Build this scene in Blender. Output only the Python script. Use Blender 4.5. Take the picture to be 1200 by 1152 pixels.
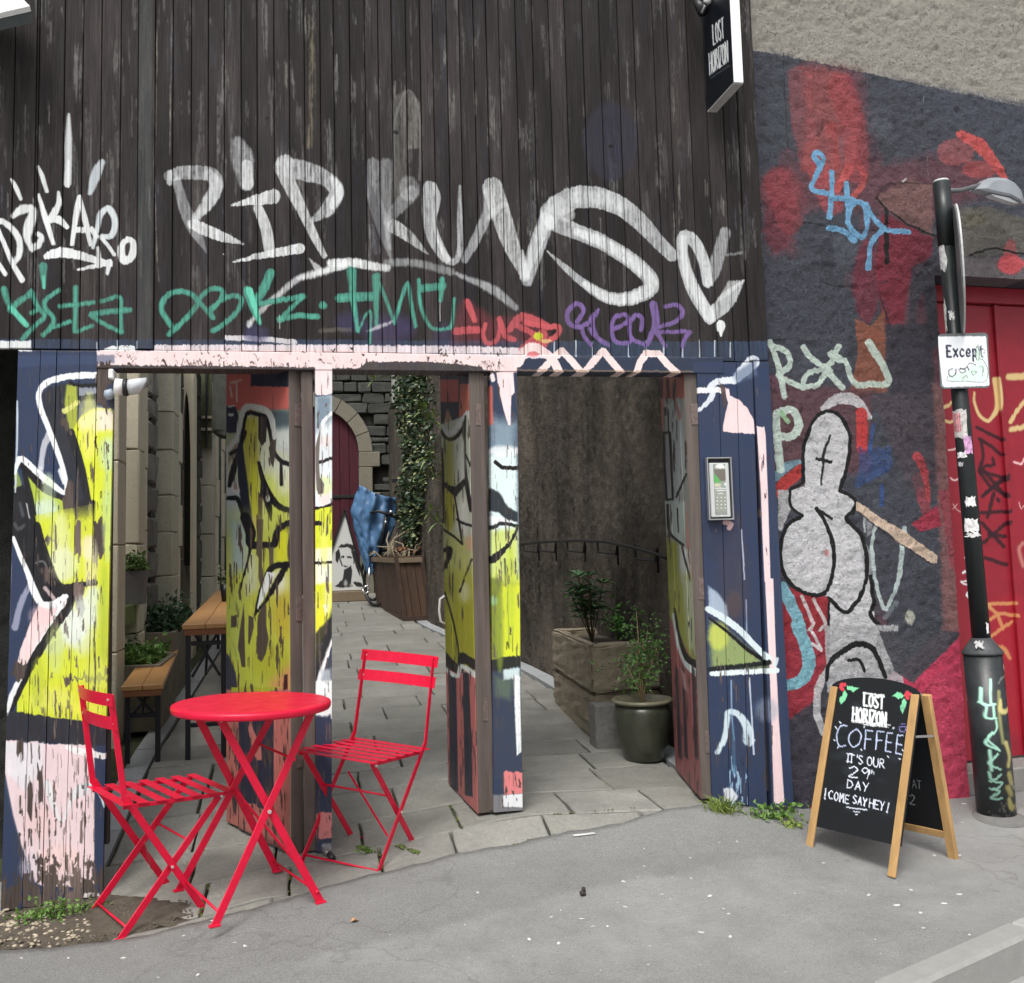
import bpy, bmesh, random
import numpy as np
from math import *
from mathutils import Vector, Matrix
random.seed(11); rng = np.random.default_rng(5)
SC = bpy.context.scene; COL = SC.collection
for o in list(bpy.data.objects): bpy.data.objects.remove(o)

# ---------------------------------------------------------------- camera, world, sun, exposure
F, CX, CY = 1180., 600., 530.          # focal length and principal point in photo pixels (1200 x 1152, cropped picture)
def nrm(v): v = np.array(v, float); return v/np.linalg.norm(v)
UP = nrm((260-CX, CY+12300, -F)); YAW = radians(11.5)
_f = np.array([0, 0, -1.]); _fh = nrm(_f-UP*np.dot(_f, UP)); _r = np.cross(_fh, UP)
RM = np.array([_r*cos(YAW)+_fh*sin(YAW), _fh*cos(YAW)-_r*sin(YAW), UP])   # camera axes -> world axes
CAMP = np.array([0, -4.45, 1.32])
cam = bpy.data.cameras.new('camera'); cam.sensor_width = 36; cam.sensor_fit = 'HORIZONTAL'
cam.lens = 36*F/1200; cam.shift_y = -(576-CY)/1200; cam.clip_start = .05; cam.clip_end = 500
camo = bpy.data.objects.new('camera', cam); COL.objects.link(camo)
mw = Matrix.Identity(4)
for i in range(3):
    for j in range(3): mw[i][j] = RM[i][j]
    mw[i][3] = CAMP[i]
camo.matrix_world = mw; SC.camera = camo

W = bpy.data.worlds.new('World'); SC.world = W; W.use_nodes = True
nt = W.node_tree; bg = nt.nodes['Background']
sky = nt.nodes.new('ShaderNodeTexSky'); sky.sky_type = 'NISHITA'; sky.sun_disc = False
SUN_EL, SUN_AZ = radians(58), radians(205)      # azimuth clockwise from +Y: behind the photographer, a little to the left
sky.sun_elevation = SUN_EL; sky.sun_rotation = SUN_AZ; sky.air_density = 1.2; sky.dust_density = 6; sky.ozone_density = 1
hs = nt.nodes.new('ShaderNodeHueSaturation'); hs.inputs['Saturation'].default_value = .25
nt.links.new(sky.outputs[0], hs.inputs['Color']); nt.links.new(hs.outputs[0], bg.inputs[0])
bg.inputs[1].default_value = .145
sl = bpy.data.lights.new('sun', 'SUN'); sl.energy = 1.35; sl.angle = radians(20); sl.color = (1, .97, .93)
so = bpy.data.objects.new('sun', sl); COL.objects.link(so)
sd = Vector((sin(SUN_AZ)*cos(SUN_EL), cos(SUN_AZ)*cos(SUN_EL), sin(SUN_EL)))
so.rotation_euler = sd.to_track_quat('Z', 'Y').to_euler(); so.location = (-3, -8, 9)
SC.view_settings.view_transform = 'Standard'; SC.view_settings.look = 'None'
SC.view_settings.gamma = 1; SC.view_settings.exposure = 0.4; SC.view_settings.use_curve_mapping = False
SC.cycles.max_bounces = 8; SC.cycles.diffuse_bounces = 6

# ---------------------------------------------------------------- measuring the place (photo pixel -> ray -> real surface)
def ray(px, py): return RM@np.array([px-CX, -(py-CY), -F])
def hit(px, py, p0, n):
    d = ray(px, py); n = np.array(n, float); return CAMP+d*(np.dot(np.array(p0)-CAMP, n)/np.dot(d, n))
def fac(px, py, y=0.): return hit(px, py, (0, y, 0), (0, 1, 0))
def Xat(px, y, py=600): return fac(px, py, y)[0]
def Zat(px, py, y): return fac(px, py, y)[2]
def pr(p):
    v = RM.T@(np.array(p, float)-CAMP); return (CX+F*v[0]/-v[2], CY-F*v[1]/-v[2])
XA = [-4, -1.5, -.8, .07, .9, 1.75, 2.2, 3.3, 6]
ZA = [-.12, -.1, -.05, .052, .165, .125, .04, .0, -.02]
XB = [-4, -1.5, -.6, -.2, .2, .9, 1.8, 2.3, 6]
ZB = [-.12, -.1, -.065, .02, .03, .06, .02, -.035, -.04]
def G(x, y):                            # height of the ground
    a = np.interp(x, XA, ZA); b = np.interp(x, XB, ZB)
    if y >= 0:
        c = .14 if x < 2.25 else .0
        t = min(y/1.5, 1); return a*(1-t)+c*t+.04*max(0, y-.6)
    if y > -.5: t = -y/.5; t = t*t*(3-2*t); return a*(1-t)+b*t
    t = min((-y-.5)/1.2, 1); return b*(1-t)+(-.04)*t
def gp(px, py):                         # pixel -> point on the ground
    z = .05
    for _ in range(30):
        p = hit(px, py, (0, 0, z), (0, 0, 1)); z = .5*z+.5*G(p[0], p[1])
    return p

# ---------------------------------------------------------------- objects
MAT = {}; WM = {}
def empty(name, label, cat, loc=(0, 0, 0), R=None, group=None, kind=None):
    o = bpy.data.objects.new(name, None); COL.objects.link(o); o.empty_display_size = .1
    M = Matrix.Translation(Vector([float(c) for c in loc]))
    if R is not None: M = M@R.to_4x4()
    o.matrix_world = M; WM[o] = M
    if label: o['label'] = label
    if cat: o['category'] = cat
    if group: o['group'] = group
    if kind: o['kind'] = kind
    return o
def tag(o, label=None, cat=None, group=None, kind=None):
    for k, v in (('label', label), ('category', cat), ('group', group), ('kind', kind)):
        if v: o[k] = v
    return o
def add(name, data, mat, parent=None, smooth=False, loc=None, own=None):
    """data = (verts, faces) in world coordinates; own = world matrix of the object's own axes"""
    me = bpy.data.meshes.new(name); v, f = data
    L = Vector((0, 0, 0))
    if own is not None:
        Mi = own.inverted(); me.from_pydata([tuple(Mi@Vector([float(c) for c in p])) for p in v], [], f); me.update(); me.materials.append(mat)
        o = bpy.data.objects.new(name, me); COL.objects.link(o); WM[o] = own
        if parent is not None: o.parent = parent; o.matrix_local = WM[parent].inverted()@own
        else: o.matrix_world = own
        if smooth:
            for p in me.polygons: p.use_smooth = True
        return o
    if parent is None and loc is not None: L = Vector([float(c) for c in loc])
    M = WM[parent].inverted() if parent is not None else Matrix.Translation(-L)
    me.from_pydata([tuple(M@Vector([float(c) for c in p])) for p in v], [], f); me.update()
    me.materials.append(mat)
    if smooth:
        for p in me.polygons: p.use_smooth = True
    o = bpy.data.objects.new(name, me); COL.objects.link(o)
    if parent is not None: o.parent = parent; WM[o] = WM[parent]
    else: o.location = L; WM[o] = Matrix.Translation(L)
    return o
def merge(*ds):
    V, Fc = [], []
    for v, f in ds:
        n = len(V); V += list(v); Fc += [tuple(i+n for i in q) for q in f]
    return V, Fc
def box(x0, x1, y0, y1, z0, z1, b=0.):
    if b <= 0:
        v = [(x0, y0, z0), (x1, y0, z0), (x1, y1, z0), (x0, y1, z0), (x0, y0, z1), (x1, y0, z1), (x1, y1, z1), (x0, y1, z1)]
        return v, [(0, 3, 2, 1), (4, 5, 6, 7), (0, 1, 5, 4), (1, 2, 6, 5), (2, 3, 7, 6), (3, 0, 4, 7)]
    b = min(b, .45*min(abs(x1-x0), abs(y1-y0), abs(z1-z0)))
    v = []; idx = {}
    for sx in (0, 1):
        for sy in (0, 1):
            for sz in (0, 1):
                X, Y, Z = (x0, x1)[sx], (y0, y1)[sy], (z0, z1)[sz]; dx, dy, dz = (b, -b)[sx], (b, -b)[sy], (b, -b)[sz]
                for k, p in enumerate(((X, Y+dy, Z+dz), (X+dx, Y, Z+dz), (X+dx, Y+dy, Z))):
                    idx[(sx, sy, sz, k)] = len(v); v.append(p)
    f = []
    def q(*ks, flip=False): t = tuple(idx[k] for k in ks); f.append(t[::-1] if flip else t)
    for s in (0, 1):
        q((s, 0, 0, 0), (s, 1, 0, 0), (s, 1, 1, 0), (s, 0, 1, 0), flip=(s == 0))
        q((0, s, 0, 1), (1, s, 0, 1), (1, s, 1, 1), (0, s, 1, 1), flip=(s == 1))
        q((0, 0, s, 2), (1, 0, s, 2), (1, 1, s, 2), (0, 1, s, 2), flip=(s == 0))
    for a in (0, 1):
        for c in (0, 1):
            q((a, c, 0, 0), (a, c, 1, 0), (a, c, 1, 1), (a, c, 0, 1), flip=(a == c))
            q((a, 0, c, 0), (a, 1, c, 0), (a, 1, c, 2), (a, 0, c, 2), flip=(a != c))
            q((0, a, c, 1), (1, a, c, 1), (1, a, c, 2), (0, a, c, 2), flip=(a == c))
    for a in (0, 1):
        for c in (0, 1):
            for d in (0, 1): q((a, c, d, 0), (a, c, d, 1), (a, c, d, 2), flip=((a+c+d) % 2 == 1))
    return v, f
def xf(data, M): return [tuple(M@Vector([float(c) for c in p])) for p in data[0]], data[1]
def frame(a, b, up=(0, 0, 1)):
    a = Vector([float(c) for c in a]); b = Vector([float(c) for c in b]); d = (b-a); L = d.length; d.normalize()
    u = Vector(up); s = d.cross(u)
    if s.length < 1e-4: s = d.cross(Vector((0, 1, 0)))
    s.normalize(); t = s.cross(d)
    M = Matrix(((d.x, s.x, t.x, a.x), (d.y, s.y, t.y, a.y), (d.z, s.z, t.z, a.z), (0, 0, 0, 1)))
    return M, L
def bar(a, b, w, t, up=(0, 0, 1), bev=.002):     # flat bar; w along the side vector, t along 'up'
    M, L = frame(a, b, up); return xf(box(0, L, -w/2, w/2, -t/2, t/2, bev), M)
def tube(pts, r, n=8, caps=True):
    pts = [Vector([float(c) for c in p]) for p in pts]; rs = r if isinstance(r, (list, tuple)) else [r]*len(pts)
    V, Fc = [], []; prev = None
    for i, p in enumerate(pts):
        d = (pts[min(i+1, len(pts)-1)]-pts[max(i-1, 0)])
        if d.length < 1e-9: d = Vector((0, 0, 1))
        d.normalize()
        if prev is None: s = d.cross(Vector((0, 0, 1)) if abs(d.z) < .9 else Vector((1, 0, 0)))
        else: s = prev-d*prev.dot(d)
        s.normalize(); prev = s; t = d.cross(s)
        for k in range(n):
            a = 2*pi*k/n; V.append(tuple(p+(s*cos(a)+t*sin(a))*rs[i]))
    for i in range(len(pts)-1):
        for k in range(n):
            k2 = (k+1) % n; Fc.append((i*n+k, i*n+k2, (i+1)*n+k2, (i+1)*n+k))
    if caps: Fc += [tuple(range(n))[::-1], tuple((len(pts)-1)*n+k for k in range(n))]
    return V, Fc
def lathe(prof, c, n=32, axis=None):
    V, Fc = [], []
    for r, z in prof:
        for k in range(n): a = 2*pi*k/n; V.append((c[0]+r*cos(a), c[1]+r*sin(a), c[2]+z))
    for i in range(len(prof)-1):
        for k in range(n):
            k2 = (k+1) % n; Fc.append((i*n+k, i*n+k2, (i+1)*n+k2, (i+1)*n+k))
    if prof[0][0] > 1e-6: Fc.append(tuple(range(n))[::-1])
    if prof[-1][0] > 1e-6: Fc.append(tuple((len(prof)-1)*n+k for k in range(n)))
    return V, Fc
def prism(poly, d0, d1, M):                      # outline in local (x, z), extruded along local y
    n = len(poly); V = [(x, d0, z) for x, z in poly]+[(x, d1, z) for x, z in poly]
    Fc = [tuple(range(n)), tuple(range(2*n-1, n-1, -1))]+[(i, i+n, (i+1) % n+n, (i+1) % n) for i in range(n)]
    return xf((V, Fc), M)

# ---------------------------------------------------------------- materials
def srgb(c): return tuple((x/255/12.92 if x/255 <= .04045 else ((x/255+.055)/1.055)**2.4) for x in c[:3])
class NT:
    def __init__(s, name):
        m = bpy.data.materials.new(name); m.use_nodes = True; s.m = m; s.t = m.node_tree; s.b = s.t.nodes['Principled BSDF']
    def n(s, typ, **kw):
        o = s.t.nodes.new(typ)
        for k, v in kw.items():
            if k in o.inputs.keys(): o.inputs[k].default_value = v
            else: setattr(o, k, v)
        return o
    def l(s, a, b): s.t.links.new(a, b)
    def coords(s, ref=None, scale=(1, 1, 1)):
        tc = s.n('ShaderNodeTexCoord'); 
        if ref is not None: tc.object = ref
        mp = s.n('ShaderNodeMapping'); mp.inputs['Scale'].default_value = scale
        s.l(tc.outputs['Object'], mp.inputs[0]); return mp.outputs[0]
    def noise(s, vec, scale, detail=4, rough=.6, lo=.3, hi=.7, a=0., b=1.):
        t = s.n('ShaderNodeTexNoise'); t.inputs['Scale'].default_value = scale; t.inputs['Detail'].default_value = detail
        t.inputs['Roughness'].default_value = rough; s.l(vec, t.inputs['Vector'])
        r = s.n('ShaderNodeMapRange'); s.l(t.outputs[0], r.inputs[0])
        for i, v in enumerate((lo, hi, a, b)): r.inputs[i+1].default_value = v
        return r.outputs[0]
    def mix(s, fac_, a, b, typ='MIX'):
        x = s.n('ShaderNodeMix'); x.data_type = 'RGBA'; x.blend_type = typ; x.clamp_factor = True
        for sock, v in ((x.inputs[0], fac_), (x.inputs[6], a), (x.inputs[7], b)):
            if isinstance(v, (int, float)): sock.default_value = v
            elif isinstance(v, tuple): sock.default_value = (*v[:3], 1)
            else: s.l(v, sock)
        return x.outputs[2]
    def math(s, op, a, b=None):
        x = s.n('ShaderNodeMath'); x.operation = op
        for i, v in enumerate((a, b)):
            if v is None: continue
            if isinstance(v, (int, float)): x.inputs[i].default_value = v
            else: s.l(v, x.inputs[i])
        return x.outputs[0]
    def bump(s, h, strength=.3, dist=.01):
        b = s.n('ShaderNodeBump'); b.inputs['Strength'].default_value = strength; b.inputs['Distance'].default_value = dist
        s.l(h, b.inputs['Height']); s.l(b.outputs[0], s.b.inputs['Normal'])
    def rnd(s): return s.n('ShaderNodeObjectInfo').outputs['Random']
    def out(s, col=None, rough=.7, metal=0., spec=.4):
        if col is not None:
            if isinstance(col, tuple): s.b.inputs['Base Color'].default_value = (*col[:3], 1)
            else: s.l(col, s.b.inputs['Base Color'])
        if isinstance(rough, (int, float)): s.b.inputs['Roughness'].default_value = rough
        else: s.l(rough, s.b.inputs['Roughness'])
        s.b.inputs['Metallic'].default_value = metal; s.b.inputs['Specular IOR Level'].default_value = spec
        return s.m
def simple(name, c, rough=.6, metal=0., var=.15, sc=8, spec=.4, bump=.0, stretch=(1, 1, 1)):
    m = NT(name); v = m.coords(scale=stretch); n = m.noise(v, sc)
    col = m.mix(n, tuple(x*(1-var) for x in c), tuple(min(1, x*(1+var)) for x in c))
    r = m.rnd(); col = m.mix(m.math('MULTIPLY', r, .25), col, tuple(x*.75 for x in c))
    if bump: m.bump(m.noise(v, sc*4, 6, .7, 0, 1), bump, .005)
    return m.out(col, rough, metal, spec)
def wood_base(m, v, dark, light, rnd=True):
    """weathered timber; v = coordinates with z along the grain"""
    mp = m.n('ShaderNodeMapping'); mp.inputs['Scale'].default_value = (1, 1, .035); m.l(v, mp.inputs[0])
    if rnd:
        ad = m.n('ShaderNodeVectorMath'); ad.operation = 'ADD'; cb = m.n('ShaderNodeCombineXYZ'); r = m.math('MULTIPLY', m.rnd(), 37.)
        m.l(r, cb.inputs[0]); m.l(r, cb.inputs[2]); m.l(mp.outputs[0], ad.inputs[0]); m.l(cb.outputs[0], ad.inputs[1]); g = ad.outputs[0]
    else: g = mp.outputs[0]
    fine = m.noise(g, 160, 5, .75, .25, .8)
    mp2 = m.n('ShaderNodeMapping'); mp2.inputs['Scale'].default_value = (3.5, 3.5, .5); m.l(v, mp2.inputs[0])
    big = m.noise(mp2.outputs[0], 2.2, 5, .65, .42, .75)
    w = m.n('ShaderNodeTexWave'); w.wave_type = 'BANDS'; w.bands_direction = 'X'; w.inputs['Scale'].default_value = 22
    w.inputs['Distortion'].default_value = 9; w.inputs['Detail'].default_value = 3; w.inputs['Detail Scale'].default_value = 1.2; m.l(g, w.inputs['Vector'])
    c = m.mix(fine, dark, light)
    c = m.mix(m.math('MULTIPLY', w.outputs[1], .35), c, dark)
    c = m.mix(m.math('MULTIPLY', m.math('MULTIPLY', big, fine), .85), c, tuple(x*2.6 for x in light))
    if rnd:
        rr = m.n('ShaderNodeMapRange'); m.l(m.rnd(), rr.inputs[0]); rr.inputs[3].default_value = .55; rr.inputs[4].default_value = 1.3
        vm = m.n('ShaderNodeVectorMath'); vm.operation = 'SCALE'; m.l(c, vm.inputs[0]); m.l(rr.outputs[0], vm.inputs[3]); c = vm.outputs[0]
    return c, fine, g
# ---------------------------------------------------------------- spray paint, chalk and print: painted with numpy on the real planes
def smooth_noise(h, w, ny, nx, seed=0):
    g = np.random.default_rng(seed).random((ny+2, nx+2)).astype(np.float32)
    y = np.linspace(0, ny, h); x = np.linspace(0, nx, w); yi = y.astype(int); xi = x.astype(int)
    fy = (y-yi)[:, None]; fx = (x-xi)[None]; fy = fy*fy*(3-2*fy); fx = fx*fx*(3-2*fx)
    a = g[yi][:, xi]; b = g[yi][:, xi+1]; c = g[yi+1][:, xi]; d = g[yi+1][:, xi+1]
    return (a*(1-fx)+b*fx)*(1-fy)+(c*(1-fx)+d*fx)*fy
def cr(pts, n=7):                        # Catmull-Rom through the points
    P = np.array(pts, float)
    if len(P) < 3: return P
    Q = np.vstack([2*P[0]-P[1], P, 2*P[-1]-P[-2]]); out = []
    for i in range(1, len(Q)-2):
        for t in np.linspace(0, 1, n, endpoint=False):
            out.append(.5*((2*Q[i])+(-Q[i-1]+Q[i+1])*t+(2*Q[i-1]-5*Q[i]+4*Q[i+1]-Q[i+2])*t*t+(-Q[i-1]+3*Q[i]-3*Q[i+1]+Q[i+2])*t**3))
    out.append(Q[-2]); return np.array(out)
WHT = (236, 240, 240); BLK = (14, 15, 18)
class Canvas:
    def __init__(s, org, ex, ez, a0, a1, b0, b1, ppm, grit=.0, seed=1):
        s.org, s.ex, s.ez = [np.array(v, float) for v in (org, ex, ez)]; s.r = (a0, a1, b0, b1); s.ppm = ppm; s.nv = np.cross(s.ez, s.ex)
        s.w, s.h = int((a1-a0)*ppm), int((b1-b0)*ppm)
        a = np.linspace(a0, a1, s.w)[None, :, None]; b = np.linspace(b0, b1, s.h)[:, None, None]
        v = ((s.org+a*s.ex+b*s.ez)-CAMP)@RM
        s.U = (CX+F*v[..., 0]/-v[..., 2]).astype(np.float32); s.V = (CY-F*v[..., 1]/-v[..., 2]).astype(np.float32)
        s.c = np.zeros((s.h, s.w, 3), np.float32); s.a = np.zeros((s.h, s.w), np.float32)
        k = max(2, int(s.w/2.2)); s.st = (.65*smooth_noise(s.h, s.w, max(2, s.h//60), k, seed)+.35*smooth_noise(s.h, s.w, max(2, s.h//9), k, seed+1))
        s.gr = smooth_noise(s.h, s.w, max(2, int(s.h/2.5)), k, seed+2)*.6+smooth_noise(s.h, s.w, s.h//9+2, s.w//9+2, seed+3)*.4
        s.jag = smooth_noise(s.h, s.w, max(2, s.h//40), max(2, int(s.w/2.6)), seed+7)+.5*smooth_noise(s.h, s.w, max(2, s.h//12), max(2, int(s.w/6)), seed+8)-.75
        s.K = (0, 0, 1.); s.wob = 1.6; s.grit = grit
    def k(s, ox, oy, sc): s.K = (ox, oy, sc); return s
    def T(s, pts): return [(s.K[0]+x/s.K[2], s.K[1]+y/s.K[2]) for x, y in pts]
    def sl(s, P, pad):
        x0, y0 = P.min(0)-pad; x1, y1 = P.max(0)+pad; A, B = [], []
        for x in np.linspace(x0, x1, 4):
            for y in np.linspace(y0, y1, 4):
                p = hit(x, y, s.org, s.nv)-s.org; A.append(p@s.ex); B.append(p@s.ez)
        i0 = int(np.clip((min(A)-s.r[0])*s.ppm-1, 0, s.w)); i1 = int(np.clip((max(A)-s.r[0])*s.ppm+2, 0, s.w))
        j0 = int(np.clip((min(B)-s.r[2])*s.ppm-1, 0, s.h)); j1 = int(np.clip((max(B)-s.r[2])*s.ppm+2, 0, s.h))
        return (slice(j0, j1), slice(i0, i1)) if i1 > i0 and j1 > j0 else None
    def over(s, q, cov, col, al=1.):
        if s.grit and al > 0: c0 = cov/al; cov = al*np.where(c0 > .002, np.clip(c0*(1+s.grit)-s.gr[q]*s.grit, 0, 1), 0)
        a = s.a[q]; na = cov+a*(1-cov); c = np.array(col, np.float32)/255
        w = np.where(na > 1e-4, cov/np.maximum(na, 1e-4), 0)[..., None]
        s.c[q] = s.c[q]*(1-w)+c*w; s.a[q] = na
    def seg(s, q, P, Wd, U=None, V=None):
        if U is None: U, V = s.U[q]+s.jag[q]*s.wob*.5, s.V[q]+s.jag[q]*s.wob
        d = np.full(U.shape, 1e9, np.float32)
        for i in range(len(P)-1):
            ax, ay = P[i]; bx, by = P[i+1]; dx, dy = bx-ax, by-ay; L = dx*dx+dy*dy+1e-9
            t = np.clip(((U-ax)*dx+(V-ay)*dy)/L, 0, 1)
            d = np.minimum(d, np.hypot(U-ax-t*dx, V-ay-t*dy)-(Wd[i]*(1-t)+Wd[i+1]*t))
        return d
    def stroke(s, pts, w, col=WHT, al=1., soft=1.6, dry=.0, fade=None, sm=True):
        if .3 <= dry < .7: al = min(1., al*1.22)
        P = np.array(s.T(pts)); Wd = np.atleast_1d(np.array(w, float))/s.K[2]/2
        if len(Wd) == 1: Wd = np.repeat(Wd, len(P))
        elif len(Wd) != len(P): Wd = np.interp(np.linspace(0, 1, len(P)), np.linspace(0, 1, len(Wd)), Wd)
        if sm and len(P) > 2:
            Q = cr(np.column_stack([P, Wd])); P, Wd = Q[:, :2], np.maximum(Q[:, 2], .2)
        q = s.sl(P, Wd.max()+soft+1)
        if q is None: return s
        d = s.seg(q, P, Wd); t = np.clip((soft*.5-d)/soft, 0, 1); cov = t*t*(3-2*t)*al
        if dry: cov = cov*np.clip(1-dry*1.5*np.clip(s.st[q]*1.25-.18, 0, 1), 0, 1)
        s.over(q, cov, col, al); return s
    def poly(s, pts, col=WHT, al=1., soft=1.2, dry=.0, erase=False, sm=False, top=0, jag=None):
        P = np.array(s.T(pts)); 
        if sm: P = cr(np.vstack([P, P[:1]]))[:-1]
        if jag is None: jag = 11 if erase else 0
        q = s.sl(P, soft+1+jag)
        if q is None: return s
        U, V = s.U[q], s.V[q]
        if not jag: jag = s.wob*.8
        if jag: V = V+jag*s.jag[q]*1.3; U = U+jag*.12*s.jag[q]
        ins = np.zeros(U.shape, bool); n = len(P)
        for i in range(n):
            x0, y0 = P[i]; x1, y1 = P[(i+1) % n]
            if y0 != y1: ins ^= ((y0 > V) != (y1 > V)) & (U < (x1-x0)*(V-y0)/(y1-y0)+x0)
        d = s.seg(q, np.vstack([P, P[:1]]), np.zeros(n+1), U, V); d = np.where(ins, -d, d)
        t = np.clip((soft*.5-d)/soft, 0, 1); cov = t*t*(3-2*t)*al
        if top: cov = cov*np.clip((s.V[q]-P[:, 1].min())/top, 0, 1)
        if dry: cov = cov*np.clip(1-dry*1.5*np.clip(s.st[q]*1.25-.18, 0, 1), 0, 1)
        if erase: s.a[q] *= 1-cov
        else: s.over(q, cov, col, al)
        return s
    def blob(s, x, y, rx, ry, col=WHT, al=1., soft=None, dry=0.):
        return s.poly([(x+rx*cos(t), y+ry*sin(t)) for t in np.linspace(0, 2*pi, 18, endpoint=False)], col, al, soft or min(rx, ry)/s.K[2]*1.6, dry)
    def fill(s, col, al=1.): g = s.grit; s.grit = 0; s.over((slice(None), slice(None)), np.full(s.a.shape, al, np.float32), col); s.grit = g; return s
    def chips(s, pts, n, w, h, col=None, seed=0):
        """flakes of missing paint, upright and ragged, inside the polygon pts; col None bares the wood"""
        r = random.Random(seed); P = np.array(pts, float); x0, y0 = P.min(0); x1, y1 = P.max(0); k = 0; tries = 0
        while k < n and tries < n*30:
            tries += 1; x = r.uniform(x0, x1); y = r.uniform(y0, y1); c = False
            for i in range(len(P)):
                a, b = P[i], P[(i+1) % len(P)]
                if a[1] != b[1] and ((a[1] > y) != (b[1] > y)) and x < (b[0]-a[0])*(y-a[1])/(b[1]-a[1])+a[0]: c = not c
            if not c: continue
            ww = w*r.uniform(.3, 1.3)*r.random(); hh = h*r.uniform(.2, 1.3); m = 5
            L = [(x-ww*r.uniform(.25, .75), y+hh*(i/m-.5)+r.uniform(-.1, .1)*hh) for i in range(m+1)]
            R = [(x+ww*r.uniform(.25, .75), y+hh*(i/m-.5)+r.uniform(-.1, .1)*hh) for i in range(m, -1, -1)]
            q = L+R
            if col is None: s.poly(q, erase=True, soft=.8, jag=9)
            else: s.poly(q, col, soft=.8, jag=9)
            k += 1
        return s
    def image(s, name):
        im = bpy.data.images.new(name, s.w, s.h, alpha=True); im.alpha_mode = 'STRAIGHT'
        px = np.ones((s.h, s.w, 4), np.float32); px[..., :3] = np.clip(s.c, 0, 1); px[..., 3] = np.clip(s.a, 0, 1)
        im.pixels.foreach_set(px.ravel()); im.update(); im.pack(); return im
def paint_nodes(m, cv, im, ref):
    v = m.coords(ref); sp = m.n('ShaderNodeSeparateXYZ'); m.l(v, sp.inputs[0]); cb = m.n('ShaderNodeCombineXYZ')
    for i, (o, lo, hi) in enumerate(((0, cv.r[0], cv.r[1]), (2, cv.r[2], cv.r[3]))):
        m.l(m.math('DIVIDE', m.math('SUBTRACT', sp.outputs[o], lo), hi-lo), cb.inputs[i])
    t = m.n('ShaderNodeTexImage'); t.image = im; t.extension = 'CLIP'; m.l(cb.outputs[0], t.inputs[0]); return t, v

def painted_wood(name, cv, ref, dark, light, wear=.5, rough=.75, bump=.35, brd=.0):
    m = NT(name); im = cv.image(name); t, v = paint_nodes(m, cv, im, ref)
    base, fine, g = wood_base(m, v, dark, light)
    k = m.noise(g, 90, 3, .7, .25, .55, 1-wear, 1)         # paint catches on the grain
    al = m.math('MULTIPLY', t.outputs[1], m.math('MULTIPLY', k, m.math('SUBTRACT', 1, m.math('MULTIPLY', m.rnd(), brd))))
    dirt = m.noise(v, 5, 5, .7, .35, .8, 1, .8)
    pc = m.mix(m.math('MULTIPLY', m.math('SUBTRACT', 1, dirt), 1.), t.outputs[0], (.09, .08, .07))
    m.bump(fine, bump, .004); r = m.n('ShaderNodeMapRange'); m.l(al, r.inputs[0]); r.inputs[3].default_value = rough; r.inputs[4].default_value = .42
    return m.out(m.mix(al, base, pc), r.outputs[0], 0, .22)

# ---- the timber front (plane y = 0) -------------------------------------------------
FC = Canvas((0, 0, 0), (1, 0, 0), (0, 0, 1), -1.42, 2.3, -.2, 4.15, 420, .35)
c = FC; TEAL = (104, 206, 178); TL2 = (74, 150, 132); PNK = (238, 214, 212); NVY = (46, 59, 86); LIM = (214, 224, 56); BRN = (92, 80, 76)
# band at the foot of the boards
c.k(0, 0, 1).poly([(-30, 397), (905, 400), (905, 424), (-30, 412)], (54, 72, 98), .8, 2, .4)
c.poly([(-30, 400), (36, 399), (36, 411), (-30, 411)], WHT, .95, 2).poly([(122, 408), (130, 405), (158, 405), (158, 411), (122, 411)], WHT, 1, 1)
c.poly([(180, 404), (360, 404), (540, 405), (640, 409), (640, 421), (180, 412)], (236, 224, 228), .95, 2)
c.stroke([(266, 396), (300, 397), (345, 401)], 6, (226, 222, 226), .9)
c.blob(300, 392, 14, 10, (60, 60, 100), .6).blob(455, 385, 30, 16, (62, 54, 92), .7).blob(410, 378, 16, 12, (56, 52, 88), .6).blob(520, 392, 12, 12, (60, 56, 92), .5)
for i, x in enumerate((18, 36, 113, 137, 160, 650, 675, 695, 737, 757, 778, 800, 820, 838, 856)): c.stroke([(x, 399+(i % 3)), (x, 418)], 1.6, (214, 222, 230), .8, 1)
# pink / white / black tag left: I K A R o
c.k(0, 200, 5)
c.stroke([(-60, 330), (0, 295), (60, 330), (108, 400), (112, 480), (80, 545)], [30, 34, 34, 36, 34, 24], WHT, .95, 3)
c.stroke([(-20, 330), (20, 420), (70, 540), (128, 640)], [26, 26, 28, 34], WHT, 1, 1.5); c.stroke([(-30, 520), (0, 560), (30, 606)], 26, WHT, 1, 2)
c.stroke([(68, 52), (90, 95), (120, 165)], [16, 26, 20], WHT, .95, 2); c.stroke([(222, -25), (245, 30), (272, 118)], [14, 26, 22], WHT, .95, 2)
c.stroke([(402, -330), (400, -180), (395, 70)], [14, 38, 42], WHT, .8, 4); c.stroke([(395, -60), (392, 80)], [20, 34], WHT, 1, 2.5)
c.stroke([(592, -50), (560, 20), (525, 130)], [40, 62, 24], (214, 224, 230), .85, 4)
c.stroke([(75, 262), (130, 225), (192, 235), (165, 330), (160, 400), (190, 465)], [28, 50, 44, 60, 40, 24], WHT, .95, 4)
c.stroke([(185, 455), (225, 430), (240, 390), (222, 370)], [34, 40, 32, 26], WHT, .9, 3)
c.stroke([(224, 140), (262, 270), (310, 425)], [16, 34, 24], WHT, 1, 2); c.stroke([(343, 128), (340, 200), (292, 285)], [16, 34, 40], WHT, .95, 2); c.stroke([(300, 285), (340, 285), (388, 325)], [40, 44, 26], WHT, .95, 2)
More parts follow.
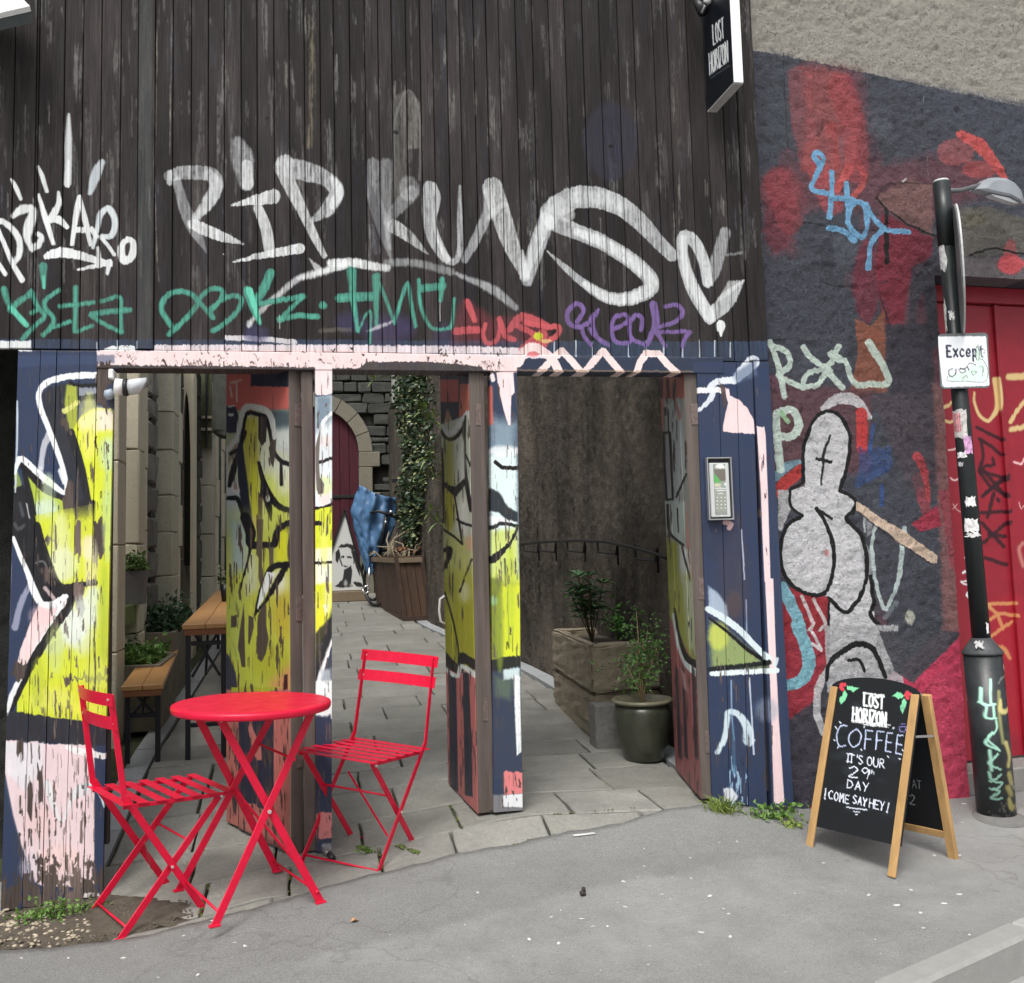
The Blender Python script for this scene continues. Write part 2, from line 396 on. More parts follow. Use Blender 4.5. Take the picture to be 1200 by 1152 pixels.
c.stroke([(420, 430), (440, 270), (462, 150), (498, 290), (528, 430)], [24, 34, 26, 34, 24], WHT, 1, 1.5, sm=False); c.stroke([(440, 345), (515, 345)], 34, WHT, .95, 2)
c.stroke([(542, 450), (570, 330), (590, 250), (635, 222), (672, 290), (655, 375), (590, 385)], [18, 28, 34, 38, 36, 38, 30], (224, 232, 236), .95, 3)
c.stroke([(535, 340), (560, 380)], 30, WHT); c.stroke([(585, 385), (625, 430), (668, 492)], 22, WHT, .95)
c.stroke([(745, 400), (712, 440), (715, 510), (745, 525), (775, 490), (778, 420), (748, 400)], [30, 40, 46, 44, 40, 36, 30], WHT, 1, 2)
c.stroke([(272, 500), (360, 478), (480, 500), (640, 550)], [40, 60, 46, 34], WHT, 1, 2); c.stroke([(455, 580), (545, 560), (640, 535)], [12, 24, 34], WHT, 1, 2); c.stroke([(640, 535), (628, 600)], [34, 20], WHT); c.stroke([(572, 450), (580, 540)], [18, 36], WHT, .9, 3)
# teal tag left
for P, w in (([(252, 560), (255, 680)], [46, 20]), ([(22, 695), (55, 790), (150, 902)], [36, 30, 34]), ([(58, 815), (110, 765), (182, 718)], 34), ([(182, 705), (215, 790), (258, 850), (200, 910), (128, 985)], 26),
             ([(345, 700), (270, 752), (262, 800), (310, 860), (300, 910), (252, 962)], 26), ([(440, 680), (440, 820), (436, 940)], 26), ([(350, 795), (545, 772)], 24), ([(300, 918), (410, 885)], 22), ([(440, 942), (540, 910)], 22),
             ([(588, 765), (700, 742), (706, 840), (710, 950)], 24), ([(530, 848), (620, 905), (712, 945)], 24), ([(535, 842), (640, 825), (758, 815)], 32), ([(182, 830), (215, 815)], 26)):
    c.stroke(P, np.array(w)*1.12, TL2, .9, 2.4, .25); c.stroke(P, np.array(w)*.5, TEAL, .5, 3, .7)
c.k(0, 200, 5).stroke([(60, 800), (150, 902)], 30, TEAL, .9, 3); c.stroke([(252, 620), (255, 685)], 16, TEAL, .9)
# R I P
c.k(180, 170, 5); G1 = (220, 224, 226)
c.stroke([(85, 180), (150, 165), (240, 160), (340, 175), (368, 240), (330, 320), (240, 432)], [60, 78, 84, 84, 80, 80, 50], G1, .55, 2, .55)
c.stroke([(330, 170), (365, 240), (330, 320), (250, 430)], [60, 80, 70, 30], WHT, .45, 3, .4); c.stroke([(95, 160), (92, 220)], 30, WHT, .5, 3)
c.stroke([(135, 210), (185, 380), (235, 480), (310, 632)], [50, 70, 80, 8], G1, .34, 3, .4); c.stroke([(225, 460), (300, 495), (400, 535), (522, 578)], [60, 70, 60, 14], WHT, .72, 1.6, .45)
c.stroke([(490, -20), (520, 80), (545, 215)], [70, 130, 90], G1, .38, 7, .5); c.stroke([(545, 115), (548, 225)], [60, 80], WHT, .45, 3, .3)
c.stroke([(458, 355), (560, 330), (700, 300)], [12, 46, 88], WHT, .7, 1.5, .4); c.stroke([(612, 370), (655, 480), (680, 620)], [56, 66, 66], WHT, .62, 1.6, .4); c.stroke([(466, 685), (640, 645), (855, 605)], [10, 40, 64], WHT, .76, 1.5, .35)
c.stroke([(770, 110), (780, 190), (870, 380), (940, 530), (1000, 648)], [110, 90, 64, 50, 32], WHT, .6, 2, .5)
c.stroke([(760, 130), (880, 150), (1000, 190), (1072, 270), (1020, 370), (925, 445)], [110, 120, 90, 90, 80, 24], G1, .55, 3, .55); c.stroke([(1040, 190), (1085, 270), (1050, 350)], [30, 60, 50], WHT, .5, 3, .3)
c.poly([(910, 665), (1025, 745), (960, 760)], WHT, .5, 3); c.stroke([(560, 1060), (600, 1000), (680, 920), (740, 870), (850, 782), (1000, 738), (1160, 690)], [14, 30, 34, 34, 40, 44, 50], WHT, .55, 5, .4)
c.stroke([(850, 782), (1000, 738), (1200, 690)], [24, 30, 36], WHT, .5, 3, .3)
for P, w in (([(102, 1060), (45, 960), (80, 880), (160, 855), (235, 885), (245, 950), (90, 1108)], 30), ([(255, 915), (330, 845), (400, 850), (395, 905), (335, 965), (345, 1010)], 28), ([(250, 900), (345, 1010)], 26), ([(335, 960), (430, 890), (508, 895), (500, 960), (420, 1040), (345, 1088)], 28),
             ([(548, 850), (580, 940), (622, 1045)], [46, 46, 22]), ([(685, 750), (640, 850), (590, 930)], [50, 50, 26]), ([(610, 930), (880, 885)], 30), ([(878, 888), (800, 960), (738, 1028)], 26), ([(738, 1018), (850, 1000), (960, 1005)], 32), ([(990, 938), (994, 940)], 42)):
    c.stroke(P, np.array(w)*1.08, TL2, .85, 2.4, .3); c.stroke(P, np.array(w)*.45, TEAL, .4, 3, .7)
c.stroke([(560, 850), (622, 1040)], [40, 20], TEAL, .9, 2); c.stroke([(738, 1000), (738, 1075)], 6, (200, 210, 200), .6, 1); c.blob(560, 1050, 14, 22, G1, .5); c.blob(410, 640, 6, 4, WHT, .6)
c.stroke([(980, 1090), (1070, 1080), (1150, 1085)], 24, (110, 105, 95), .5, 4)
# arch, R U N
c.k(400, 180, 5); c.stroke([(-60, 640), (60, 638), (130, 648), (270, 672)], [48, 54, 54, 40], WHT, .8, 4, .35); c.stroke([(270, 640), (430, 640), (640, 690)], 46, G1, .28, 5, .4)
c.stroke([(670, 700), (800, 755), (900, 805), (1020, 900)], [20, 40, 54, 40], G1, .45, 5, .4)
c.stroke([(185, 60), (185, 220), (240, 420), (298, 645)], [76, 80, 80, 6], G1, .28, 4, .5); c.stroke([(265, 60), (262, 300), (285, 560)], [70, 66, 20], G1, .24, 5, .4)
c.blob(395, 205, 62, 75, G1, .36, 5, .5); c.stroke([(410, 230), (330, 320), (265, 400)], [90, 80, 40], G1, .24, 4, .4); c.stroke([(305, 425), (400, 490), (508, 590)], [80, 66, 8], WHT, .5, 2, .6); c.stroke([(170, 430), (210, 570)], 50, G1, .3, 3, .9)
c.stroke([(515, 195), (510, 330), (530, 480), (600, 600), (655, 632), (695, 570), (695, 400), (694, 190)], [74, 74, 66, 56, 40, 38, 34, 14], G1, .55, 2.5, .45); c.stroke([(545, 180), (565, 260), (550, 380), (560, 470), (620, 620)], [24, 36, 18, 26, 40], WHT, .55, 2, .2)
c.stroke([(725, 620), (790, 500), (855, 350), (865, 230)], [44, 56, 60, 70], G1, .42, 3, .4)
c.stroke([(885, 200), (930, 340), (990, 520), (1072, 715)], [120, 116, 100, 46], WHT, .56, 2, .5); c.stroke([(870, 370), (930, 310), (960, 300)], 34, WHT, .4, 4); c.stroke([(1080, 712), (1130, 560), (1200, 380)], [40, 76, 80], G1, .55, 3, .4); c.stroke([(1062, 570), (1075, 720)], [12, 60], WHT, .6, 3)
for P, w in (([(-10, 848), (80, 840), (185, 835)], 54), ([(60, 690), (70, 850), (96, 1042)], [60, 40, 22]), ([(96, 1042), (168, 920), (168, 1110)], 16), ([(205, 720), (205, 860), (205, 1000)], [50, 34, 22]), ([(225, 760), (270, 880), (312, 995)], 22), ([(312, 990), (350, 860), (388, 760), (410, 880), (436, 1012)], 24),
             ([(455, 740), (465, 890), (520, 1010), (590, 1030), (645, 1005), (662, 850)], 22), ([(475, 790), (595, 775)], 46), ([(590, 735), (582, 862)], [36, 22])):
    c.stroke(P, w, TL2, .8, 2.4, .3); c.stroke(P, np.array(w)*.45, TEAL, .4, 3, .7)
c.stroke([(580, 862), (578, 980)], 5, G1, .5, 1); c.stroke([(150, 1040), (230, 1010), (300, 985)], [8, 26, 12], WHT, .55, 4, .3)
RD = (206, 92, 98)
c.poly([(690, 850), (760, 860), (900, 960), (1100, 930), (1200, 980), (1240, 1120), (640, 1125), (660, 1000)], (150, 62, 76), .34, 14, .3)
for P, w in (([(740, 870), (782, 975)], [40, 34]), ([(670, 1040), (800, 1030)], 44), ([(845, 1000), (830, 1060), (860, 1115), (915, 1085), (930, 985)], 28), ([(925, 970), (960, 1065), (1010, 1090)], 34), ([(985, 1030), (1060, 955), (1200, 1000)], [40, 46, 34]), ([(1040, 1010), (1150, 1070), (1190, 1120)], 36), ([(1100, 1120), (1180, 1060)], 60)): c.stroke(P, w, RD, .8, 2, .2)
c.k(620, 190, 4.608).stroke([(-20, 865), (90, 890), (160, 890), (145, 945), (30, 985)], 30, RD, .9, 2, .15).blob(50, 940, 26, 22, (206, 214, 60), .95, 3).blob(90, 965, 34, 10, (220, 200, 130), .8, 2).blob(15, 1010, 70, 40, RD, .75, 5)
# U / N up-stroke, S
c.stroke([(-10, 640), (40, 480), (95, 340), (150, 230)], [60, 76, 80, 110], G1, .45, 3, .4)
S = [(775, 505), (700, 430), (600, 320), (500, 240), (385, 195), (250, 190), (130, 260), (140, 320), (260, 375), (400, 435), (560, 535), (655, 630), (645, 690), (540, 735), (420, 730), (300, 655), (200, 572), (98, 478)]
c.stroke(S, [66, 76, 92, 104, 116, 120, 120, 100, 84, 84, 84, 84, 84, 76, 66, 46, 34, 6], G1, .6, 2, .45); c.stroke(S[3:7], [60, 80, 60], WHT, .25, 7, .4); c.stroke(S[8:16], [40, 60, 60, 60, 60, 56, 50, 30], WHT, .55, 4, .35); c.blob(205, 280, 40, 40, WHT, .5, 7); c.blob(115, 325, 30, 40, WHT, .5, 6)
# heart
c.stroke([(965, 650), (940, 520), (885, 420), (835, 405), (828, 480), (850, 590), (900, 710), (978, 840)], [56, 60, 66, 66, 60, 66, 76, 70], G1, .7, 2, .35); c.stroke([(835, 410), (835, 500), (870, 640), (975, 835)], [40, 40, 50, 56], WHT, .55, 4, .3)
c.stroke([(985, 835), (1070, 745), (1160, 640)], [60, 90, 10], G1, .65, 2, .4); c.stroke([(975, 650), (1010, 550), (1060, 380)], [46, 76, 60], G1, .42, 3, .4); c.poly([(1010, 760), (1080, 640), (1165, 640), (1080, 720)], WHT, .5, 3, .3); c.stroke([(1070, 500), (1150, 490)], 12, G1, .3, 4)
c.blob(1036, 885, 25, 34, WHT, 1, 1.5).stroke([(1036, 900), (1038, 935)], [30, 10], WHT)
PU = (124, 98, 158)
for P, w in (([(262, 862), (295, 800), (262, 762), (215, 800), (212, 862), (262, 890), (315, 872)], 26), ([(285, 890), (300, 940), (338, 990)], 22), ([(348, 818), (312, 880)], 20), ([(362, 935), (345, 860), (372, 800)], 22), ([(330, 900), (370, 950), (425, 985)], 26), ([(455, 905), (530, 862), (525, 825), (470, 835), (448, 900), (465, 965), (520, 978), (560, 960)], 24),
             ([(608, 905), (612, 845), (580, 825), (548, 870), (555, 950), (625, 985)], 24), ([(672, 770), (685, 870), (640, 985)], [44, 40, 20]), ([(738, 778), (800, 772), (830, 812), (790, 860), (690, 898), (710, 950), (735, 990)], 24), ([(700, 918), (862, 915), (845, 945), (828, 995)], 22)):
    c.stroke(P, w, PU, .82, 2, .3)
# lintel beam
c.k(0, 0, 1).poly([(113, 411), (640, 421), (905, 423), (905, 440), (560, 437), (113, 434)], (64, 62, 68), .9, 1.5, .5)
c.poly([(113, 411), (400, 410), (606, 420), (606, 433), (500, 424), (430, 424), (420, 432), (340, 430), (250, 429), (113, 428)], (238, 214, 214), 1, 1.2)
c.poly([(560, 422), (606, 424), (606, 437), (566, 434)], (236, 212, 212)); c.chips([(200, 424), (600, 426), (600, 434), (200, 430)], 26, 14, 2.4, (82, 76, 76), 3)
c.poly([(606, 420), (905, 420), (905, 440), (606, 438)], (40, 52, 74), .9, 1)
c.k(620, 190, 4.608)
for P in ([(60, 1140), (110, 1080), (178, 1018), (235, 1080), (285, 1140)], [(300, 1135), (355, 1070), (400, 1020), (440, 1070), (500, 1140)], [(575, 1140), (600, 1080), (635, 1030), (700, 1035), (745, 1090), (800, 1140)]):
    c.stroke(P, 38, (240, 218, 216), 1, 1, sm=False)
c.stroke([(-60, 1090), (-20, 1015), (40, 1000), (120, 1060), (165, 1140)], 46, (240, 216, 214), 1, 1.2)
c.k(0, 0, 1).stroke([(606, 434), (830, 436)], 2, (150, 120, 90), .6, 1)
# ---- lower left panel
c.k(0, 0, 1).poly([(-5, 412), (113, 412), (113, 431), (138, 431), (138, 1090), (-5, 1090)], NVY, 1, 1).poly([(20, 416), (134, 416), (134, 426), (60, 428), (20, 430)], (58, 74, 108), .6, 4)
c.k(0, 420, 5.757)
c.poly([(290, 230), (400, 170), (660, 170), (660, 260), (520, 400), (500, 520), (620, 980), (640, 1152), (480, 1060), (440, 830), (380, 650), (310, 440), (270, 320)], (42, 46, 56), 1, 3)
c.poly([(445, 180), (515, 180), (520, 300), (515, 560), (470, 520), (430, 300)], (186, 196, 70), .85, 5); c.stroke([(430, 355), (520, 295)], 34, (222, 222, 130), .9, 2)
c.poly([(525, 195), (655, 200), (655, 240), (530, 250)], (150, 156, 168), .9, 2); c.stroke([(470, 160), (520, 180), (655, 178)], 18, BLK); c.poly([(560, 280), (640, 280), (640, 340), (520, 400), (530, 300)], (120, 128, 140), .8, 5)
c.poly([(520, 420), (560, 375), (640, 335), (700, 335), (775, 345), (790, 1152), (630, 1152), (610, 1010), (500, 640), (480, 500)], LIM, 1, 2)
c.poly([(525, 420), (580, 370), (640, 335), (700, 335), (775, 350), (770, 480), (640, 500), (540, 480)], (240, 228, 220), .9, 14); c.blob(730, 640, 60, 120, (200, 224, 214), .7, 20); c.blob(720, 1040, 50, 150, (190, 216, 120), .7, 16); c.blob(600, 560, 40, 90, (228, 220, 60), .7, 14)
c.poly([(520, 960), (640, 960), (640, 1152), (500, 1152), (480, 1060)], (34, 36, 42), 1, 3)
c.stroke([(470, 500), (540, 720), (600, 1000)], [60, 54, 40], (30, 32, 38), 1, 2)
c.poly([(150, 760), (300, 860), (430, 950), (500, 1060), (530, 1152), (225, 1152), (205, 960)], (176, 198, 76), 1, 2); c.blob(300, 1040, 90, 90, (206, 226, 216), .85, 16); c.blob(420, 1090, 60, 60, LIM, .8, 12); c.blob(240, 870, 50, 50, (170, 190, 66), .7, 8)
c.stroke([(95, 770), (120, 850), (105, 870)], 40, (150, 168, 80), .8, 4); c.poly([(90, 880), (150, 850), (215, 1000), (245, 1152), (80, 1152)], (26, 28, 34), 1, 3)
c.stroke([(130, 715), (190, 770), (300, 880), (425, 950)], [30, 44, 50, 26], (22, 24, 28), 1, 2); c.stroke([(160, 760), (200, 950), (240, 1152)], [30, 44, 40], (22, 24, 28), 1, 2)
c.stroke([(175, 980), (190, 1060), (215, 1140)], 8, WHT, .8, 2); c.stroke([(130, 980), (150, 1060)], 22, (90, 96, 104), .7, 5)
c.stroke([(325, 515), (290, 610), (272, 735)], 40, (206, 206, 214), .85, 2); c.stroke([(270, 740), (290, 830)], 26, (210, 214, 220), .8, 3)
c.stroke([(780, 112), (650, 112), (520, 115), (430, 125), (320, 160), (262, 230), (270, 330), (320, 460), (380, 620), (420, 740), (445, 860), (425, 905), (350, 850), (250, 770), (150, 680), (118, 690), (95, 770)], [46, 46, 44, 44, 44, 40, 38, 38, 38, 34, 30, 30, 42, 44, 40, 36, 26], WHT, 1, 1.4)
c.poly([(385, 760), (420, 850), (445, 840), (400, 730)], WHT, .9, 2); c.stroke([(112, 290), (112, 480), (98, 900)], [12, 14, 10], (214, 224, 234), .9, 2)
c.stroke([(330, 200), (350, 350), (370, 420)], 30, (34, 40, 50), .7, 6); c.stroke([(400, 190), (405, 330)], 14, (20, 24, 30), .8, 3)
for P in ([(452, 820), (492, 825), (488, 1000), (460, 1095), (430, 1070), (415, 960)], [(590, 985), (620, 975), (620, 1110), (600, 1115)], [(545, 1090), (640, 1075), (705, 1095), (705, 1160), (500, 1160), (500, 1110)], [(652, 20), (742, 20), (757, 120), (712, 205), (722, 360), (700, 335), (690, 320), (655, 325), (650, 180)], [(400, 410), (440, 390), (480, 470), (470, 490), (410, 455)], [(640, 300), (650, 260), (655, 340), (640, 345)]): c.poly(P, erase=True)
c.chips([(500, 400), (750, 400), (750, 1100), (640, 1100)], 40, 7, 50, (60, 58, 30), 4); c.chips([(240, 900), (500, 1000), (500, 1152), (240, 1152)], 14, 8, 40, None, 5); c.chips([(120, 100), (640, 100), (640, 400), (120, 600)], 14, 8, 20, (28, 32, 44), 5)
c.k(0, 610, 4.8)
c.poly([(190, -30), (690, -130), (680, 840), (665, 1160), (480, 1132), (300, 1110), (90, 1080), (95, 990), (160, 850), (290, 620), (420, 440), (390, 370), (330, 385), (250, 210)], (208, 219, 60), 1, 2, top=34)
c.blob(350, 250, 90, 100, (222, 230, 190), .8, 18); c.blob(500, 150, 50, 70, (232, 220, 180), .8, 12); c.blob(400, 600, 90, 110, (226, 234, 230), .9, 20); c.blob(520, 480, 60, 120, (222, 234, 226), .8, 18); c.blob(300, 700, 60, 60, (214, 226, 200), .7, 14); c.blob(400, 1000, 200, 90, (216, 218, 52), .7, 20); c.blob(570, 600, 30, 200, (196, 208, 60), .8, 10)
c.poly([(55, -10), (190, -10), (260, 240), (330, 370), (420, 380), (420, 460), (300, 450), (250, 470), (150, 290), (70, 100)], (26, 28, 34), 1, 2)
c.poly([(60, 100), (150, 300), (215, 460), (150, 640), (85, 850), (40, 960), (35, 400)], NVY, 1, 3); c.stroke([(160, 370), (115, 460), (80, 600)], [30, 34, 40], (176, 178, 200), .75, 3)
c.poly([(215, 470), (290, 468), (370, 430), (375, 480), (300, 590), (215, 730), (145, 850), (85, 835), (110, 730), (150, 620)], (238, 214, 214), 1, 2); c.blob(220, 540, 60, 60, (240, 200, 200), .5, 12)
c.stroke([(72, 100), (110, 200), (150, 290), (190, 400), (235, 470), (300, 470), (365, 430)], [22, 26, 30, 44, 36, 40, 34], WHT, 1, 1.4); c.stroke([(365, 430), (300, 570), (210, 710), (145, 850)], [34, 30, 26, 16], WHT, .95, 2)
c.stroke([(405, 400), (395, 470), (330, 560), (250, 680), (190, 780), (140, 880), (60, 1060)], [22, 40, 46, 46, 46, 44, 30], (24, 24, 28), 1, 1.5); c.stroke([(340, 385), (430, 362), (530, 350)], [44, 26, 34], (24, 24, 28), 1, 2); c.stroke([(200, 30), (240, 150), (310, 340), (380, 400)], [50, 40, 40, 40], (24, 24, 28), 1, 2)
c.stroke([(250, 380), (300, 440)], 22, (224, 200, 200), .8, 3); c.stroke([(110, 890), (70, 970), (30, 1090)], [26, 30, 24], WHT, .95, 2); c.stroke([(62, 110), (45, 500), (20, 1100)], [10, 14, 14], (220, 226, 234), .9, 1.5)
c.stroke([(80, 20), (100, 50), (130, 30)], 20, (90, 92, 96), .7, 4); c.stroke([(200, 240), (240, 230), (260, 260)], 12, (150, 150, 150), .6, 3)
for P in ([(412, -10), (452, -10), (450, 180), (415, 175)], [(522, -10), (590, -10), (585, 190), (560, 200), (545, 255), (520, 245)], [(410, 362), (475, 350), (465, 450), (480, 510), (460, 530), (430, 500), (410, 420)], [(355, 565), (380, 575), (378, 650), (355, 640)], [(245, 100), (330, 95), (325, 118), (245, 120)], [(350, 880), (400, 890), (500, 865), (600, 850), (602, 895), (500, 905), (440, 890), (390, 915), (365, 940)], [(85, 790), (140, 790), (150, 850), (100, 900), (60, 890), (70, 850)], [(245, 260), (290, 250), (285, 360), (250, 350)], [(480, 300), (505, 300), (505, 350), (480, 350)], [(340, 1040), (350, 1040), (348, 1100)], [(385, 1045), (408, 1045), (400, 1120)], [(225, 1070), (250, 1070), (235, 1110)]): c.poly(P, erase=True)
c.chips([(100, 850), (600, 850), (600, 1130), (100, 1080)], 40, 9, 60, None, 6); c.chips([(300, 200), (600, 300), (600, 800), (250, 800)], 40, 9, 50, None, 7); c.chips([(420, 480), (480, 480), (480, 560), (430, 560)], 8, 12, 40, None, 8)
c.k(0, 840, 4.8)
c.poly([(20, -20), (80, -30), (300, 5), (480, 25), (600, 60), (600, 165), (20, 140)], (40, 36, 36), .75, 3, .3)
c.poly([(25, 140), (60, 132), (100, 140), (130, 150), (200, 138), (245, 155), (480, 160), (528, 180), (530, 300), (527, 960), (240, 960), (195, 935), (120, 740), (70, 560), (25, 320)], (230, 208, 212), 1, 2)
c.poly([(25, 140), (130, 150), (240, 150), (240, 300), (130, 420), (30, 310)], (224, 224, 230), .8, 8); c.blob(220, 600, 90, 100, (238, 204, 204), .6, 18); c.blob(330, 800, 120, 80, (238, 206, 202), .7, 18); c.blob(170, 850, 60, 80, (214, 204, 214), .7, 12)
c.stroke([(380, 175), (460, 200), (590, 225)], [30, 40, 34], WHT, .95, 2); c.stroke([(478, 388), (540, 410), (565, 450), (585, 512)], [28, 24, 16, 10], (206, 226, 232), .95, 1.5); c.stroke([(262, 380), (290, 480), (345, 595), (390, 490), (440, 400)], [40, 34, 12, 20, 30], (226, 236, 238), .7, 3)
c.stroke([(440, 430), (480, 400)], 60, (216, 228, 232), .6, 5); c.stroke([(20, 330), (70, 560), (120, 740), (200, 940)], 8, (110, 110, 130), .5, 4)
for P in ([(95, 150), (130, 150), (128, 220), (110, 250), (90, 240)], [(150, 400), (180, 380), (185, 440), (175, 580), (150, 540)], [(215, 300), (240, 290), (240, 480), (215, 500)], [(450, 600), (468, 600), (462, 740), (448, 735)], [(455, 360), (472, 360), (472, 390), (455, 390)]): c.poly(P, erase=True)
c.chips([(60, 200), (500, 200), (500, 850), (120, 850)], 46, 12, 60, None, 9); c.chips([(190, 800), (520, 800), (520, 960), (200, 960)], 50, 34, 70, None, 10); c.chips([(0, 940), (590, 900), (590, 1140), (0, 1140)], 90, 60, 90, None, 11)
c.stroke([(465, 1010), (545, 1005)], 26, (226, 220, 216), .9, 2)
# ---- the two posts between the openings
c.k(260, 420, 5.757); c.poly([(560, 84), (760, 84), (760, 3400), (560, 3400)], (44, 54, 78), 1, 1)
c.poly([(560, 600), (760, 560), (760, 1400), (560, 1400)], (120, 110, 96), .6, 10)
c.poly([(628, 260), (745, 250), (745, 1010), (628, 1015)], (226, 234, 236), 1, 3); c.poly([(628, 245), (745, 245), (745, 420), (680, 450), (628, 500)], (110, 130, 146), .9, 18); c.stroke([(745, 370), (690, 420), (665, 500)], 24, WHT, 1, 2)
c.poly([(628, 40), (745, 40), (745, 235), (730, 247), (640, 247), (628, 235)], (244, 222, 222), 1, 1.5); c.blob(700, 560, 40, 40, (240, 216, 212), .6, 8); c.blob(690, 940, 40, 60, (232, 206, 196), .5, 8); c.blob(690, 860, 60, 60, (206, 224, 120), .5, 10)
c.stroke([(660, 702), (745, 672)], 20, BLK); c.stroke([(628, 1012), (680, 1010), (745, 982)], 22, BLK)
c.poly([(628, 1022), (745, 995), (745, 1180), (628, 1180)], LIM, 1, 2)
for P in ([(630, 600), (650, 520), (667, 450), (655, 700), (660, 800), (690, 850), (685, 910), (650, 918), (638, 880), (632, 760)],): c.poly(P, (112, 104, 98), 1, 1)
c.k(260, 610, 5.757); c.poly([(628, -30), (745, -30), (745, 850), (628, 980)], LIM, 1, 2, top=10); c.poly([(628, 190), (745, 180), (745, 420), (628, 430)], (232, 240, 232), .9, 8); c.stroke([(628, 288), (745, 284)], 18, BLK); c.stroke([(580, 22), (660, 18)], [34, 30], BLK)
c.stroke([(718, 300), (718, 410)], 6, BLK); c.poly([(630, 535), (745, 535), (745, 560), (700, 640), (630, 800)], (228, 230, 60), .9, 2); c.poly([(680, 570), (725, 570), (700, 650)], WHT, .8, 2)
c.poly([(745, 600), (745, 1300), (628, 1300), (628, 960), (680, 800)], (60, 68, 84), 1, 8); c.poly([(630, 830), (690, 820), (660, 900)], WHT, .8, 2); c.stroke([(745, 800), (700, 930), (660, 1060), (648, 1160)], [16, 26, 34, 40], WHT, 1, 2); c.poly([(670, 1010), (735, 1000), (745, 1160), (660, 1160)], (190, 200, 208), .8, 8); c.poly([(628, 760), (745, 640), (745, 780), (628, 1100)], (34, 36, 38), .85, 5)
c.k(260, 800, 5.486); c.poly([(600, -10), (712, -10), (712, 200), (670, 220), (600, 210)], (236, 242, 242), 1, 6); c.poly([(590, 225), (712, 225), (712, 830), (590, 830)], (44, 54, 78), 1, 10); c.stroke([(706, 0), (706, 230)], 12, WHT, .9, 2)
c.poly([(605, 850), (640, 835), (712, 835), (712, 1000), (640, 1010), (605, 1000)], (214, 130, 130), .95, 2); c.poly([(640, 1040), (720, 1030), (715, 1085), (640, 1090)], (150, 150, 156), .9, 3); c.chips([(600, 830), (712, 830), (712, 1100), (600, 1100)], 22, 14, 30, None, 21)
c.stroke([(578, 230), (580, 900)], 14, (206, 130, 120), .8, 3)
c.k(500, 420, 4.43); c.poly([(318, 76), (480, 76), (490, 2400), (330, 2400)], (46, 58, 82), 1, 1); c.poly([(325, 300), (470, 330), (475, 700), (330, 660)], (150, 172, 184), .8, 30); c.poly([(325, 500), (470, 470), (478, 1160), (335, 1160)], (216, 234, 232), 1, 12)
c.poly([(362, 70), (450, 70), (458, 180), (440, 190), (436, 345), (425, 350), (400, 270), (370, 140)], (244, 220, 222), 1, 1.5); c.stroke([(340, 90), (345, 110)], 24, (236, 220, 220)); c.blob(400, 480, 90, 26, WHT, .8, 8)
c.stroke([(358, 540), (400, 568), (470, 566)], 20, BLK); c.poly([(325, 665), (380, 700), (420, 770), (474, 800), (474, 850), (420, 840), (370, 800), (325, 790)], (44, 52, 58), 1, 4); c.poly([(330, 820), (400, 830), (470, 850), (400, 855), (340, 870)], WHT, .8, 3)
c.stroke([(340, 880), (400, 858), (472, 872)], [22, 18, 18], (30, 36, 38)); c.poly([(335, 900), (470, 880), (480, 1160), (335, 1160)], (200, 214, 110), .9, 12); c.stroke([(470, 885), (430, 960), (345, 1045)], [14, 18, 40], (26, 30, 30)); c.stroke([(405, 1040), (412, 1150)], 10, (60, 66, 50), .9, 2)
c.stroke([(328, 150), (335, 330)], 26, (196, 100, 92), .9, 4)
c.k(500, 680, 4.267); c.poly([(320, -60), (470, -60), (468, 385), (320, 400)], LIM, 1, 2, top=26); c.poly([(320, -10), (375, -10), (378, 400), (320, 400)], (110, 124, 50), .85, 8); c.blob(335, 105, 20, 22, (150, 196, 150), .8, 6)
c.stroke([(404, 0), (412, 330)], 4, (70, 76, 30), .8, 1); c.stroke([(400, 345), (404, 310), (412, 340)], 5, BLK, .8, 1); c.poly([(380, 385), (468, 378), (468, 430), (330, 460), (330, 400)], (34, 40, 36), 1, 3)
c.poly([(330, 455), (470, 440), (478, 980), (340, 1000)], (52, 62, 82), 1, 6); c.poly([(382, 445), (466, 436), (466, 490), (384, 500)], (220, 240, 240), .9, 5); c.poly([(432, 470), (468, 480), (474, 860), (450, 880), (445, 760)], WHT, 1, 2, .2); c.poly([(340, 480), (430, 500), (420, 600), (345, 580)], (120, 140, 100), .5, 14)
c.poly([(385, 960), (400, 950), (436, 965), (450, 955), (482, 965), (482, 1070), (388, 1075)], (220, 128, 130), 1, 2); c.poly([(330, 1075), (480, 1070), (488, 1170), (330, 1170)], (120, 120, 124), 1, 3); c.poly([(375, 1130), (385, 1075), (484, 1070), (486, 1140)], (226, 228, 232), 1, 2); c.chips([(380, 950), (485, 950), (485, 1150), (380, 1150)], 16, 14, 30, None, 22)
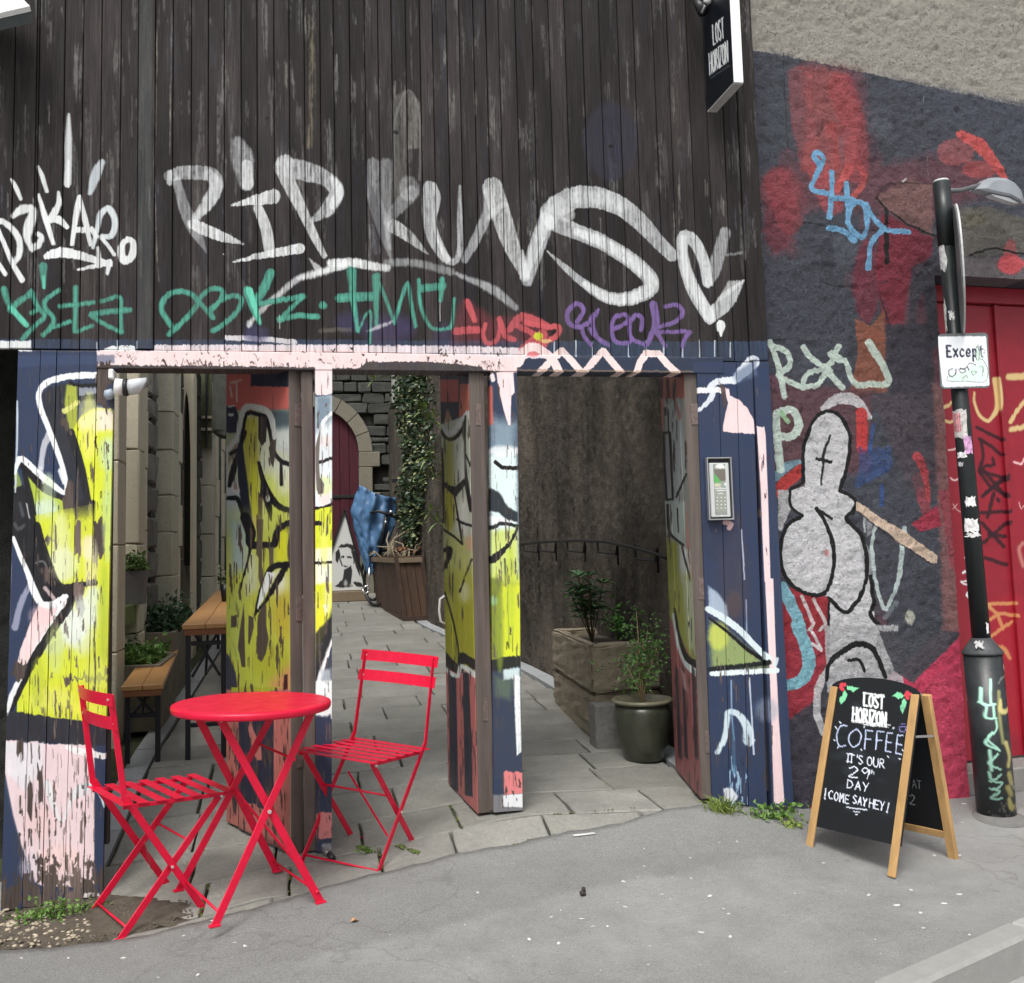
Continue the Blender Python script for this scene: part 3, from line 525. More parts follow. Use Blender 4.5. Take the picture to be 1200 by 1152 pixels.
# ---- right panel
c.k(0, 0, 1).poly([(812, 424), (935, 424), (960, 1000), (812, 1000)], NVY, 1, 1); c.poly([(835, 600), (870, 600), (880, 720), (850, 740)], (66, 60, 74), .5, 20); c.blob(838, 620, 16, 40, (40, 50, 74), .6, 14)
c.k(760, 420, 4.43); c.stroke([(258, 165), (382, 165)], 30, (240, 238, 240), 1, 1.5, sm=False); c.stroke([(262, 272), (310, 225), (335, 185), (322, 155), (350, 125), (400, 115), (450, 110), (490, 70), (540, 20)], [16, 26, 30, 34, 36, 34, 40, 60, 70], (226, 232, 238), .95, 2); c.poly([(440, 80), (560, 0), (560, 90), (460, 130)], (96, 112, 140), .7, 8)
c.poly([(398, 150), (420, 158), (425, 195), (470, 212), (520, 265), (548, 320), (556, 392), (450, 388), (388, 375), (388, 350), (398, 300), (415, 230), (405, 200)], (240, 212, 214), 1, 1.4); c.poly([(370, 120), (400, 150), (405, 240), (390, 260), (380, 180)], (80, 62, 62), .9, 2)
c.poly([(560, 355), (600, 358), (606, 400), (618, 700), (632, 1160), (600, 1160), (580, 700), (562, 390)], (238, 212, 214), 1, 1.4); c.stroke([(556, 395), (575, 700), (585, 1160)], 10, (34, 36, 52), .8, 2); c.stroke([(485, 890), (500, 1150)], 6, (206, 210, 226), .8, 1.5)
c.stroke([(395, 850), (430, 860), (420, 880)], 26, (220, 180, 180), .9, 2); c.chips([(590, 500), (620, 500), (620, 800), (600, 800)], 6, 16, 30, (60, 50, 60), 31)
c.k(760, 680, 4.265); c.poly([(580, -10), (622, -10), (636, 400), (650, 700), (678, 1115), (625, 1115), (618, 900), (605, 500)], (238, 212, 214), 1, 1.4)
c.poly([(310, 200), (420, 270), (560, 395), (600, 440), (315, 440)], (150, 168, 104), .9, 14); c.blob(350, 280, 50, 70, (196, 206, 96), .9, 12); c.poly([(300, 30), (345, 60), (392, 125), (400, 190), (302, 145)], (176, 192, 210), .9, 6); c.blob(430, 120, 40, 70, (90, 72, 66), .5, 10)
c.stroke([(305, 190), (400, 262), (500, 350), (600, 410)], [10, 14, 18, 20], BLK, 1, 2); c.stroke([(300, 145), (380, 192), (460, 252), (530, 325), (600, 392)], [30, 34, 34, 30, 30], (214, 228, 232), 1, 1.4); c.stroke([(310, 445), (450, 432), (600, 412)], [24, 22, 26], (28, 32, 34), 1, 3)
c.stroke([(318, 468), (440, 462), (640, 452)], [24, 26, 28], (222, 232, 234), 1, 1.4); c.stroke([(640, 395), (630, 425)], 20, (210, 224, 226), .9, 2)
c.stroke([(345, 862), (382, 790), (395, 700), (400, 660), (450, 672), (492, 730), (505, 800)], [24, 28, 28, 26, 32, 44, 60], (208, 226, 232), .95, 3); c.blob(500, 790, 26, 40, (160, 176, 196), .4, 10); c.blob(590, 650, 55, 60, (150, 160, 180), .5, 14); c.stroke([(505, 490), (515, 640), (528, 870)], 9, (214, 222, 236), .85, 1.2); c.stroke([(415, 500), (420, 700), (430, 800)], 8, (160, 190, 220), .7, 1.5); c.stroke([(490, 100), (492, 290)], 7, (196, 202, 220), .7, 1.5)
c.chips([(400, 930), (500, 930), (500, 1110), (400, 1110)], 26, 12, 70, (150, 180, 206), 32); c.poly([(375, 1040), (420, 1040), (450, 1080), (430, 1115), (380, 1110)], (222, 226, 232), .9, 3); c.stroke([(425, 730), (430, 960)], 16, (70, 110, 140), .6, 4)
c.chips([(0, 380), (600, 380), (620, 1100), (300, 1100)], 30, 4, 40, (30, 36, 54), 33)

# thin, sun-bleached patches in the lime paint
c = FC; c.k(0, 0, 1)
for x, y, rx, ry, k in ((104, 500, 10, 40, (232, 234, 130)), (126, 600, 6, 60, (196, 220, 150)), (56, 580, 8, 26, (210, 228, 190)), (70, 640, 12, 40, (226, 232, 196)), (106, 660, 8, 30, (232, 226, 190)), (96, 735, 16, 34, (226, 236, 228)), (64, 760, 10, 30, (200, 216, 140)), (112, 790, 14, 20, (214, 222, 110)), (60, 820, 26, 14, (222, 226, 120)), (122, 720, 5, 60, (168, 188, 60)), (44, 800, 8, 30, (178, 190, 60)), (100, 830, 20, 8, (228, 226, 90)), (598, 700, 6, 60, (186, 204, 60)), (586, 740, 5, 50, (150, 168, 60)), (380, 640, 5, 26, (224, 228, 120)), (384, 700, 5, 20, (230, 234, 170))): c.blob(x, y, rx, ry, k, .6, min(rx, ry)*1.5)
c.poly([(84, 470), (90, 470), (112, 620), (106, 620)], (24, 26, 30), .0, 2)
# flaking of the lower paint: ragged upright losses along board edges and joints
c = FC; c.k(0, 0, 1)
def flake(cv, x0, y0, x1, y1, n, w, h, seed, col=None): cv.k(0, 0, 1).chips([(x0, y0), (x1, y0), (x1, y1), (x0, y1)], n, w, h, col, seed)
flake(FC, 84, 440, 132, 850, 46, 2.4, 18, 101); flake(FC, 20, 560, 84, 850, 46, 2.2, 16, 102); flake(FC, 20, 880, 120, 1040, 70, 3, 26, 103); flake(FC, 4, 1030, 120, 1060, 60, 10, 20, 104); flake(FC, 20, 430, 80, 560, 26, 1.6, 12, 105)
for x in (47, 66, 93, 113): flake(FC, x-4, 560, x-1, 1040, 26, 1.9, 22, 110+x)
flake(FC, 372, 440, 389, 990, 70, 2.4, 22, 106); flake(FC, 578, 520, 608, 780, 44, 2.2, 18, 107); flake(FC, 578, 440, 608, 940, 50, 1.8, 16, 108); flake(FC, 840, 780, 905, 940, 40, 2, 20, 109); flake(FC, 836, 440, 900, 780, 34, 1.2, 10, 112)
flake(FC, 120, 409, 600, 420, 60, 6, 2.5, 113); flake(FC, 120, 424, 600, 432, 90, 9, 3, 114)
# weathering of the dark boards: pale scoured streaks, inky blotches, old buffed-out shapes
c = FC; c.k(0, 0, 1); r_ = random.Random(17)
def weather(n, ylo, yhi, w, h, col, al, seed):
    r = random.Random(seed)
    for _ in range(n):
        x, y = r.uniform(-20, 900), r.uniform(ylo, yhi); ww, hh = w*r.uniform(.3, 1), h*r.uniform(.3, 1)
        c.poly([(x-ww*.5, y-hh), (x+ww*.3, y-hh*.9), (x+ww*.5, y), (x+ww*.35, y+hh), (x-ww*.4, y+hh*.8), (x-ww*.5, y)], col, al*r.uniform(.3, 1), 5, .9, jag=14)
ab_ = FC.a.copy(); cb_0 = FC.c.copy()
weather(260, -20, 340, 12, 36, (120, 119, 118), .6, 1); weather(120, -20, 390, 18, 50, (20, 20, 34), .8, 2); weather(90, -20, 280, 4, 22, (168, 166, 158), .65, 3); weather(120, -20, 390, 3, 16, (10, 10, 12), .8, 5); weather(26, 0, 300, 4, 6, (190, 190, 186), .5, 4)
c.stroke([(462, 230), (462, 150), (470, 118), (478, 106), (488, 118), (492, 150), (492, 210)], 3, (120, 120, 118), .5, 2).poly([(478, 108), (492, 118), (494, 172), (478, 175)], (150, 148, 142), .5, 3, .6); c.poly([(462, 112), (476, 106), (476, 235), (460, 235)], (118, 116, 112), .5, 4, .5); c.blob(716, 165, 32, 46, (34, 36, 56), .6, 12)
for x, y in ((100, 121), (313, 139), (464, 155), (716, 171)): c.blob(x, y, 3, 2.2, (6, 6, 8), 1, 1.5)
c.stroke([(186, 2), (182, 120), (182, 250), (186, 330)], 2.4, (176, 172, 160), .55, 2, .8); c.stroke([(201, 0), (200, 100), (199, 180)], 1.8, (170, 166, 156), .5, 1.5, .8); c.stroke([(362, 20), (366, 90), (363, 170)], 8, (156, 146, 120), .4, 4, .9); c.poly([(163, -10), (178, -10), (178, 400), (161, 400)], (78, 92, 92), .35, 3, .4)
_n = np.clip(ab_*1.0, 0, 1)[..., None]; FC.c = cb_0*_n+FC.c*(1-_n)
# ---- the three gate leaves (each hinged at its right edge, swung inwards)
LEAVES = {}
def leaf_plane(hx, hy, fx, fy):           # photo pixels of the foot at the hinge and at the free edge
    a, b = fac(hx, hy, .03), gp(fx, fy); a[2] = G(a[0], a[1]); d = np.array([a[0]-b[0], a[1]-b[1], 0]); L = np.linalg.norm(d); return b, d/L, L
LA = leaf_plane(341, 999, 265, 966); LC = leaf_plane(560, 944, 525, 921); LE = leaf_plane(822, 941, 792, 904)
def leaf_canvas(l, ppm, seed): return Canvas((l[0][0], l[0][1], 0), l[1], (0, 0, 1), -.05, l[2]+.05, -.1, 2.3, ppm, seed=seed)
c = CA = leaf_canvas(LA, 380, 40); OL = (160, 166, 64); SAL = (176, 92, 84); GW = (178, 182, 176); BK2 = (16, 17, 22)
c.fill((150, 160, 128)); c.k(260, 420, 5.757)
c.poly([(-40, 60), (480, 60), (480, 345), (-40, 345)], SAL, 1, 3); c.poly([(200, 60), (480, 60), (480, 190), (195, 185)], (32, 36, 54)); c.poly([(-40, 320), (90, 320), (120, 400), (110, 500), (-40, 500)], (36, 40, 58), 1, 3)
c.stroke([(55, 190), (65, 255)], 16, (190, 160, 150)); c.stroke([(60, 165), (130, 145)], 16, (190, 160, 150)); c.stroke([(98, 165), (102, 290)], 14, (190, 160, 150)); c.stroke([(45, 325), (80, 318)], 14, GW); c.stroke([(50, 380), (70, 380)], 20, GW)
c.poly([(320, 345), (480, 345), (480, 480), (340, 520)], (70, 84, 90), 1, 8); c.poly([(340, 480), (480, 460), (480, 640), (370, 610)], (188, 196, 192), .9, 12)
c.poly([(110, 500), (170, 360), (300, 380), (350, 560), (480, 640), (480, 1160), (20, 1160), (20, 640)], (178, 184, 160), 1, 4)
c.poly([(160, 400), (245, 390), (250, 600), (260, 1160), (220, 1160), (150, 800), (140, 560)], (160, 158, 60), .95, 8); c.blob(220, 900, 40, 200, (176, 180, 50), .8, 12); c.poly([(270, 780), (480, 820), (480, 1160), (280, 1160)], (178, 190, 70), .8, 24); c.blob(420, 800, 60, 120, (204, 208, 190), .7, 16)
c.poly([(20, 880), (90, 800), (140, 1000), (150, 1160), (20, 1160)], (160, 172, 176), .9, 6); c.poly([(20, 620), (110, 540), (100, 640), (50, 700), (20, 780)], (120, 100, 90), .8, 5)
c.stroke([(30, 900), (30, 660), (60, 590), (110, 520), (122, 430), (150, 350), (185, 322), (300, 352), (340, 430), (345, 520), (370, 590), (480, 640)], [26, 30, 34, 36, 38, 44, 40, 44, 44, 42, 40, 34], GW, 1, 1.5)
c.stroke([(145, 490), (160, 400), (185, 362), (250, 378), (300, 400), (330, 520), (350, 620), (400, 690), (480, 715)], [20, 20, 26, 28, 24, 22, 22, 30, 34], BK2, 1, 1.5)
c.poly([(248, 390), (308, 395), (300, 560), (270, 590), (246, 540)], (52, 46, 44)); c.poly([(340, 550), (368, 545), (362, 640), (350, 740), (332, 705), (318, 600)], (56, 50, 46)); c.stroke([(400, 710), (402, 850)], [16, 22], BK2)
c.stroke([(150, 500), (120, 600), (60, 640)], [40, 24, 26], BK2, 1, 2); c.stroke([(125, 600), (80, 740), (50, 860)], [30, 40, 26], BK2, 1, 2); c.stroke([(125, 580), (140, 800), (165, 1000), (190, 1160)], [34, 60, 60, 56], (30, 36, 50), 1, 2)
c.poly([(60, 890), (95, 800), (125, 900), (110, 920)], GW, 1, 2); c.poly([(80, 850), (95, 830), (105, 880), (80, 885)], (140, 110, 100), .9, 2); c.stroke([(40, 945), (100, 945), (130, 1010), (165, 1160)], [26, 34, 26, 20], BK2)
c.stroke([(250, 700), (280, 820), (330, 930), (390, 1000), (480, 1030)], [20, 36, 44, 40, 36], BK2, 1, 1.5); c.stroke([(290, 900), (320, 1000), (333, 1090)], [50, 44, 12], BK2, 1, 2); c.blob(312, 945, 14, 26, (210, 220, 200), .9, 2); c.poly([(245, 900), (278, 920), (275, 1160), (245, 1160)], (84, 74, 56)); c.stroke([(270, 830), (265, 930)], 16, BK2)
c.blob(420, 1140, 60, 36, (30, 24, 22), 1, 3); c.poly([(210, 1060), (240, 1060), (240, 1160), (215, 1160)], (196, 160, 100), .8, 3)
c.k(260, 610, 5.757); c.poly([(20, -120), (480, -120), (480, 1160), (20, 1160)], (170, 178, 66), 1, 2, top=46); c.poly([(40, -10), (190, 0), (180, 330), (60, 360)], (146, 164, 158), 1, 18); c.poly([(190, 200), (240, 250), (250, 460), (160, 520), (150, 420)], (176, 184, 150), .9, 12); c.blob(390, 420, 50, 90, (210, 214, 196), .9, 16); c.blob(410, 640, 60, 160, (176, 156, 50), .7, 20); c.blob(330, 960, 120, 120, (158, 160, 40), .6, 20); c.poly([(340, 1090), (480, 960), (480, 1300), (300, 1300)], (196, 128, 100), .8, 18); c.blob(100, 700, 60, 260, (158, 172, 86), .7, 14); c.poly([(370, 60), (440, 60), (440, 270), (370, 270)], (196, 200, 40), .8, 6)
c.stroke([(160, -20), (195, 80), (200, 160), (300, 165), (355, 160), (375, 70), (430, 22), (480, 20)], [70, 70, 56, 44, 46, 38, 40, 44], BK2, 1, 1.5); c.stroke([(200, 150), (185, 240), (140, 400), (120, 490)], [40, 16, 12, 14], BK2, 1, 1.2)
c.poly([(242, -10), (282, -10), (275, 180), (272, 300), (280, 400), (262, 440), (248, 390), (250, 250), (232, 230)], (84, 76, 62)); c.poly([(320, 180), (352, 180), (350, 300), (322, 300)], (84, 76, 62)); c.stroke([(480, 295), (400, 300), (330, 330), (270, 470), (225, 640)], [34, 40, 40, 34, 14], BK2, 1, 1.5); c.stroke([(440, 300), (380, 400), (300, 540), (225, 635)], [40, 40, 24, 10], BK2, 1, 1.5)
c.poly([(305, 345), (362, 350), (330, 440), (245, 600), (238, 590), (270, 440)], (206, 214, 210)); c.stroke([(320, 360), (330, 420), (340, 380)], 8, BK2, .7, 1)
for P in ([(245, 640), (300, 540), (300, 700), (318, 800), (300, 900), (270, 955), (242, 930), (240, 700)], [(182, 640), (215, 655), (218, 720), (188, 840), (178, 820)], [(108, 860), (125, 720), (150, 560), (160, 990), (135, 990), (120, 900)], [(60, 640), (100, 640), (98, 720), (60, 720)], [(50, 290), (62, 300), (66, 400), (48, 380)]): c.poly(P, (72, 64, 56))
c.chips([(60, 200), (440, 500), (440, 1100), (60, 1100)], 46, 10, 60, (80, 72, 50), 41); c.poly([(20, 880), (50, 920), (90, 1020), (110, 1160), (20, 1160)], (50, 52, 66), 1, 2); c.poly([(420, 1040), (445, 1040), (445, 1160), (415, 1160)], (60, 30, 34))
c.k(260, 800, 5.486); c.poly([(-20, 45), (440, 45), (440, 1200), (-20, 1200)], (178, 106, 98), 1, 3); c.poly([(108, 230), (185, 240), (170, 300), (200, 440), (225, 500), (258, 500), (255, 420), (200, 290), (190, 230), (335, 230), (335, 840), (230, 800), (225, 780), (110, 770)], (38, 40, 58)); c.poly([(60, 30), (390, 30), (300, 60), (60, 60)], (160, 164, 50))
c.poly([(60, 700), (100, 740), (90, 860), (70, 820)], (60, 48, 50)); c.chips([(30, 200), (420, 200), (420, 1000), (30, 900)], 40, 16, 40, (96, 66, 62), 42); c.stroke([(225, 500), (230, 780)], 8, (120, 80, 76), .8, 1); c.poly([(25, 900), (440, 1060), (440, 1120), (25, 960)], (90, 60, 56), .6, 6)
c = CC = leaf_canvas(LC, 380, 50); c.fill((140, 146, 120)); c.k(500, 420, 4.43)
c.poly([(30, 60), (280, 60), (280, 340), (30, 340)], (38, 42, 60)); c.poly([(50, 108), (165, 108), (165, 225), (50, 225)], (164, 84, 80)); c.poly([(172, 130), (280, 130), (280, 240), (190, 290), (168, 310)], (160, 88, 74)); c.poly([(85, 345), (108, 255), (138, 345), (120, 380)], (150, 120, 104), 1, 2)
c.poly([(60, 350), (280, 260), (280, 1160), (70, 1160)], (160, 168, 152), 1, 3); c.stroke([(70, 345), (100, 385), (140, 375), (185, 320), (215, 280)], [20, 28, 30, 28, 22], (176, 180, 178)); c.stroke([(72, 370), (100, 412), (140, 415), (180, 375), (200, 330)], [14, 16, 20, 18, 12], BK2); c.stroke([(203, 300), (200, 440), (206, 600), (232, 790)], [10, 12, 14, 18], BK2)
c.blob(115, 560, 34, 140, (140, 140, 60), .8, 14); c.blob(170, 540, 30, 120, (170, 176, 170), .8, 12); c.blob(115, 780, 30, 120, (150, 148, 40), .9, 10); c.poly([(90, 900), (240, 950), (250, 1160), (80, 1160)], (160, 164, 90), .8, 20); c.blob(190, 820, 30, 100, (190, 192, 184), .8, 8); c.blob(225, 960, 20, 40, (190, 140, 120), .6, 6)
c.stroke([(78, 470), (85, 640), (85, 850)], 12, BK2); c.poly([(88, 640), (120, 660), (150, 665), (205, 615), (200, 660), (150, 720), (125, 700), (95, 670)], BK2); c.stroke([(140, 700), (165, 830), (186, 965)], 9, BK2); c.stroke([(90, 890), (140, 925), (186, 962)], 11, BK2); c.stroke([(160, 835), (190, 855), (260, 875)], 13, BK2); c.poly([(196, 640), (215, 640), (235, 790), (222, 790)], BK2); c.stroke([(205, 500), (230, 560)], 8, BK2)
c.stroke([(235, 1045), (190, 1155)], 8, BK2); c.stroke([(80, 1000), (118, 990), (112, 1040), (85, 1100)], [20, 26, 24, 12], BK2)
c.k(500, 680, 4.267); c.poly([(60, -90), (260, -90), (260, 440), (60, 400)], (150, 152, 46), 1, 2, top=30); c.blob(190, 60, 30, 50, (184, 190, 170), .7, 12); c.blob(120, 60, 30, 90, (140, 144, 60), .7, 12); c.stroke([(90, 60), (125, 180), (150, 300), (166, 410)], 8, BK2); c.stroke([(188, 0), (165, 60)], 8, BK2)
c.poly([(60, 430), (260, 470), (290, 1200), (60, 1100)], (178, 104, 102), 1, 2); c.poly([(108, 460), (146, 480), (156, 1060), (118, 1040)], (36, 40, 56)); c.poly([(182, 460), (212, 465), (222, 720), (232, 1085), (192, 1075)], (36, 40, 56)); c.stroke([(82, 380), (120, 420), (165, 450), (175, 385), (200, 395), (250, 430)], [50, 44, 36, 40, 40, 44], (28, 28, 30), 1, 1.5); c.stroke([(80, 435), (150, 480), (175, 430), (250, 480)], [14, 22, 22, 26], (206, 214, 210)); c.chips([(90, 480), (250, 480), (250, 1080), (100, 1040)], 20, 10, 60, (60, 50, 56), 51)
c = CE = leaf_canvas(LE, 380, 60); c.fill((130, 134, 128)); c.k(760, 420, 4.43); c.poly([(0, 60), (240, 60), (240, 200), (40, 215)], (150, 88, 80)); c.stroke([(70, 110), (70, 200)], 14, (50, 34, 36)); c.stroke([(100, 110), (105, 200)], 12, (50, 34, 36)); c.stroke([(140, 110), (135, 190)], 12, (60, 40, 40)); c.poly([(50, 215), (80, 215), (72, 520), (58, 500)], (156, 92, 84))
c.poly([(80, 260), (165, 200), (150, 250), (85, 300)], (36, 38, 40)); c.poly([(95, 240), (160, 200), (195, 600), (150, 760), (100, 740)], (150, 158, 158), 1, 2); c.stroke([(75, 385), (110, 385), (125, 730), (95, 735), (85, 560), (80, 390)], 12, BK2, 1, 1.2, sm=False); c.stroke([(195, 600), (145, 720)], 10, BK2); c.poly([(100, 395), (112, 600), (112, 700), (90, 560)], (140, 136, 140)); c.poly([(140, 200), (170, 300), (160, 320), (140, 260)], (150, 90, 80), .8, 3)
c.poly([(80, 740), (190, 740), (185, 960), (100, 920)], (158, 170, 166), 1, 3); c.stroke([(100, 760), (110, 900), (180, 970)], 12, BK2); c.stroke([(150, 780), (155, 900)], 8, BK2); c.poly([(80, 930), (150, 960), (160, 1160), (90, 1160)], (130, 134, 60), 1, 6); c.poly([(195, 740), (225, 1160), (200, 1160)], (190, 120, 116), .9, 4); c.poly([(160, 970), (215, 1000), (225, 1160), (170, 1160)], (190, 198, 190), .8, 6); c.stroke([(175, 980), (215, 1150)], 8, BK2)
c.k(760, 680, 4.265); c.poly([(60, -60), (240, -60), (240, 420), (110, 300)], (140, 144, 70), 1, 3, top=22); c.poly([(170, 0), (230, 0), (235, 380), (200, 330)], (170, 180, 160), .8, 8); c.poly([(105, 180), (240, 440), (270, 1200), (100, 1100)], (140, 84, 86), 1, 2); c.stroke([(125, 170), (150, 330), (190, 420), (245, 470)], [14, 16, 26, 34], (190, 200, 200)); c.stroke([(130, 140), (155, 290), (190, 385), (245, 425)], [8, 14, 26, 34], BK2)
for x in (135, 165, 215): c.poly([(x, 420), (x+14, 450), (x+34, 900), (x+14, 880)], (44, 38, 50), .9, 2)
c.poly([(160, 440), (185, 470), (200, 560), (175, 540)], (190, 150, 150), .8, 4); c.chips([(120, 450), (250, 500), (260, 1100), (140, 900)], 26, 12, 70, (70, 48, 52), 61)

flake(CA, 268, 600, 340, 900, 110, 3, 26, 120, (74, 64, 54)); flake(CA, 268, 470, 340, 620, 50, 2, 16, 121, (74, 66, 58)); flake(CA, 268, 860, 340, 990, 60, 3, 24, 122, (70, 54, 52)); flake(CC, 518, 460, 556, 760, 70, 2, 20, 123, (70, 64, 54)); flake(CC, 522, 780, 560, 940, 40, 2.2, 24, 124, (66, 50, 52)); flake(CE, 772, 440, 830, 930, 90, 2.2, 28, 125, (64, 56, 52))
# ---- the rough rendered wall to the right of the timber front
WA = radians(3.9); WD = np.array([cos(WA), sin(WA), 0]); WN = np.array([-sin(WA), cos(WA), 0]); WO = np.array([2.17, .06, 0])
c = CW = Canvas(WO, WD, (0, 0, 1), -.05, 2.4, -.2, 4.7, 380, 1.3, seed=70); SLT = (62, 65, 75)
c.fill((158, 153, 143)); c.k(0, 0, 1); c.poly([(860, 54), (900, 62), (1000, 82), (1100, 104), (1300, 146), (1300, 1100), (850, 1100)], SLT, 1, 2); c.poly([(1040, 92), (1300, 140), (1300, 210), (1140, 160)], (64, 68, 80), .8, 30)
CR = (132, 56, 68)
c.k(870, 0, 2.879); c.poly([(200, 215), (400, 235), (430, 420), (480, 560), (640, 520), (800, 560), (900, 640), (700, 700), (600, 760), (560, 1110), (480, 1110), (450, 720), (300, 700), (170, 720), (180, 860), (90, 860), (50, 600), (180, 560), (230, 460)], (116, 60, 68), .62, 40)
c.poly([(210, 220), (340, 235), (390, 380), (400, 560), (300, 640), (200, 560), (220, 420)], (168, 80, 78), .62, 30); c.stroke([(370, 470), (360, 560), (320, 640)], [30, 34, 20], (206, 88, 84), .9, 4); c.stroke([(400, 560), (410, 610), (370, 670)], 20, (200, 84, 80), .8, 4); c.stroke([(300, 430), (310, 560)], 40, (180, 70, 70), .6, 10); c.blob(130, 640, 70, 70, (140, 66, 72), .6, 18); c.blob(120, 760, 50, 90, (110, 44, 56), .6, 14)
c.stroke([(735, 455), (800, 490), (850, 550), (890, 610)], [30, 44, 36, 16], (214, 80, 78), .9, 4); c.blob(800, 570, 60, 30, (176, 70, 72), .7, 10); c.poly([(450, 665), (560, 600), (640, 625), (640, 790), (560, 760), (500, 715)], (118, 84, 82), .95, 4); c.poly([(690, 700), (840, 700), (960, 740), (960, 860), (760, 870), (690, 860)], (104, 99, 90), .75, 12); c.blob(780, 740, 50, 24, (112, 108, 84), .5, 10); c.poly([(740, 870), (960, 865), (960, 950), (740, 930)], (104, 96, 98), .9, 5); c.blob(905, 890, 45, 34, (226, 84, 92), .95, 8); c.blob(905, 860, 24, 50, (206, 80, 84), .6, 8)
c.poly([(470, 720), (640, 800), (640, 860), (560, 960), (540, 1110), (470, 1110), (450, 900)], (124, 34, 50), .8, 10); c.poly([(570, 900), (680, 850), (700, 1130), (560, 1130)], (58, 56, 66), .9, 12); c.poly([(70, 900), (440, 880), (470, 1100), (90, 1150)], (60, 62, 72), .8, 20); c.poly([(100, 170), (190, 200), (190, 480), (60, 520)], (66, 70, 80), .7, 16)
c.stroke([(484, 700), (487, 885)], [10, 16], (18, 16, 20), 1, 1.5); c.stroke([(452, 665), (490, 710)], 8, (30, 24, 26), 1, 1.2); c.stroke([(500, 715), (560, 758), (600, 775), (655, 800)], [5, 7, 9, 7], (24, 20, 22), 1, 1); c.stroke([(765, 862), (800, 850), (850, 838), (900, 848), (960, 858)], [8, 8, 6, 7, 6], (24, 20, 22), 1, 1); c.stroke([(138, 180), (150, 470), (175, 510), (245, 525)], 3, (34, 34, 38), .7, 1); c.stroke([(450, 665), (500, 620), (640, 620)], 5, (60, 44, 46), .8, 1.5)
c.stroke([(540, 612), (550, 606)], 8, (210, 200, 200)); c.poly([(410, 1130), (480, 1040), (485, 1152), (420, 1152)], (160, 92, 64), .9, 4)
c.k(0, 0, 1); r_ = random.Random(9)
for _ in range(46):                       # overspray specks, scuffs and buffed patches
    x, y = r_.uniform(905, 1110), r_.uniform(110, 900); k = r_.choice([(150, 60, 72), (34, 36, 44), (96, 100, 112), (110, 50, 60), (40, 40, 50)]); c.blob(x, y, r_.uniform(4, 18), r_.uniform(6, 30), k, r_.uniform(.15, .45), r_.uniform(5, 14))
for P in ([(905, 260), (950, 262), (1000, 270), (1040, 268)], [(1030, 340), (1050, 420), (1056, 520)], [(900, 400), (920, 398)], [(960, 330), (990, 336), (1040, 330)]): c.stroke(P, 1.6, (26, 26, 30), .7, 1)
c.stroke([(936, 90), (940, 140), (950, 190)], 26, (176, 78, 80), .5, 12).stroke([(985, 100), (1000, 150), (1004, 200)], 30, (166, 62, 68), .55, 14).stroke([(960, 200), (975, 240)], 26, (186, 74, 78), .6, 10).stroke([(910, 210), (925, 260)], 30, (160, 60, 66), .5, 12).blob(1120, 178, 22, 16, (206, 90, 90), .5, 8).blob(1016, 330, 16, 50, (130, 36, 52), .6, 12)
c.stroke([(1100, 470), (1112, 640), (1125, 800)], 16, (170, 110, 108), .5, 10).stroke([(1075, 560), (1085, 600)], 12, (190, 60, 72), .6, 5)
c.k(870, 0, 2.879)
BLU = (112, 172, 218)
for P in ([(262, 560), (240, 525), (258, 515), (272, 545), (245, 600), (236, 640), (300, 655)], [(300, 580), (300, 640), (292, 735)], [(295, 668), (365, 672), (375, 690)], [(350, 620), (356, 700), (358, 760), (400, 800), (420, 760), (408, 690), (368, 690), (352, 750)], [(288, 770), (340, 780), (378, 812)], [(415, 690), (450, 745), (490, 775), (558, 782)], [(480, 770), (435, 820), (425, 905)]): c.stroke(P, 18, BLU, 1, 1.5)
c.k(870, 380, 2.879)
c.poly([(380, -20), (480, 30), (490, 230), (360, 240), (390, 100)], (138, 78, 60), .9, 4); c.poly([(60, 200), (440, 220), (430, 500), (100, 520)], (92, 58, 64), .8, 20); c.poly([(480, 0), (640, 0), (650, 240), (500, 240)], (54, 52, 62), .9, 10); c.poly([(640, 200), (700, 200), (750, 1152), (680, 1100)], (138, 92, 92), .9, 16); c.poly([(430, 230), (640, 230), (660, 560), (560, 560)], (74, 62, 70), .7, 24); c.blob(480, 800, 140, 180, (62, 64, 74), .7, 30); c.poly([(570, 675), (655, 610), (672, 682), (600, 700)], (176, 44, 66), .9, 4); c.stroke([(588, 445), (615, 500), (630, 600)], [30, 28, 10], (186, 60, 66), .9, 3)
c.poly([(660, 560), (715, 560), (740, 860), (700, 820)], (170, 62, 76), .7, 8); c.poly([(120, 880), (290, 920), (290, 1152), (130, 1152)], (152, 38, 46), 1, 3); c.stroke([(115, 565), (150, 530), (200, 490)], [34, 40, 40], (184, 52, 50), 1, 2); c.stroke([(112, 515), (150, 480), (190, 465)], [30, 30, 16], (120, 160, 180), .9, 3)
c.stroke([(135, 890), (170, 960), (200, 1040), (225, 1152)], [40, 40, 36, 30], (128, 186, 206), 1, 1.5); 
for P in ([(200, 920), (240, 1010), (210, 1060)], [(240, 930), (280, 1010), (230, 1080)], [(230, 1060), (270, 1130)]): c.stroke(P, 12, (226, 222, 224), .9, 2, sm=False)
c.stroke([(270, 285), (320, 252), (380, 258), (425, 312)], [20, 36, 38, 22], (206, 204, 208), .95, 2); c.stroke([(400, 300), (402, 420)], 38, (206, 56, 58), .95, 2); 
for i in range(7): c.stroke([(395+i*16, 420+10*(i % 2)), (400+i*16, 470), (388+i*16, 545-8*i)], 16, (44, 76, 150), .5, 5)
c.stroke([(440, 340), (430, 430)], 12, (40, 80, 150), .7, 3); c.stroke([(470, 545), (470, 610)], 14, (44, 76, 150), .7, 4)
MN = (206, 226, 214)
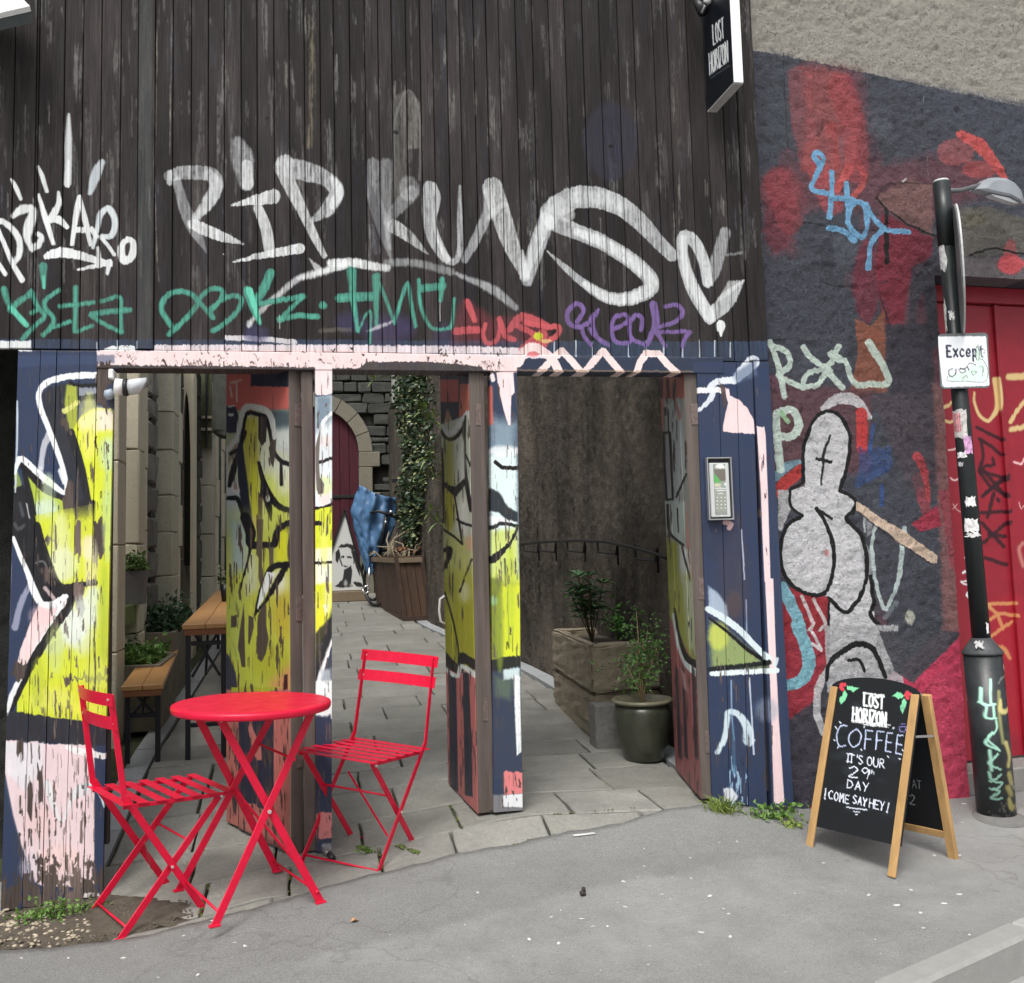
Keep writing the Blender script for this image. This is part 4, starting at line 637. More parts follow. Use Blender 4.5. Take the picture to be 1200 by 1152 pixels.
for P, w in (([(92, 60), (120, 140), (140, 245)], 20), ([(95, 70), (150, 95), (158, 140), (122, 172), (160, 195), (205, 215)], 20), ([(205, 75), (230, 110), (295, 160)], 20), ([(285, 150), (225, 165), (205, 205), (250, 205), (290, 150)], 18), ([(325, 75), (300, 130), (280, 150), (335, 212)], 20), ([(300, 100), (330, 120)], 26), ([(345, 120), (378, 200), (430, 202), (492, 198), (480, 150), (428, 62)], [16, 22, 22, 24, 24, 30]), ([(120, 300), (165, 290), (188, 335), (170, 375), (120, 380)], 28), ([(112, 300), (118, 400), (128, 490)], 28)): c.stroke(P, w, MN, .95, 2)
c.stroke([(132, 300), (150, 330)], 16, (150, 206, 150), .8, 2); c.poly([(118, 560), (160, 560), (165, 620), (130, 700), (120, 690)], (190, 190, 192), .95, 3)
OUTL = (14, 14, 16); FL = (214, 214, 218)
H = [(213, 545), (205, 480), (212, 400), (235, 330), (280, 296), (325, 310), (355, 360), (360, 430), (345, 520), (330, 562), (372, 585), (375, 625), (352, 648), (395, 700), (418, 780), (410, 880), (370, 955), (345, 968), (290, 920), (240, 912), (180, 890), (140, 830), (130, 760), (150, 690), (200, 645), (165, 615), (162, 565)]
c.poly(H, FL, 1, 2, sm=True); c.poly([(290, 915), (350, 968), (400, 900), (432, 850), (440, 960), (460, 1060), (470, 1180), (285, 1180)], FL, 1, 2); c.poly([(415, 640), (440, 640), (440, 700), (420, 720)], (150, 150, 156), .8, 3)
c.poly([(395, 700), (432, 760), (440, 840), (412, 880)], (170, 170, 176), .8, 3)
for P, w in (([(207, 530), (204, 450), (222, 350), (272, 295), (325, 308), (358, 370), (358, 450), (335, 540), (330, 562)], 12), ([(330, 562), (378, 590), (374, 632), (350, 655), (400, 710), (420, 790), (410, 890), (368, 960), (340, 970), (290, 925)], 13), ([(205, 535), (162, 560), (165, 615), (195, 640)], 10), ([(200, 645), (150, 685), (128, 750), (140, 840), (185, 895), (255, 915), (290, 885), (308, 800), (300, 720), (270, 650), (250, 622)], 13), ([(290, 925), (290, 1010), (288, 1150)], 8), ([(432, 850), (442, 940), (430, 980), (468, 1030), (452, 1090)], 14), ([(250, 622), (300, 655)], 10),
             ([(365, 1080), (410, 1075), (445, 1110), (465, 1160)], 18), ([(300, 1140), (340, 1120), (380, 1150)], 12), ([(395, 1100), (380, 1140)], 10)): c.stroke(P, w, OUTL, 1, 1.4)
c.stroke([(295, 375), (275, 430), (272, 480), (265, 540)], 8, OUTL, .9, 1.2); c.stroke([(252, 455), (300, 464)], 11, OUTL); c.blob(283, 770, 10, 12, (190, 90, 90), .6, 3)
c.stroke([(412, 640), (412, 700)], 8, (200, 210, 210), .8, 2); c.stroke([(452, 678), (438, 740), (448, 860), (478, 960), (505, 920), (530, 840), (545, 690)], [10, 12, 12, 14, 14, 16, 18], (196, 214, 212), .95, 1.5); c.stroke([(480, 990), (520, 940)], 14, (140, 150, 160), .6, 4); c.blob(565, 990, 14, 26, (216, 216, 196), .8, 6)
c.poly([(382, 598), (395, 600), (470, 655), (545, 700), (655, 780), (655, 805), (640, 808), (560, 755), (520, 735), (500, 710), (440, 668), (385, 628)], (224, 196, 172), 1, 1.2); c.stroke([(390, 632), (500, 718), (640, 812)], 4, (30, 24, 26), .7, 1.5)  # beige stripe, its shadow painted as a dark line along the lower edge
c.k(0, 0, 1); c.poly([(1100, 742), (1150, 735), (1155, 965), (1085, 965), (1060, 880), (1035, 800)], (206, 56, 88), 1, 3); c.blob(1105, 850, 30, 60, (216, 66, 96), .6, 20)
c.k(880, 740, 2.797); c.poly([(100, 0), (250, 0), (235, 180), (190, 260), (120, 320)], (156, 42, 56), 1, 5); c.poly([(110, 300), (240, 200), (260, 560), (120, 570)], (58, 56, 66), .95, 10); c.poly([(240, -20), (480, -20), (500, 180), (250, 200)], (188, 188, 192), .9, 4); c.poly([(420, 0), (700, 0), (530, 170), (470, 130)], (64, 66, 74), .95, 4)
c.stroke([(150, -20), (180, 50), (190, 110), (165, 160), (110, 180)], [40, 42, 44, 40, 34], (128, 190, 208), 1, 1.5); c.stroke([(235, 330), (215, 260), (225, 170), (290, 90), (340, 60)], [24, 26, 26, 22, 16], (210, 210, 212), .95, 2); c.stroke([(248, 160), (260, 100), (340, 45), (400, 60), (440, 150)], [12, 14, 20, 18, 14], OUTL); c.stroke([(320, 95), (355, 95), (370, 130)], 10, OUTL); c.stroke([(200, 0), (230, 60), (200, 40)], 10, WHT, .9, 2); c.poly([(160, 610), (210, 555), (260, 600), (300, 640), (160, 640)], (190, 50, 60), .95, 4)
c.poly([(640, 430), (720, 330), (720, 560), (640, 560)], (214, 70, 96), .4, 8)
# ---- red plank doors in the recess
DO = WO+WN*.2
c = CD = Canvas(DO, WD, (0, 0, 1), .8, 3.0, -.1, 2.8, 300, seed=80); YL = (214, 188, 132)
c.k(1080, 380, 5.757); c.stroke([(505, 370), (520, 480), (515, 580), (460, 645), (400, 610), (365, 520), (365, 460)], [36, 34, 30, 24, 20, 16, 14], YL, .95, 2); c.stroke([(590, 355), (700, 350)], 44, YL, .9, 3); c.stroke([(700, 510), (640, 590), (600, 660)], 26, YL, .9, 2); c.stroke([(605, 710), (700, 690)], 34, YL, .9, 3); c.stroke([(140, 570), (200, 530)], 22, YL, .9, 2); c.stroke([(160, 655), (215, 658)], 20, YL, .9, 2)
TG = (46, 14, 24)
for P in ([(380, 690), (545, 775)], [(400, 770), (480, 820), (545, 880)], [(410, 780), (425, 880), (400, 990)], [(430, 960), (500, 945), (490, 905)], [(400, 990), (480, 1010), (575, 1040), (430, 1150)], [(405, 1000), (470, 1090), (570, 1150)]): c.stroke(P, 24, TG, .95, 2, sm=False)
c.stroke([(180, 845), (235, 842)], 10, (230, 190, 190)); c.stroke([(195, 1035), (215, 1050), (245, 1042)], 10, (230, 190, 190)); c.stroke([(625, 930), (670, 940), (700, 890)], 14, (226, 176, 180))
c.k(1090, 560, 5.236)
for P in ([(325, -60), (470, 110)], [(480, -20), (330, 110)], [(400, 95), (362, 240)], [(322, 215), (485, 205)], [(425, 132), (430, 140)], [(330, 280), (460, 420)], [(485, 270), (335, 400)], [(345, 490), (480, 535)], [(370, 345), (470, 360)]): c.stroke(P, 24, TG, .95, 2, sm=False)
for P in ([(350, 775), (520, 772)], [(360, 880), (440, 835), (540, 850)], [(380, 980), (440, 935), (510, 885)], [(370, 790), (420, 840), (450, 910)]): c.stroke(P, 22, (206, 178, 104), .95, 2)
c.stroke([(400, 1040), (460, 1050), (500, 1110)], [20, 30, 20], (206, 178, 104), .95, 3); c.stroke([(570, 400), (545, 440), (570, 540)], 20, (190, 130, 120), .8, 4); c.stroke([(235, 570), (200, 580)], 14, WHT, .95); c.stroke([(225, 630), (190, 640), (235, 660)], 9, WHT, .95); c.stroke([(240, 700), (222, 715), (240, 738)], 12, WHT, .95); c.stroke([(215, 490), (225, 500)], 12, WHT); c.stroke([(335, 540), (332, 600)], 8, (220, 200, 200), .8, 1)
c.stroke([(140, 160), (160, 190), (185, 210)], 5, (220, 180, 180), .8, 1); c.stroke([(140, 190), (165, 160)], 5, (220, 180, 180), .8, 1); c.stroke([(545, 150), (560, 190), (590, 160), (600, 200)], 6, (220, 170, 170), .8, 1); c.stroke([(600, 640), (590, 800)], 50, (120, 20, 40), .5, 10)
c.k(0, 0, 1); c.poly([(1160, 700), (1210, 700), (1210, 860), (1150, 860)], (180, 26, 44), .3, 20)
# ---------------------------------------------------------------- ground, kerb, paving
_a, _b = gp(500, 1093), gp(930, 1005); _k = (_b[1]-_a[1])/(_b[0]-_a[0]); SEAM = (_k, _a[1]-_k*_a[0])      # an old repair line in the asphalt
def mat_asphalt():
    m = NT('asphalt'); v = m.coords(); a = m.noise(v, 1.1, 6, .68, .38, .62); b = m.noise(v, 170, 5, .85, .4, .62); d = m.noise(v, 6, 6, .7, .35, .75)
    col = m.mix(a, (.24, .243, .236), (.37, .372, .362)); sp2 = m.n('ShaderNodeSeparateXYZ'); m.l(v, sp2.inputs[0]); q_ = m.math('ADD', m.math('SUBTRACT', sp2.outputs[1], m.math('MULTIPLY', sp2.outputs[0], SEAM[0])), m.math('MULTIPLY', m.noise(v, 3, 6, .7, .3, .7), .05)); e_ = m.n('ShaderNodeMapRange'); m.l(q_, e_.inputs[0]); e_.inputs[1].default_value = SEAM[1]; e_.inputs[2].default_value = SEAM[1]+.05; col = m.mix(m.math('MULTIPLY', e_.outputs[0], .75), col, (.205, .21, .205)); col = m.mix(m.math('MULTIPLY', b, .6), col, (.55, .55, .53)); col = m.mix(m.math('MULTIPLY', d, .35), col, (.19, .192, .184))
    s1 = m.noise(v, 24, 5, .75, .62, .70); s2 = m.noise(v, 40, 4, .7, .66, .72); col = m.mix(m.math('MULTIPLY', s1, .3), col, (.13, .13, .125)); col = m.mix(m.math('MULTIPLY', s2, .35), col, (.5, .5, .48))
    w = m.n('ShaderNodeTexVoronoi'); w.feature = 'DISTANCE_TO_EDGE'; w.inputs['Scale'].default_value = .55
    wn = m.n('ShaderNodeVectorMath'); wn.operation = 'ADD'; nz = m.n('ShaderNodeTexNoise'); nz.inputs['Scale'].default_value = 2.5; nz.inputs['Detail'].default_value = 6; m.l(v, nz.inputs[0]); m.l(v, wn.inputs[0]); m.l(nz.outputs[1], wn.inputs[1]); m.l(wn.outputs[0], w.inputs[0])
    r = m.n('ShaderNodeMapRange'); m.l(w.outputs[0], r.inputs[0]); r.inputs[1].default_value = .0; r.inputs[2].default_value = .008; r.inputs[3].default_value = .24; r.inputs[4].default_value = 0
    col = m.mix(r.outputs[0], col, (.08, .08, .075)); m.bump(m.math('ADD', b, m.math('MULTIPLY', d, 1.5)), .7, .006); return m.out(col, .85, 0, .3)
M_ASPH = mat_asphalt()
def mat_stone(name, lo, hi, sc=6, bump=.5, moss=.0, rough=.85, rv=.5):
    m = NT(name); v = m.coords(); ad = m.n('ShaderNodeVectorMath'); ad.operation = 'ADD'; cb = m.n('ShaderNodeCombineXYZ'); r0 = m.rnd(); m.l(m.math('MULTIPLY', r0, 50.), cb.inputs[0]); m.l(v, ad.inputs[0]); m.l(cb.outputs[0], ad.inputs[1]); u = ad.outputs[0]
    a = m.noise(u, sc, 7, .68, .25, .75); b = m.noise(u, sc*14, 4, .7, .25, .75); f = m.noise(u, sc*.5, 4, .6, .4, .65)
    col = m.mix(a, lo, hi); col = m.mix(m.math('MULTIPLY', b, .45), col, tuple(x*.45 for x in lo)); col = m.mix(m.math('MULTIPLY', r0, rv), col, tuple(x*.6 for x in lo))
    if moss: col = m.mix(m.math('MULTIPLY', f, moss), col, (.06, .085, .02))
    m.bump(m.math('ADD', m.math('MULTIPLY', b, .5), a), bump, .012); return m.out(col, rough, 0, .3)
M_FLAG = mat_stone('flagstone', (.2, .198, .18), (.43, .42, .385), 4, .5, .14, .7, .35)
M_BED = mat_stone('paving_bed', (.035, .04, .02), (.075, .07, .045), 20, .6, .6)
M_KERB = mat_stone('kerb_granite', (.36, .36, .34), (.48, .48, .46), 18, .3)
M_SOIL = mat_stone('soil', (.08, .064, .05), (.22, .185, .15), 14, .9, .15)
EP = [gp(*p) for p in [(0, 1116), (50, 1116), (100, 1110), (150, 1102), (200, 1092), (250, 1080), (300, 1066), (340, 1055), (385, 1042), (440, 1026), (500, 1013), (560, 999), (620, 987), (665, 980), (700, 972), (760, 958), (830, 944)]]
ex_ = [-7, -1.75, -1.45]+[p[0] for p in EP]+[2.17]; ey_ = [.55, .55, EP[0][1]]+[p[1] for p in EP]+[.02]
def yE(x): return np.interp(x, ex_, ey_)+.006*sin(x*37)+.008*sin(x*13+1)+.004*sin(x*91) if x < 2.17 else .06+(x-2.17)*.068+.03
def yK(x): return -1.555+.43*(x-1.756)
def asphalt():
    xs = np.arange(-6.5, 6.2, .06); n = 34; V, Fc = [], []
    for x in xs:
        a, b = yE(x), yK(x)-.0; 
        for j in range(n+1):
            t = (j/n)**1.3; y = a+(b-a)*t; V.append((x, y, G(x, y)+.012 if j else G(x, y)-.03))
        V[-n-1] = (x, a+.004, G(x, a)-.03); V[-n] = (x, a, G(x, a)+.011)
    for i in range(len(xs)-1):
        for j in range(n): k = i*(n+1)+j; Fc.append((k, k+1, k+n+2, k+n+1))
    return V, Fc
o = add('pavement', asphalt(), M_ASPH, smooth=True); tag(o, 'grey worn asphalt pavement in front of the timber front', kind='structure')
M_ROAD = simple('road_asphalt', (.3, .3, .295), .85, 0, .2, 40, bump=.5)
rd = [(-40, -60, -.10), (40, -60, -.10), (40, yK(40), -.10), (-40, yK(-40), -.10)]; o = add('road', (rd, [(0, 1, 2, 3)]), M_ROAD); tag(o, 'dark road surface below the kerb', kind='structure')
o = add('ground', ([(-60, -60, -.3), (60, -60, -.3), (60, 60, -.3), (-60, 60, -.3)], [(0, 1, 2, 3)]), M_ROAD); tag(o, 'plain ground under and around the street', kind='structure')
kr = empty('kerb', 'pale stone kerb along the pavement edge', None, (1.9, yK(1.9), -.04), kind='structure')
d = nrm((1, .43, 0)); nn = np.array([d[1], -d[0], 0]); s0 = np.array([1.77, yK(1.77), 0]); jx = gp(1180, 1099)
off = (jx-s0)@d
for i in range(-5, 5):
    a = off+i*.75; p = s0+d*(a+.003); q = s0+d*(a+.747)
    M, L = frame((p+nn*.052), (q+nn*.052)); add('kerb_stone', xf(box(0, L, -.050, .050, -.2, .016+.002*(i % 2), .012), M), M_KERB, kr)
# paving of flagstones from the asphalt edge back into the passage
def sheet(x0, x1, y0, y1, st, dz, cond=None):
    xs = np.arange(x0, x1+1e-6, st); ys = np.arange(y0, y1+1e-6, st); V = [(x, y, G(x, y)+dz) for x in xs for y in ys]; n = len(ys)
    return V, [(i*n+j, (i+1)*n+j, (i+1)*n+j+1, i*n+j+1) for i in range(len(xs)-1) for j in range(n-1)]
pv = add('paving', sheet(-3.2, 3.0, -.95, 13.2, .1, -.034), M_BED, smooth=True); tag(pv, 'worn stone paving running through the gates into the passage', kind='structure')
def wallx(y): return np.interp(y, [0, .3, 3.9, 7.5, 12], [2.1, 2.06, 1.9, 1.42, 1.3])
def slab(x0, x1, y0, y1, g=.006):
    r = random.uniform; V = []; zt = r(-.004, .003); tx, ty = r(-.006, .006), r(-.006, .006); cx, cy = (x0+x1)/2, (y0+y1)/2; n = 3
    ring = []
    for dz, ins in ((-.05, 0), (-.005, .0), (0, .006)):
        for i in range(4*n):
            k, t = divmod(i, n); t /= n; P = [(x0, y0), (x1, y0), (x1, y1), (x0, y1)]; a, b = P[k], P[(k+1) % 4]
            x = a[0]+(b[0]-a[0])*t; y = a[1]+(b[1]-a[1])*t; sx = g+ins; x += sx if x < cx-1e-6 else (-sx if x > cx+1e-6 else 0); y += sx if y < cy-1e-6 else (-sx if y > cy+1e-6 else 0)
            if dz > -.01: x += r(-.0035, .0035); y += r(-.0035, .0035)
            V.append((x, y, G(x, y)+dz+zt+tx*(x-cx)+ty*(y-cy)))
    m = 4*n; Fc = []
    for q in range(2):
        for i in range(m): j = (i+1) % m; Fc.append((q*m+i, q*m+j, (q+1)*m+j, (q+1)*m+i))
    Fc.append(tuple(2*m+i for i in range(m))); return V, Fc
y = -.78; row = 0; JNT = []
while y < 12.6:
    dpt = random.uniform(.3, .46) if y < 3 else random.uniform(.36, .6); x = -.92-(0 if y > .3 else 0)+random.uniform(-.02, .0)
    xe = wallx(y+dpt/2)-.16 if y > .15 else 2.16
    x0 = -.86 if y > .1 else (-1.35 if y > -.12 else -.72)
    first = True
    while x0 < xe-.05:
        w = (random.uniform(.3, .6) if y < 1.2 else random.uniform(.38, .85))*(.6 if first and row % 2 else 1); first = False
        x1 = x0+w
        if x1 > xe-.2: x1 = xe
        if y < .0 and min(yE(x0), yE(x1), yE((x0+x1)/2)) > y+dpt: x0 = x1; continue
        add('flagstone', slab(x0, x1, y, y+dpt), M_FLAG, pv); JNT.append((x1, y, x1, y+dpt)); JNT.append((x0, y+dpt, x1, y+dpt)); x0 = x1
    y += dpt; row += 1
# drain channel and edge strips of smoother stone
M_STRIP = mat_stone('edging_stone', (.34, .36, .37), (.46, .48, .49), 14, .2, .05)
for (fx, wid) in ((lambda y: -1.0, .13), (lambda y: wallx(y)-.14, .14)):
    y = .12
    while y < 12.0:
        y1 = y+.58; a = fx(y); b = fx(y1); q = .005
        V = [(a+q, y+q, G(a, y)+.001), (a+wid-q, y+q, G(a, y)+.001), (b+wid-q, y1-q, G(b, y1)+.001), (b+q, y1-q, G(b, y1)+.001)]; V = [(x, yy, z-.03) for x, yy, z in V]+V
        add('edging_stone', (V, [(4, 5, 6, 7), (0, 1, 5, 4), (1, 2, 6, 5), (2, 3, 7, 6), (3, 0, 4, 7)]), M_STRIP, pv); y = y1
# soil patch at the foot of the left panel
sp = [gp(*p) for p in [(-60, 1112), (0, 1112), (60, 1112), (110, 1106), (160, 1096), (215, 1082), (232, 1070), (226, 1058), (190, 1052), (160, 1050), (130, 1048), (60, 1058), (0, 1070), (-60, 1075)]]
sq_ = []
for i in range(len(sp)):
    a_, b_ = sp[i], sp[(i+1) % len(sp)]
    for t_ in (0, .2, .4, .6, .8): q_ = a_*(1-t_)+b_*t_; sq_.append(q_+np.array([random.gauss(0, .010), random.gauss(0, .010), 0]))
sp = sq_
cx0 = np.mean(sp, 0); V = [(p[0], p[1], G(p[0], p[1])-.004) for p in sp]; V2 = [(cx0[0]+(p[0]-cx0[0])*.8, cx0[1]+(p[1]-cx0[1])*.8, G(cx0[0]+(p[0]-cx0[0])*.8, cx0[1]+(p[1]-cx0[1])*.8)+.013) for p in sp]; n = len(sp)
o = add('soil', (V+V2, [(i, (i+1) % n, n+(i+1) % n, n+i) for i in range(n)]+[tuple(range(n, 2*n))]), M_SOIL, smooth=True); tag(o, 'damp dark soil patch at the foot of the left panel', kind='structure')
def ico(c, r, sq=(1, 1, 1), jit=.25):
    t = (1+5**.5)/2; P = [(-1, t, 0), (1, t, 0), (-1, -t, 0), (1, -t, 0), (0, -1, t), (0, 1, t), (0, -1, -t), (0, 1, -t), (t, 0, -1), (t, 0, 1), (-t, 0, -1), (-t, 0, 1)]
    Fc = [(0, 11, 5), (0, 5, 1), (0, 1, 7), (0, 7, 10), (0, 10, 11), (1, 5, 9), (5, 11, 4), (11, 10, 2), (10, 7, 6), (7, 1, 8), (3, 9, 4), (3, 4, 2), (3, 2, 6), (3, 6, 8), (3, 8, 9), (4, 9, 5), (2, 4, 11), (6, 2, 10), (8, 6, 7), (9, 8, 1)]
    a = random.uniform(0, 6.3); V = []
    for p in P:
        k = r/1.9*(1+random.uniform(-jit, jit)); x, y, z = p[0]*k*sq[0], p[1]*k*sq[1], p[2]*k*sq[2]; V.append((c[0]+x*cos(a)-y*sin(a), c[1]+x*sin(a)+y*cos(a), c[2]+z))
    return V, Fc
def scatter(n, poly_px, fn):
    D = []; P = np.array(poly_px, float); x0, y0 = P.min(0); x1, y1 = P.max(0); k = 0
    while k < n:
        x, y = random.uniform(x0, x1), random.uniform(y0, y1); c_ = False
        for i in range(len(P)):
            a, b = P[i], P[(i+1) % len(P)]
            if a[1] != b[1] and ((a[1] > y) != (b[1] > y)) and x < (b[0]-a[0])*(y-a[1])/(b[1]-a[1])+a[0]: c_ = not c_
        if c_: D.append(fn(gp(x, y))); k += 1
    return merge(*D)
M_PEB = simple('pebble', (.36, .31, .23), .6, 0, .45, 22)
o = add('gravel', scatter(170, [(-20, 1070), (30, 1068), (60, 1080), (104, 1082), (108, 1104), (60, 1114), (-20, 1114)], lambda p: ico((p[0], p[1], G(p[0], p[1])+.013), random.uniform(.003, .0105), (1.3, .9, .6))), M_PEB, smooth=True); tag(o, 'loose cream and brown pebbles beside the weeds at the left panel foot', kind='stuff')
M_CRUMB = simple('crumb', (.11, .09, .07), .8, 0, .4, 30)
o = add('dirt', scatter(700, [(-20, 1075), (110, 1060), (225, 1058), (225, 1080), (110, 1108), (-20, 1114)], lambda p: ico((p[0], p[1], G(p[0], p[1])+.011), random.uniform(.002, .006), (1, 1, .6))), M_CRUMB); tag(o, 'dark crumbs of soil and bark beside the pebbles', kind='stuff')
M_GUM = simple('litter_white', (.62, .62, .6), .7, 0, .2, 30)
SPK = [(755, 998), (755, 1019), (731, 1037), (748, 1032), (788, 1032), (810, 1033), (832, 1054), (776, 1052), (733, 1067), (848, 1069), (854, 1075), (712, 1090), (682, 1081), (695, 1090), (646, 1079), (822, 1097), (856, 1102), (864, 990), (809, 1009), (843, 991), (932, 1051), (1068, 1047), (1124, 1052), (1107, 1063), (1095, 1006), (1124, 1006), (1018, 1053), (992, 1047), (1051, 1065), (1079, 1074), (1082, 1092), (1136, 1100), (965, 1015), (145, 1127), (232, 1147), (185, 1150), (80, 1127), (275, 1109), (215, 1101), (250, 1083), (287, 1113), (25, 1127), (159, 1113), (560, 1050), (620, 1105), (655, 1110), (760, 1135), (1130, 945), (1118, 938), (1142, 955), (1098, 955), (1128, 967), (1085, 948), (1150, 958)]
D = []
for (x, y) in SPK+[(random.uniform(450, 1150), random.uniform(1000, 1145)) for _ in range(60)]:
    p = gp(x, y); r = random.uniform(.004, .0095) if (x, y) in SPK else random.uniform(.0015, .004); D.append(ico((p[0], p[1], p[2]+.013), r, (1.5, .8, .22)))
o = add('litter', merge(*D), M_GUM); tag(o, 'small pale flecks and trodden gum scattered on the asphalt', kind='stuff')
# moss lines in the joints
M_LEAF = simple('leaf_bright', (.1, .19, .035), .5, 0, .35, 40); M_LEAFD = simple('leaf_dark', (.03, .065, .016), .42, 0, .35, 40); M_LEAFY = simple('leaf_yellow', (.2, .27, .06), .5, 0, .35, 40); M_MOSS = simple('moss', (.09, .12, .03), .9, 0, .4, 60)
def along(pl, n, w, fn):
    D = []; P = [gp(*p) for p in pl]
    for _ in range(n):
        i = random.randrange(len(P)-1); t = random.random(); p = P[i]*(1-t)+P[i+1]*t; x = p[0]+random.gauss(0, w); y = p[1]+random.gauss(0, w); D.append(fn(np.array([x, y, G(x, y)])))
    return merge(*D)
o = add('moss', merge(*[along(pl, n, .006, lambda p: ico((p[0], p[1], p[2]+.003), random.uniform(.003, .008), (1, 1, .7))) for pl, n in (([(510, 1014), (600, 993), (700, 975), (830, 948)], 190), ([(385, 1042), (430, 1030), (510, 1014)], 50), ([(420, 992), (436, 1000)], 60), ([(465, 992), (490, 1000)], 40))]+[ico((a+(b2-a)*t+random.gauss(0, .004), b_+(d2-b_)*t+random.gauss(0, .004), G(a, b_+(d2-b_)*t)-.006), random.uniform(.003, .007), (1, 1, .7)) for a, b_, b2, d2 in JNT if b_ < .45 and random.random() < .55 and yE(a) < b_+.1 for t in [random.random() for _ in range(random.randint(2, 26))]]), M_MOSS); tag(o, 'moss and tiny weeds along the joints and the asphalt edge', kind='stuff')
def leafq(p, d, L, w, up=(0, 0, 1), fold=.25):
    d = nrm(d); s = np.cross(d, up); s = nrm(s) if np.linalg.norm(s) > 1e-3 else np.array([1, 0, 0]); n = np.cross(s, d); p = np.array(p)
    V = [p, p+d*L*.45+s*w/2+n*fold*w, p+d*L*.45, p+d*L*.45-s*w/2+n*fold*w, p+d*L-n*L*.12]
    return [tuple(v) for v in V], [(0, 1, 2), (0, 2, 3), (1, 4, 2), (2, 4, 3)]
def rdir(zmin=-.2, zmax=1): a = random.uniform(0, 2*pi); z = random.uniform(zmin, zmax); r = sqrt(max(0, 1-z*z)); return np.array([r*cos(a), r*sin(a), z])
def leaves(fn, n, L, w, zmin=-.2, zmax=1):
    return merge(*[leafq(fn(), rdir(zmin, zmax), L*random.uniform(.6, 1.2), w*random.uniform(.6, 1.2), nrm(rdir(.2, 1))) for _ in range(n)])
def gauss3(c, s): return lambda: (c[0]+random.gauss(0, s[0]), c[1]+random.gauss(0, s[1]), c[2]+abs(random.gauss(0, s[2])))
def weed(px, name, label, n, s, L, w, mat=M_LEAF, zmin=-.1):
    p = gp(*px); o = empty(name, label, 'weed', p); add('foliage', leaves(gauss3((p[0], p[1], p[2]+.008), s), n, L, w, zmin), mat, o); return o
weed((62, 1078), 'weed_clump', 'low green weed clump in the soil at the foot of the left panel', 260, (.075, .03, .022), .022, .015)
weed((110, 1066), 'weed_sprig', 'small weed sprig between the left panel and the rear chair foot', 40, (.03, .012, .01), .018, .01)
p = gp(848, 954); D = []
for _ in range(170):
    a = random.uniform(0, 6.28); l = random.uniform(.05, .12); b = np.array([p[0]+random.gauss(0, .03), p[1]+random.gauss(0, .015), p[2]]); t = b+np.array([cos(a)*l*.7, sin(a)*l*.4-.01, l*random.uniform(.25, .9)]); m_ = (b+t)/2+np.array([0, 0, l*.25]); s = np.array([.0022, .001, 0])
    D.append(([tuple(b-s), tuple(b+s), tuple(m_+s), tuple(m_-s), tuple(t)], [(0, 1, 2, 3), (3, 2, 4)]))
o = add('grass_tuft', merge(*D), M_LEAFY, loc=p); tag(o, 'yellow-green grass tuft at the foot of the right gate post', 'grass')
weed((905, 962), 'leafy_weed', 'spreading green weed at the corner of the navy panel and painted wall', 170, (.07, .02, .03), .03, .02)
weed((930, 972), 'low_weed', 'low bright weed where the painted wall meets the pavement', 60, (.025, .012, .012), .026, .014, M_LEAFY)
weed((428, 1000), 'joint_weed', 'tiny weed in a paving joint below the right-hand bistro chair', 60, (.018, .012, .006), .012, .008)
p = gp(410, 1086); o = add('fallen_leaf', merge(leafq(p+np.array([0, 0, .016]), (1, .3, .05), .035, .03), leafq(p+np.array([.01, 0, .017]), (.3, 1, .1), .026, .02)), simple('dry_leaf', (.42, .25, .14), .8)); tag(o, 'dry brown leaf lying on the asphalt in front of the table', 'leaf')
p = gp(683, 1054); o = add('dark_lump', merge(ico(p+np.array([0, 0, .022]), .014, (1, .8, 1)), ico(p+np.array([.004, 0, .036]), .009)), simple('lump', (.05, .04, .035), .9)); tag(o, 'small dark brown lump lying alone on the middle asphalt', 'debris')
p = gp(682, 983); M, L = frame(gp(672, 984)+np.array([0, 0, .016]), gp(697, 981)+np.array([0, 0, .016])); o = add('paper_scrap', xf(box(0, L, -.008, .008, -.001, .002), M), M_GUM); tag(o, 'white paper strip lying across the edge of the paving', 'litter')

# ---------------------------------------------------------------- timber front
facade = empty('timber_front', 'dark charred vertical timber cladding with white and teal tags above the gates', 'cladding', (0, 0, 0))
PW = painted_wood('boards_painted', FC, facade, (.008, .0068, .0068), (.038, .032, .031), .42, brd=.2)
PWL = painted_wood('lower_boards_painted', FC, facade, (.055, .042, .036), (.13, .1, .088), .12, bump=.25)
PLK = [-60, -30, 14, 40, 43, 73, 95, 117, 140, 161, 181, 202, 224, 244, 263, 283, 302, 322, 340, 358, 377, 393, 412, 430, 446, 462, 479, 496, 511, 528, 543, 560, 575, 590, 610, 630, 650, 669, 690, 710, 732, 751, 774, 791, 814, 834, 853, 870]
PX = [Xat(x, 0, 250) for x in PLK]; PX = [-4.4+.22*i for i in range(13)]+[x for x in PX if x > -1.70]
zb = lambda x: 2.187 if x < .9 else 2.166
for a, b in zip(PX[:-1], PX[1:]):
    pst = abs(a-Xat(161, 0, 250)) < .005; f = random.uniform(-.003, .003)-(.006 if pst else 0)
    o = add('board', box(a+.0018, b-.0018, .0+f, .024, zb(a)+(0 if not pst else .004)+random.uniform(-.002, .002), 4.35, .002), PW if not pst else PW, facade)
    if pst: o['label'] = 'wider grey-green board of the cladding'
xr = 2.175; a0 = Xat(870, 0, 250)
add('corner_board', box(a0+.002, xr, -.008, .075, 2.17, 4.35, .003), PW, facade)
M_DARK = simple('dark_timber', (.03, .026, .024), .8)
add('backing', box(-4.4, xr-.01, .026, .07, 2.19, 4.35), M_DARK, facade)
